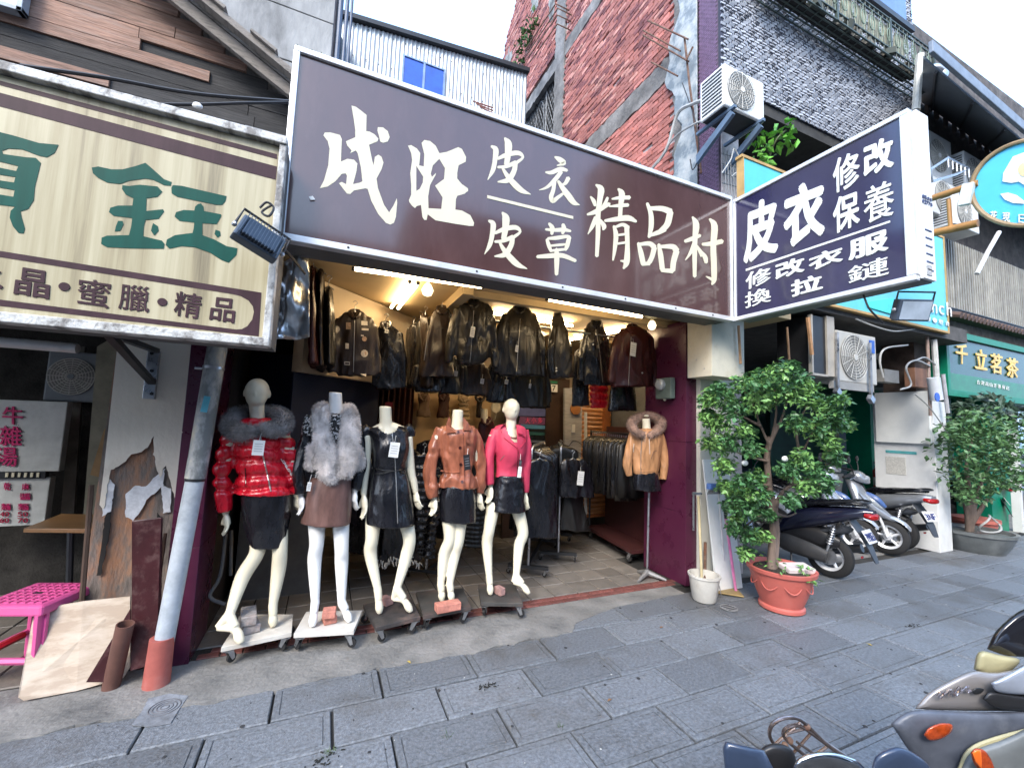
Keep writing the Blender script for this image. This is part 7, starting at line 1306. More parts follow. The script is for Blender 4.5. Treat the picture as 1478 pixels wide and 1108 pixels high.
# ---- farther bush
gc = V(8.75, 3.05, 0); Dg = (gc+V(0, 0, 1)-CAM)@CF
bp_ = T('potted_bush', 'dark rounded bush in a low grey glazed pot right of the white pillar', 'potted bush', gc)
mb = MB(); mb.lathe(gc, [(.3, 0), (.36, .1), (.42, .24), (.44, .25), (.44, .29), (.4, .29), (.38, .24), (.02, .24)], 32); ob('pot', mb, mat('grey_glazed_pot', (.12, .13, .13), .3, dirt=.4, dirtc=(.3, .3, .28)), bp_, smooth=True)
tr = MB(); GP = lambda x, y, d=0: PD(x, y, Dg+d)
for q in (((1398, 775), (1396, 740), (1385, 700), (1375, 660)), ((1400, 775), (1405, 735), (1415, 700), (1430, 670)), ((1399, 770), (1400, 720), (1395, 670), (1405, 630)), ((1398, 760), (1412, 740), (1425, 720))): tr.tube([GP(*p) for p in q], [.045, .035, .025, .015][:len(q)], 8, 4)
ob('trunk', fuse(tr, .015, 2), M_bark, bp_, smooth=2)
cs, rd = [], []
for x, y, r in ((1370, 650, .26), (1385, 680, .25), (1400, 640, .3), (1425, 620, .32), (1450, 640, .32), (1470, 660, .3), (1440, 680, .28), (1410, 700, .24), (1385, 620, .24), (1410, 605, .24), (1465, 620, .26), (1455, 690, .22), (1395, 715, .16), (1372, 625, .18), (1430, 655, .3)):
    for d in (-.45, -.1, .25, .5): cs.append(GP(x, y, d)); rd.append(r)
ob_ = leaves(cs, 60, rd, .085, mat('bush_leaf', (.08, .17, .06), .45, var=.6, scale=20), 'foliage', bp_, 11)
leaves([GP(x, y, .3) for x, y in ((1395, 585), (1415, 578), (1440, 580), (1462, 590), (1378, 592), (1472, 600))], 30, [.2]*6, .14, mat('broad_grey_leaf', (.06, .1, .07), .4, var=.4, scale=5), 'broad_leaves', bp_, 12, droop=.5)
oc = V(9.5, 3.3, 0); op = T('orange_pot', 'small orange pink plant pot behind the grey glazed pot', 'plant pot', oc); mb = MB(); mb.lathe(oc, [(.2, 0), (.26, .3), (.29, .31), (.29, .36), (.24, .36), (.02, .3)], 24); ob('shell', mb, mat('orange_pot', (.55, .16, .12), .5), op, smooth=True)
ms_ = T('monkshood', 'low tangle of grey hose looped over the grey glazed pot', 'hose', gc); ms_['category'] = 'hose'; ms_.name = 'garden_hose'; ORG['garden_hose'] = ORG.pop('monkshood') if 'monkshood' in ORG else gc
mb = MB(); mb.tube([gc+V(.25*math.cos(t)+.15, -.12+.05*math.sin(2*t), .38+.12*math.sin(t)) for t in np.linspace(0, 6.2, 20)], .014, 6); ob('loop', mb, M_gcab, ms_, smooth=True)
# ---- fire extinguisher
ec = V(P(1270, 700, 4.3)[0], 4.3, 0); fe = T('fire_extinguisher', 'red fire extinguisher with white label beside the white pillar behind the scooters', 'fire extinguisher', ec)
mb = MB(); mb.lathe(ec+V(0, 0, .55), [(.08, 0), (.09, .02), (.09, .42), (.05, .5), (.03, .53)], 20); ob('cylinder', mb, mat('extinguisher_red', (.5, .02, .02), .3), fe, smooth=True); mb = MB(); mb.lathe(ec+V(0, 0, .72), [(.092, 0), (.092, .14)], 20); ob('label', mb, M_paper, fe, smooth=True); mb = MB(); mb.box(ec+V(0, 0, 1.11), (.05, .14, .04)); mb.tube([ec+V(0, -.05, 1.1), ec+V(0, -.12, 1.0), ec+V(0, -.1, .7)], .01, 6, 3); ob('valve', mb, M_blk, fe); mb = MB(); mb.bb(ec+V(-.1, -.1, 0), ec+V(.1, .1, .54)); ob('stand', mb, M_dark, fe)
# ================================================================ scooters
def scooter(loc, ang, label, body, accent, plate=None, under=M_blk, name='scooter'):
    t = T(name, label, 'scooter', (0, 0, 0), 'scooters parked under the arcade'); Bd = body
    def lf(rows, m_, nm, n=20, bevel=0, sq=.75, vox=None):      # rows: x, zc, half width, half height
        mb = MB(); R = []
        for x, zc, hw, hh in rows:
            R.append([V(x, hw*np.sign(math.cos(a))*abs(math.cos(a))**sq, zc+hh*np.sign(math.sin(a))*abs(math.sin(a))**sq) for a in np.linspace(0, 2*math.pi, n, endpoint=False)])
        out = [catmull([r[k] for r in R], 4) for k in range(n)]; mb.rings([[out[k][i] for k in range(n)] for i in range(len(out[0]))]); return ob(nm, mb, m_, t, smooth=True)
    def wheel(x, w):
        mb = MB(); mb.lathe((x, -w/2, .235), [(.155, 0), (.19, -.0), (.225, w*.2), (.235, w*.5), (.225, w*.8), (.19, w), (.155, w)], 36, (0, 1, 0), cap=False); ty = ob('tyre', mb, M_rub, t, smooth=True)
        mb = MB(); mb.lathe((x, -w*.45, .235), [(.157, 0), (.165, w*.1), (.13, w*.3), (.13, w*.6), (.165, w*.8), (.157, w*.9)], 32, (0, 1, 0), cap=False)
        for k in range(5): a = k*2*math.pi/5+.3; mb.tube([V(x+.03*math.cos(a), 0, .235+.03*math.sin(a)), V(x+.14*math.cos(a+.15), 0, .235+.14*math.sin(a+.15))], [.02, .014], 6)
        mb.lathe((x, -.045, .235), [(.04, 0), (.05, .02), (.05, .07), (.04, .09)], 16, (0, 1, 0)); ob('rim', mb, M_alu, ty, smooth=True)
        mb = MB(); mb.lathe((x, .05, .235), [(.09, 0), (.09, .004)], 24, (0, 1, 0)); ob('brake_disc', mb, M_steel, ty)
    wheel(0, .1); wheel(1.25, .09)
    lf([(-.42, .78, .05, .03), (-.3, .76, .11, .06), (-.05, .69, .15, .1), (.25, .6, .16, .13), (.42, .5, .14, .1), (.5, .4, .1, .06)], Bd, 'body')
    lf([(-.34, .855, .06, .018), (-.2, .85, .13, .03), (.05, .815, .14, .04), (.15, .79, .135, .045), (.3, .775, .11, .05), (.42, .74, .07, .03)], L_blk, 'seat')
    lf([(-.12, .4, .06, .05), (.05, .42, .1, .12), (.3, .42, .11, .13), (.55, .33, .08, .08)], under, 'underbody')
    lf([(.35, .27, .13, .03), (.6, .25, .16, .03), (.85, .27, .15, .03), (.95, .32, .12, .03)], under, 'floorboard')
    mb = MB(); mb.tube([V(-.02, .12, .24), V(.15, .13, .27), V(.4, .12, .3), V(.5, .1, .33)], [.07, .09, .1, .06], 12, 4, flat=(0, 1, 0, .5)); ob('engine_cover', mb, mat('engine_grey', (.05, .05, .052), .45), t, smooth=True)
    for s in (-1, 1):
        mb = MB(); a, b = V(-.02, s*.12, .3), V(-.1, s*.12, .6); mb.tube([a, b], .014, 8); ax = b-a
        for k in range(7): c = a+ax*(.3+.09*k); mb.lathe(c, [(.026, 0), (.032, .008), (.026, .016)], 12, ax)
        ob('shock_absorber', mb, M_steel, t, smooth=True)
    mb = MB(); mb.tube([V(.35, -.13, .25), V(.1, -.15, .26), V(-.25, -.16, .36)], [.025, .05, .045], 14, 3); ob('muffler', mb, mat('muffler', (.1, .1, .1), .4, .6), t, smooth=True)
    mb = MB(); q = [V(-.2, 0, .7), V(-.3, 0, .56), V(-.37, 0, .42), V(-.42, 0, .28)]
    R = [[V(p[0]-.01, w, p[2]-.01), V(p[0]-.01, -w, p[2]-.01), V(p[0]+.012, -w, p[2]+.01), V(p[0]+.012, w, p[2]+.01)] for p, w in zip(q, (.09, .09, .07, .045))]; mb.rings(R); ob('rear_fender', mb, mat('fender_grey', (.04, .045, .055), .5), t, bev=.004)
    mb = MB(); mb.tube([V(-.17, 0, .58), V(-.1, 0, .52), V(.1, 0, .5)], [.08, .09, .08], 12, 3, flat=(0, 0, 1, .3)); ob('mudguard', mb, mat('fender_grey', (.04, .045, .055), .5), t, smooth=True)
    n_ = nrm(V(-.14, 0, .1)*1.0); n_ = nrm(V(-.83, 0, .45)*1.0); ctr = V(-.365, 0, .53); up = nrm(V(.45, 0, .83))
    mb = MB(); q = [ctr+V(0, -.11, 0)+up*.07, ctr+V(0, .11, 0)+up*.07, ctr+V(0, .11, 0)-up*.07, ctr+V(0, -.11, 0)-up*.07]; mb.prism(q, n_*.006); pl_ = ob('number_plate', mb, M_white, t, bev=.002)
    if plate:
        w = .2/len(plate)
        for k, chh in enumerate(plate):
            y = .1-w*k; c0 = ctr+n_*.007; glyph(chh, [c0+V(0, y, 0)+up*.035, c0+V(0, y-w*.85, 0)+up*.035, c0+V(0, y-w*.85, 0)-up*.05, c0+V(0, y, 0)-up*.05], n_, M_ink((.02, .03, .15), 'plate_ink'), t, .002, .02, 'plate_character')
    lf([(-.45, .74, .035, .02), (-.42, .74, .1, .035), (-.36, .75, .11, .035)], mat('tail_red', (.3, .01, .01), .15), 'tail_light')
    mb = MB(); mb.box((-.3, .0, .3), (.01, .04, .02)); ob('reflector', mb, mat('tail_red', (.3, .01, .01), .15), t)
    mb = MB(); mb.tube([V(-.02, .13, .83), V(-.25, .14, .88), V(-.36, .09, .88), V(-.36, -.09, .88), V(-.25, -.14, .88), V(-.02, -.13, .83)], .012, 8, 4); ob('grab_rail', mb, M_dark, t, smooth=True)
    # front end
    mb = MB(); R = []
    for x, z, w, th in ((.93, .3, .12, .02), (.97, .42, .17, .03), (1.0, .56, .2, .04), (.98, .72, .19, .045), (.93, .86, .15, .04), (.89, .95, .1, .03)):
        R.append([V(x+(.09 if abs(w) else 0)*math.cos(a)*1.0*.5-abs(math.sin(a))*.03+th*math.cos(a), w*math.sin(a), z) for a in np.linspace(0, 2*math.pi, 20, endpoint=False)])
    out = [catmull([r[k] for r in R], 3) for k in range(20)]; mb.rings([[out[k][i] for k in range(20)] for i in range(len(out[0]))]); ob('leg_shield', mb, Bd, t, smooth=True)
    mb = MB(); R = []
    for x, z, w, h in ((.99, .78, .17, .05), (1.08, .66, .15, .09), (1.18, .56, .11, .08), (1.3, .48, .05, .04), (1.36, .45, .012, .012)):
        R.append([V(x, w*math.cos(a), z+h*math.sin(a)) for a in np.linspace(0, 2*math.pi, 18, endpoint=False)])
    out = [catmull([r[k] for r in R], 4) for k in range(18)]; mb.rings([[out[k][i] for k in range(18)] for i in range(len(out[0]))]); ob('front_cowl', mb, Bd, t, smooth=True)
    for s in (-1, 1):
        mb = MB(); mb.tube([V(1.03, s*.09, .77), V(1.12, s*.11, .68), V(1.22, s*.075, .6)], [.012, .035, .01], 8, 4, flat=(0, 1, 0, .5)); ob('side_light', mb, mat('clear_lens', (.3, .33, .36), .05, spec=.9), t, smooth=True)
    mb = MB(); mb.tube([V(1.0, 0, .8), V(1.14, 0, .72), V(1.24, 0, .62)], [.02, .04, .02], 8, 4); ob('centre_strip', mb, accent, t, smooth=True)
    mb = MB(); q = [V(1.25+.27*math.cos(a), 0, .235+.27*math.sin(a)) for a in np.linspace(.5, 2.6, 12)]; mb.rings([[p+V(0, -.06, -.015), p+V(0, .06, -.015), p+V(0, .03, .02), p+V(0, -.03, .02)] for p in q]); ob('front_fender', mb, Bd, t, bev=.004)
    for s in (-1, 1): mb = MB(); mb.tube([V(1.25, s*.062, .235), V(1.2, s*.062, .42), V(1.12, s*.05, .62)], .018, 8); ob('fork', mb, M_alu, t, smooth=True)
    mb = MB(); mb.tube([V(1.1, 0, .6), V(.95, 0, 1.0)], .022, 8); ob('steering_column', mb, M_dark, t, smooth=True)
    lf([(.84, 1.0, .06, .03), (.9, 1.02, .13, .06), (.98, 1.0, .14, .075), (1.05, .96, .09, .05), (1.08, .94, .03, .02)], Bd, 'handlebar_cowl')
    mb = MB(); mb.ell((1.04, 0, .98), .045, .085, .05, 16, 10); ob('headlight', mb, mat('clear_lens', (.3, .33, .36), .05, spec=.9), t, smooth=True)
    for s in (-1, 1):
        mb = MB(); mb.tube([V(.95, s*.1, 1.02), V(.92, s*.22, 1.03), V(.86, s*.33, 1.0)], .014, 8, 3); ob('handlebar', mb, M_dark, t, smooth=True)
        mb = MB(); mb.tube([V(.89, s*.25, 1.02), V(.85, s*.35, 1.0)], .019, 8); ob('grip', mb, M_rub, t, smooth=True); mb = MB(); mb.tube([V(.95, s*.2, 1.02), V(.96, s*.27, 1.0), V(.92, s*.34, .98)], .006, 5, 3); ob('brake_lever', mb, M_steel, t)
        mb = MB(); mb.tube([V(.93, s*.16, 1.04), V(.92, s*.22, 1.14), V(.9, s*.26, 1.2)], .007, 6, 3); mr_ = ob('mirror', mb, M_dark, t, smooth=True); mb = MB(); mb.ell((.9, s*.28, 1.24), .02, .065, .045, 14, 10); ob('mirror_head', mb, M_blk, mr_, smooth=True)
    mb = MB(); mb.tube([V(.35, .1, .2), V(.3, .2, .01)], .01, 6); ob('kickstand', mb, M_dark, t)
    t.location = (loc[0], loc[1], 0); t.rotation_euler = (0, math.radians(0), ang); return t
S_navy = mat('navy_paint', (.012, .014, .035), .2, spec=.6, coat=.6, var=.1); S_silver = mat('silver_paint', (.38, .4, .43), .28, .6, var=.05, coat=.5); S_sblue = mat('pale_silver_blue_paint', (.42, .47, .55), .25, .4, var=.05, coat=.5); S_wht = mat('pearl_white_paint', (.6, .6, .6), .25, coat=.5, var=.05)
A_blue = mat('blue_accent', (.06, .12, .3), .25, coat=.5)
def head_to(fx, fy, rx, ry): return math.atan2(fy-ry, fx-rx)
scooter((5.28, 3.02), math.radians(99), 'black and navy scooter with white number plate 799 seen from behind beside the potted tree', S_navy, mat('lilac_stripe', (.3, .15, .4), .3), '799DEA')
a = math.radians(-68); scooter((6.72-1.25*math.cos(a), 3.5-1.25*math.sin(a)), a, 'silver white scooter with blue front facing out, second from the tree', S_sblue, A_blue)
a = math.radians(-72); scooter((7.1-1.25*math.cos(a), 3.32-1.25*math.sin(a)), a, 'silver scooter with clear front lamps facing out just left of the white pillar', S_silver, A_blue)
scooter((7.62, 3.42), math.radians(82), 'silver scooter with black seat and red tail lamp backed against the white pillar', S_silver, A_blue, '3NF')
scooter((10.9, 3.75), math.radians(110), 'dark scooter half hidden behind the bush at the far right', S_navy, A_blue)
# ================================================================ scooters nearest the camera, cut by the frame
def pad(poly, D, th, m_, nm, par, bev=.02, dome=None):      # a moulded shell: the drawn outline, domed forward and closed at the back
    cx_, cy_ = sum(p[0] for p in poly)/len(poly), sum(p[1] for p in poly)/len(poly); d_ = nrm(_ray(cx_, cy_)); h = dome if dome is not None else min(.06, th*.5)
    E_ = [PD(x, y, D) for x, y in poly]; c = sum(E_)/len(E_); mb = MB(); R = []
    for s_, f in ((.8, th), (.97, th*.5), (1, 0), (.985, -.25*h), (.94, -.5*h), (.85, -.74*h), (.7, -.9*h), (.45, -.98*h), (.02, -h)): R.append([c+(p-c)*s_+d_*f for p in E_])
    mb.rings(R); o = ob(nm, mb, m_, par, smooth=2); return o
fg = T('parked_scooter', 'grey scooter with script lettering and amber reflectors cut off at the lower right corner', 'scooter', PD(1420, 1060, 1.25)*V(1, 1, 0))
S_grey = mat('warm_grey_paint', (.27, .25, .24), .3, .3, coat=.4, var=.06, dirt=.3); S_slate = mat('dusty_slate_plastic', (.085, .095, .12), .45, dirt=.5, dirtc=(.25, .26, .28), dscale=4, var=.3); S_sand = mat('sand_panel', (.35, .31, .17), .4, dirt=.2)
def smooth_poly(p, n=4): q = catmull([V(*a) for a in p]+[V(*p[0])], n); return [tuple(a) for a in q[:-1]]
pad(smooth_poly([(1424, 936), (1436, 912), (1455, 893), (1478, 878), (1530, 860), (1530, 950), (1478, 948), (1450, 945)]), 1.42, .3, mat('smoked_screen', (.01, .01, .013), .12, coat=.5), 'windscreen', fg, .045)
pad(smooth_poly([(1405, 965), (1413, 940), (1440, 944), (1472, 952), (1455, 970), (1425, 975)]), 1.39, .28, S_sand, 'sand_band', fg, .035)
pad(smooth_poly([(1320, 1022), (1340, 1000), (1370, 982), (1404, 968), (1440, 970), (1530, 960), (1530, 1030), (1478, 1026), (1400, 1025), (1350, 1024)]), 1.34, .3, S_grey, 'script_panel', fg, .05, .035)
pad(smooth_poly([(1286, 1044), (1300, 1032), (1325, 1024), (1400, 1027), (1530, 1030), (1530, 1075), (1440, 1085), (1390, 1110), (1385, 1150), (1340, 1120), (1310, 1080)]), 1.31, .3, S_slate, 'lower_panel', fg, .055, .045)
pad(smooth_poly([(1384, 1112), (1400, 1085), (1440, 1068), (1530, 1045), (1530, 1180), (1384, 1180)]), 1.27, .3, mat('olive_grey_plastic', (.14, .15, .15), .45, dirt=.4, dirtc=(.3, .3, .28)), 'rear_panel', fg, .03)
pad(smooth_poly([(1430, 985), (1450, 975), (1490, 955), (1530, 950), (1530, 1000), (1478, 1002), (1440, 998)]), 1.29, .06, mat('silver_grip', (.5, .55, .65), .3, .5), 'grip', fg, .01)
pad(smooth_poly([(1418, 1008), (1430, 998), (1478, 1004), (1530, 1004), (1530, 1026), (1478, 1025), (1440, 1022)]), 1.3, .05, M_blk, 'lever_cover', fg, .01)
M_amb = mat('amber_lens', (.35, .05, .01), .12, coat=.4, var=.3, scale=60); M_amb2 = mat('bright_amber_lens', (.9, .16, .02), .12, coat=.4)
pad(smooth_poly([(1333, 1060), (1340, 1050), (1357, 1043), (1374, 1045), (1373, 1056), (1358, 1066), (1342, 1068)]), 1.262, .03, M_amb, 'reflector', fg, .004)
pad(smooth_poly([(1401, 1085), (1408, 1079), (1422, 1083), (1433, 1100), (1436, 1118), (1418, 1115), (1405, 1100)]), 1.225, .03, M_amb, 'reflector', fg, .004); pad([(1403, 1085), (1409, 1081), (1416, 1082), (1418, 1110), (1408, 1100)], 1.2, .02, M_amb2, 'reflector_half', fg, .003)
for q in (((1353, 1004), (1358, 998), (1362, 1002), (1357, 1007), (1366, 1000), (1372, 994), (1370, 1004), (1374, 998), (1378, 1002)), ((1378, 1000), (1384, 991), (1386, 996), (1380, 1003), (1390, 996), (1398, 990), (1396, 998), (1402, 996))):
    mb = MB(); mb.tube([PD(x, y, 1.305) for x, y in q], .0028, 6, 3); ob('script_letter', mb, mat('chrome_script', (.55, .5, .52), .2, .9), fg, smooth=True)
pad(smooth_poly([(1403, 996), (1410, 992), (1420, 994), (1416, 1000), (1406, 1001)]), 1.305, .012, M_dark, 'round_badge', fg, .002)
mb = MB(); mb.tube([PD(1384, 1115, 1.262), PD(1400, 1083, 1.262), PD(1440, 1065, 1.262), PD(1530, 1042, 1.262)], .006, 6, 4); ob('trim_line', mb, S_sand, fg, smooth=True)
f2 = T('parked_scooter', 'scooter with chrome carrier and blue black mirrors at the bottom edge of the view', 'scooter', PD(1180, 1100, 1.2)*V(1, 1, 0))
M_mir = mat('blue_black_plastic', (.03, .045, .08), .3, coat=.3)
pad([(1043, 1079), (1047, 1069), (1082, 1077), (1103, 1082), (1118, 1112), (1122, 1150), (1050, 1150)], 1.12, .07, M_mir, 'mirror', f2, .012)
pad(smooth_poly([(1144, 1112), (1150, 1096), (1170, 1086), (1195, 1084), (1222, 1090), (1245, 1104), (1270, 1150), (1150, 1160)]), 1.1, .05, M_chrome, 'mirror_rim', f2, .01)
pad(smooth_poly([(1148, 1112), (1154, 1098), (1172, 1089), (1195, 1087), (1220, 1093), (1241, 1106), (1262, 1150), (1155, 1158)]), 1.093, .02, mat('sky_blue_shell', (.1, .16, .28), .25, coat=.4), 'mirror_shell', f2, .006)
pad(smooth_poly([(1257, 1112), (1263, 1092), (1280, 1081), (1300, 1078), (1325, 1090), (1345, 1112), (1350, 1160), (1262, 1160)]), 1.1, .06, M_mir, 'mirror', f2, .012)
pad(smooth_poly([(1085, 1105), (1095, 1083), (1115, 1072), (1140, 1078), (1150, 1100), (1150, 1140), (1090, 1140)]), 1.22, .08, M_blk, 'seat_nose', f2, .02)
mb = MB()
for q in (((1250, 1112), (1225, 1094), (1190, 1070), (1165, 1046), (1150, 1036), (1130, 1036), (1114, 1046), (1111, 1062), (1122, 1078), (1145, 1096)), ((1240, 1110), (1212, 1088), (1180, 1064), (1155, 1047), (1140, 1048), (1131, 1055), (1134, 1066), (1160, 1088), (1175, 1100))): mb.tube([PD(x, y, 1.3) for x, y in q], .0055, 8, 3)
for a, b in (((1118, 1074), (1155, 1042)), ((1140, 1092), (1172, 1056)), ((1158, 1102), (1195, 1076)), ((1150, 1070), (1200, 1104)), ((1135, 1058), (1165, 1050))): mb.tube([PD(*a, 1.3), PD(*b, 1.302)], .004, 6)
ob('carrier', mb, mat('tarnished_chrome', (.3, .24, .22), .25, .9, var=.4, scale=30), f2, smooth=True)
for i, (x, y) in enumerate(((1133, 1075), (1140, 1068), (1165, 1048))): mb = MB(); mb.ell(PD(x, y, 1.3), .01, .01, .01, 8, 6); ob('bolt', mb, M_rust, f2)
mb = MB(); mb.tube([PD(1180, 1150, 1.4), PD(1180, 1400, 1.7)], .05, 8); ob('frame_tube', mb, M_dark, f2); mb = MB(); mb.tube([PD(1450, 1150, 1.6), PD(1450, 1300, 1.75)], .08, 8); ob('frame_tube', mb, M_dark, fg)
# ================================================================ left side clutter
dp_ = T('drainpipe', 'tall grey white plastic drainpipe with red sleeve foot between the pillars', 'drainpipe', (-.79, 3.2, 0))
a, b, c = V(-.79, 3.19, .2), P(282, 690, 3.22), P(314, 500, 3.25); M_pvc = mat('dirty_pvc', (.38, .42, .46), .45, var=.25, scale=7, dirt=.5, dscale=3, dirtc=(.6, .62, .62))
mb = MB(); mb.tube([a-V(.004, 0, .1), b, b+(c-b)*.05], .05, 20); ob('lower_pipe', mb, M_pvc, dp_, smooth=True); mb = MB(); mb.tube([b+(c-b)*.0, c], .056, 20); ob('upper_pipe', mb, blotch('stained_pvc', (.14, .15, .15), (.3, .31, .31), (.5, .45, .35), 6, (1, 1, .5), rough=.5, bump=.1), dp_, smooth=True)
mb = MB(); mb.tube([V(-.80, 3.185, .0), V(-.795, 3.188, .26)], [.066, .06], 20); ob('red_sleeve', mb, mat('salmon_sleeve', (.38, .1, .08), .6, dirt=.4, dirtc=(.25, .2, .18), dscale=6), dp_, smooth=True)
mb = MB(); mb.tube([b-(c-b)*.02, b], .054, 20); ob('black_tape', mb, M_blk, dp_, smooth=True); mb = MB(); q = b+(c-b)*.82; mb.tube([q, q+(c-b)*.02], .061, 20); mb.tube([q-V(.06, 0, 0), q-V(.1, 0, 0)], .008, 6); ob('clamp', mb, M_steel, dp_, smooth=True)
mb = MB(); q = b+(c-b)*.55; mb.box(q+V(0, -.056, 0), (.035, .004, .1), roty(.12)); ob('blue_sticker', mb, mat('blue_sticker', (.1, .4, .5), .5), dp_)
pp = T('short_pipe', 'short brown plastic pipe standing open ended before the dark board', 'pipe', PG(160, 994, 0)); mb = MB(); p0, p1 = PG(160, 992, 0), P(181, 900, 3.18); mb.lathe(p0, [(.042, 0), (.042, np.linalg.norm(p1-p0)), (.036, np.linalg.norm(p1-p0)), (.036, .1)], 20, p1-p0, cap=False); ob('tube', mb, mat('brown_plastic', (.13, .06, .045), .6, dirt=.4, dirtc=(.3, .2, .16)), pp, smooth=True)
mb = MB(); mb.prism([P(190, 752, 3.32), P(233, 747, 3.32), P(231, 880, 3.27), P(226, 957, 3.22), P(188, 968, 3.22), P(190, 860, 3.27)], (0, .025, 0)); ob('dark_board', mb, mat('oxblood_board', (.045, .012, .014), .3, var=.2, dirt=.4, dscale=14, dirtc=(.2, .13, .12), bump=.1), None, 'tall oxblood red board leaning upright beside the drainpipe', 'board', bev=.002)
M_pl2 = blotch('pale_plywood', (.42, .33, .25), (.5, .41, .32), (.56, .47, .38), 4, (1, 1, 3.5), rough=.75, bump=.15)
mb = MB(); mb.prism([P(x, y, Y_) for x, y, Y_ in ((48, 886, 3.42), (54, 879, 3.43), (120, 868, 3.43), (188, 861, 3.43), (188, 962, 3.3), (178, 978, 3.27), (110, 997, 3.24), (34, 1011, 3.22), (26, 1006, 3.22), (27, 998, 3.23))], (0, .016, 0)); ob('plywood_board', mb, M_pl2, None, 'large pale wrinkled plywood sheet leaning low beside the pink stool', 'board', bev=.002)
mb = MB(); mb.prism([P(188, 878, 3.27), P(188, 900, 3.25), P(160, 984, 3.2), P(124, 984, 3.2)], (0, .012, 0)); ob('triangular_board', mb, mat('oxblood_board', (.045, .012, .014), .3), None, 'dark triangular offcut leaning on the plywood sheet', 'board')
mb = MB(); mb.prism([P(236, 770, 3.45), P(240, 770, 3.45), P(218, 930, 3.4), P(212, 930, 3.4)], (0, .02, 0)); ob('wood_strips', mb, mat('brown_strip', (.1, .05, .03), .7), None, 'thin brown wooden strips behind the drainpipe', 'wood strip', kind=None)
stl = T('plastic_stool', 'bright pink plastic stool with perforated top at the left edge', 'stool', PG(20, 1000, 0)); M_pk = mat('pink_stool_plastic', (.6, .09, .27), .4, var=.05)
cs_ = [PG(-60, 880, .46), PG(32, 890, .46), PG(110, 845, .46), PG(52, 838, .46)]; ctr = sum(cs_)/4; ux = nrm(cs_[1]-cs_[0]); cx, cy = PG(40, 866, .46)[:2]; SA = -.32; RR = rotz(SA); SC_ = V(-1.52, 3.57, 0)
def SP(x, y, z): return SC_+RR@V(x, y, 0)+V(0, 0, z)
sz = .17
mb = MB(); mb.rings([[SP(sx*w, sy*w, z) for sx, sy in ((-1, -1), (1, -1), (1, 1), (-1, 1))] for w, z in ((sz+.02, .40), (sz+.012, .445), (sz, .458))]); ob('seat', mb, M_pk, stl, bev=.012)
for i in range(7):
    for k in range(7): 
        if i == 3 and k == 3: continue
        mb = MB(); mb.box(SP(-.13+.0433*i, -.13+.0433*k, .4605), (.03, .03, .006), RR); ob('raised_square', mb, M_pk, stl)
mb = MB(); mb.box(SP(0, 0, .4592), (.06, .02, .002), RR); ob('grip_slot', mb, M_dark, stl)
for sx, sy in ((-1, -1), (1, -1), (1, 1), (-1, 1)):
    mb = MB(); a_, b2 = SP(sx*.15, sy*.15, .42), SP(sx*.2, sy*.2, 0); mb.prism([a_-RR@V(.035, .0, 0), a_+RR@V(.035, 0, 0), b2+RR@V(.025, 0, 0), b2-RR@V(.025, 0, 0)], RR@V(0, .02, 0)); mb.prism([a_-RR@V(0, .035, 0), a_+RR@V(0, .035, 0), b2+RR@V(0, .025, 0), b2-RR@V(0, .025, 0)], RR@V(.02, 0, 0)); ob('leg', mb, M_pk, stl, bev=.003)
for k in range(4):
    a_, b2 = [(( -1, -1), (1, -1)), ((1, -1), (1, 1)), ((1, 1), (-1, 1)), ((-1, 1), (-1, -1))][k]; mb = MB(); mb.tube([SP(a_[0]*.18, a_[1]*.18, .16), SP(b2[0]*.18, b2[1]*.18, .16)], .018, 6); ob('stretcher', mb, M_pk, stl)
st2 = MB(); st2.tube([P(-5, 935, 3.5), P(35, 915, 3.6)], .02, 6); ob('red_bar', st2, mat('red_plastic', (.4, .01, .02), .4), None, 'red bar crossing under the pink stool', 'bar')
tbl = T('table', 'folding table with honey brown top and dark leg inside the noodle shop', 'table', PG(110, 845, 0)); q = [PG(34, 762, .74), PG(133, 763, .74), PG(138, 742, .74), PG(88, 741, .74)]
mb = MB(); mb.prism(q, (0, 0, -.03)); ob('tabletop', mb, mat('honey_tabletop', (.38, .2, .08), .4, var=.15, scale=4), tbl, bev=.005)
c_ = (q[0]+q[2])/2
for p_ in ((102, 768), (128, 755)): a_ = PG(*p_, .71); mb = MB(); mb.tube([a_, a_*V(1, 1, 0)+V(.08, -.06, 0)], .02, 8); ob('leg', mb, M_dark, tbl)
mb2 = T('menu_board', 'upper white menu board with magenta brush characters 牛雜湯', 'menu board', P(40, 680, 4.6))
M_mag = mat('magenta_lettering', (.5, .01, .12), .5)
def menu(par, x0, y0, x1, y1, Y): mb = MB(); mb.bb(P(x0, y0, Y), P(x1, y1, Y)+V(0, .08, 0)); return ob('board', mb, mat('menu_white', (.5, .52, .5), .4, dirt=.2), par, bev=.006)
menu(mb2, -60, 574, 85, 680, 4.6)
for ch, x0, y0, x1, y1 in (('牛', 4, 586, 34, 612), ('雜', 0, 614, 32, 643), ('湯', -6, 644, 26, 672)): glyph(ch, [P(x0, y0, 4.595), P(x1, y0+1, 4.595), P(x1, y1+1, 4.595), P(x0, y1, 4.595)], N_, M_mag, mb2, .006, .012)
mb3 = T('menu_board', 'lower white price board with red dish names and prices 40 50 60 70', 'menu board', P(30, 755, 4.62)); menu(mb3, -60, 690, 64, 757, 4.62)
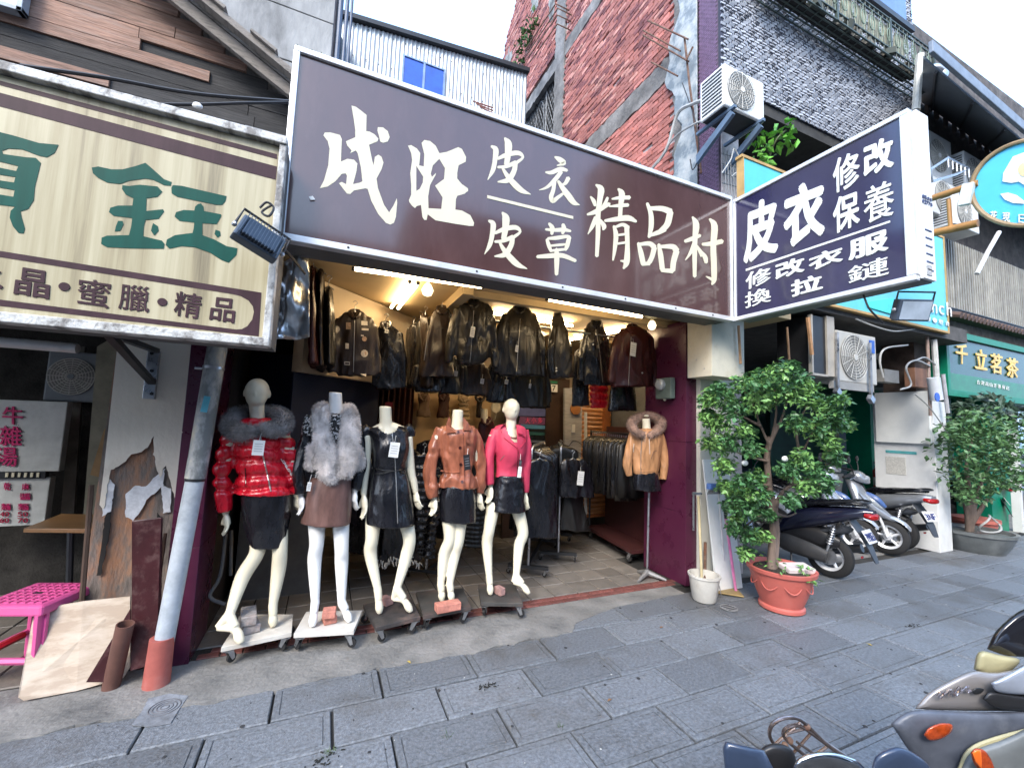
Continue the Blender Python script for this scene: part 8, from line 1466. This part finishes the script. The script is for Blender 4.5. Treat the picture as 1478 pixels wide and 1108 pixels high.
for s_, x0, y0, w, h in (('乾', 6, 696, 10, 11), ('麻', 32, 697, 11, 10), ('醬', 29, 711, 16, 10), ('麵', 2, 726, 14, 10), ('麵', 26, 726, 16, 10), ('40', 0, 738, 14, 7), ('50', 26, 738, 15, 7), ('60', 0, 747, 14, 7), ('70', 26, 747, 15, 7)):
    glyph(s_, [P(x0, y0, 4.615), P(x0+w, y0, 4.615), P(x0+w, y0+h, 4.615), P(x0, y0+h, 4.615)], N_, M_mag if len(s_) == 1 else M_ink((.35, .01, .05), 'price_ink'), mb3, .005, .006)
mb = MB(); mb.bb(P(-20, 681, 4.6), P(70, 689, 4.65)); ob('shelf', mb, M_dark, mb2)
for k in range(6): mb = MB(); mb.bb(P(8+9*k, 682, 4.59), P(12+9*k, 688, 4.6)); ob('clip', mb, M_cream, mb2)
aircon(P(60, 578, 4.7), (1, 0, 0), (0, 1, 0), .42, .42, .25, 'old dark air conditioner above the menu board inside the noodle shop', white=(.13, .15, .17), cat='air conditioner')
mb = MB(); mb.tube([P(-20, 492, 3.9), P(112, 503, 3.9)], .035, 10); ob('tube', mb, M_alu, None, 'unlit silver fluorescent fitting under the cream sign in the noodle shop', 'lamp fitting', smooth=True)
ft = MB()
for k in range(9): y = 508+11*k; ft.bb(P(-20, y, 5.5), P(60, y+5, 5.55))
ob('shutter_slats', ft, mat('dim_shutter', (.08, .085, .09), .6), nb)
# crumpled metal sheet by the shop's left edge
cs2 = MB(); g0, g1 = P(396, 378, 3.15), P(446, 492, 3.15); N1 = 16; vs = []
for i in range(N1+1):
    for j in range(N1+1):
        u, v = i/N1, j/N1; p = P(396+(446-396)*u-6*v*(1-u), 372+(492-372)*v-6*u*v, 3.12); vs.append(p+V(0, .035*math.sin(7*u+3*v)+.03*math.sin(9*v-4*u+2)+.012*random.uniform(-1, 1), 0))
fs = [(i*(N1+1)+j, i*(N1+1)+j+1, (i+1)*(N1+1)+j+1, (i+1)*(N1+1)+j) for i in range(N1) for j in range(N1)]; cs2.add(vs, fs); o = ob('metal_sheet', cs2, mat('crumpled_foil', (.5, .52, .54), .28, .85, var=.2), None, 'crumpled silver metal sheet hanging at the left end under the brown sign', 'metal sheet', smooth=2)
s_ = o.modifiers.new('s', 'SOLIDIFY'); s_.thickness = .004
fo = T('trolley_frame', 'folded grey tubular trolley frame behind the drainpipe and red jacket mannequin', 'trolley', PG(308, 870, 0)); mb = MB(); mb.tube([P(326, 770, 3.7), P(318, 830, 3.65), P(303, 860, 3.6), P(325, 872, 3.55)], .012, 8, 4); mb.tube([P(334, 765, 3.8), P(333, 830, 3.8)], .012, 8); ob('tubes', mb, mat('grey_tube', (.12, .12, .12), .5), fo, smooth=True)
# pavement details
dc = T('drain_cover', 'pale concrete drain patch with concentric rings on the left pavement', 'drain cover', PG(235, 1020, 0)); q = [PG(190, 1046, .004), PG(215, 1049, .004), PG(246, 1044, .004), PG(258, 1024, .004), PG(272, 1004, .004), PG(244, 1001, .004), PG(214, 1008, .004), PG(205, 1026, .004)]; mb = MB(); mb.prism(q, (0, 0, .003)); ob('patch', mb, mat('pale_blue_concrete', (.2, .215, .24), .85, var=.35, scale=14, dirt=.6, bump=.3), dc)
ctr = PG(238, 1020, .008)
for k in range(4): mb = MB(); mb.tube([ctr+V((.018+.017*k)*math.cos(t), (.018+.017*k)*math.sin(t), 0) for t in np.linspace(0, 2*math.pi, 25)], .003, 4); ob('ring', mb, mat('dark_ring', (.1, .1, .11), .8), dc)
ctr = PG(1052, 877, .003); dr_ = T('drain_grate', 'small round drain grate beside the salmon pot', 'drain cover', ctr); mb = MB(); mb.lathe(ctr, [(.075, 0), (.075, .004), (.06, .004)], 20); ob('plate', mb, mat('worn_iron_plate', (.2, .2, .2), .6, dirt=.6), dr_)
for k in range(4): mb = MB(); mb.box(ctr+V(0, -.04+.027*k, .006), (.1, .008, .003)); ob('slot', mb, M_dark, dr_)
for i, (x, y, lb) in enumerate(((702, 990, 'patch of black scribbled dirt in the middle of the pavement'), (466, 1097, 'dark dirt clump with weeds at the bottom edge of the pavement'), (1316, 903, 'scatter of grit on the right pavement joint'))):
    mb = MB(); c_ = PG(x, y, .001)
    for k in range(26): a_ = c_+V(random.gauss(0, .035), random.gauss(0, .012 if i != 1 else .03), 0); mb.box(a_+V(0, 0, .003), (random.uniform(.004, .02), .004, .004), rotz(random.uniform(0, 3)))
    ob('debris', mb, mat('black_debris', (.02, .02, .018), .9), None, lb, 'debris')['kind'] = 'stuff'
gm = MB()
for x, y in ((647, 1063), (810, 1050), (470, 1090), (480, 1085)):
    c_ = PG(x, y, 0)
    for k in range(12): d_ = V(random.gauss(0, .012), random.gauss(0, .012), 0); gm.add([c_+d_, c_+d_+V(.003, 0, 0), c_+d_*2+V(0, 0, random.uniform(.01, .025))], [(0, 1, 2)])
ob('joint_weeds', gm, mat('weed_green', (.06, .1, .03), .8), None, kind='stuff')
fl_ = MB()
for k in range(260):
    x, y = random.uniform(-1.2, 9), random.uniform(.7, 3.3); s_ = random.choice([.002, .003, .004, .005, .009, .013]); fl_.lathe((x, y, .0012), [(s_, 0), (s_*.8, .0016)], 7)
wl_ = MB()
for k in range(120):
    x, y = random.uniform(-1.2, 9), random.uniform(.7, 3.3); s_ = random.choice([.002, .003, .004, .006]); wl_.lathe((x, y, .0012), [(s_, 0), (s_*.8, .0016)], 6)
ob('pale_spots', wl_, mat('pale_spot', (.4, .4, .38), .9), None, kind='stuff')
for k, (x, y, lb) in enumerate(((955, 905, 'small dry brown leaf on the paving before the bucket'), (1255, 930, 'small yellow leaf on the paving right of the salmon pot'), (880, 1010, 'curled brown leaf on the middle of the paving'), (590, 955, 'dry leaf before the charcoal wheeled boards'))):
    mb = MB(); c_ = PG(x, y, .006); R_k = rotz(k*1.7); s_ = .022; mb.add([c_+R_k@V(-s_, 0, 0), c_+R_k@V(0, s_*.4, .006), c_+R_k@V(s_, 0, .002), c_+R_k@V(0, -s_*.4, .006), c_], [(0, 4, 1), (1, 4, 2), (2, 4, 3), (3, 4, 0)]); ob('fallen_leaf', mb, mat('dry_leaf_%d' % (k % 2), ((.2, .1, .04), (.4, .3, .06))[k % 2], .7), None, lb, 'leaf')
ob('gum_spots', fl_, mat('gum_black', (.03, .03, .032), .9), None, kind='stuff')
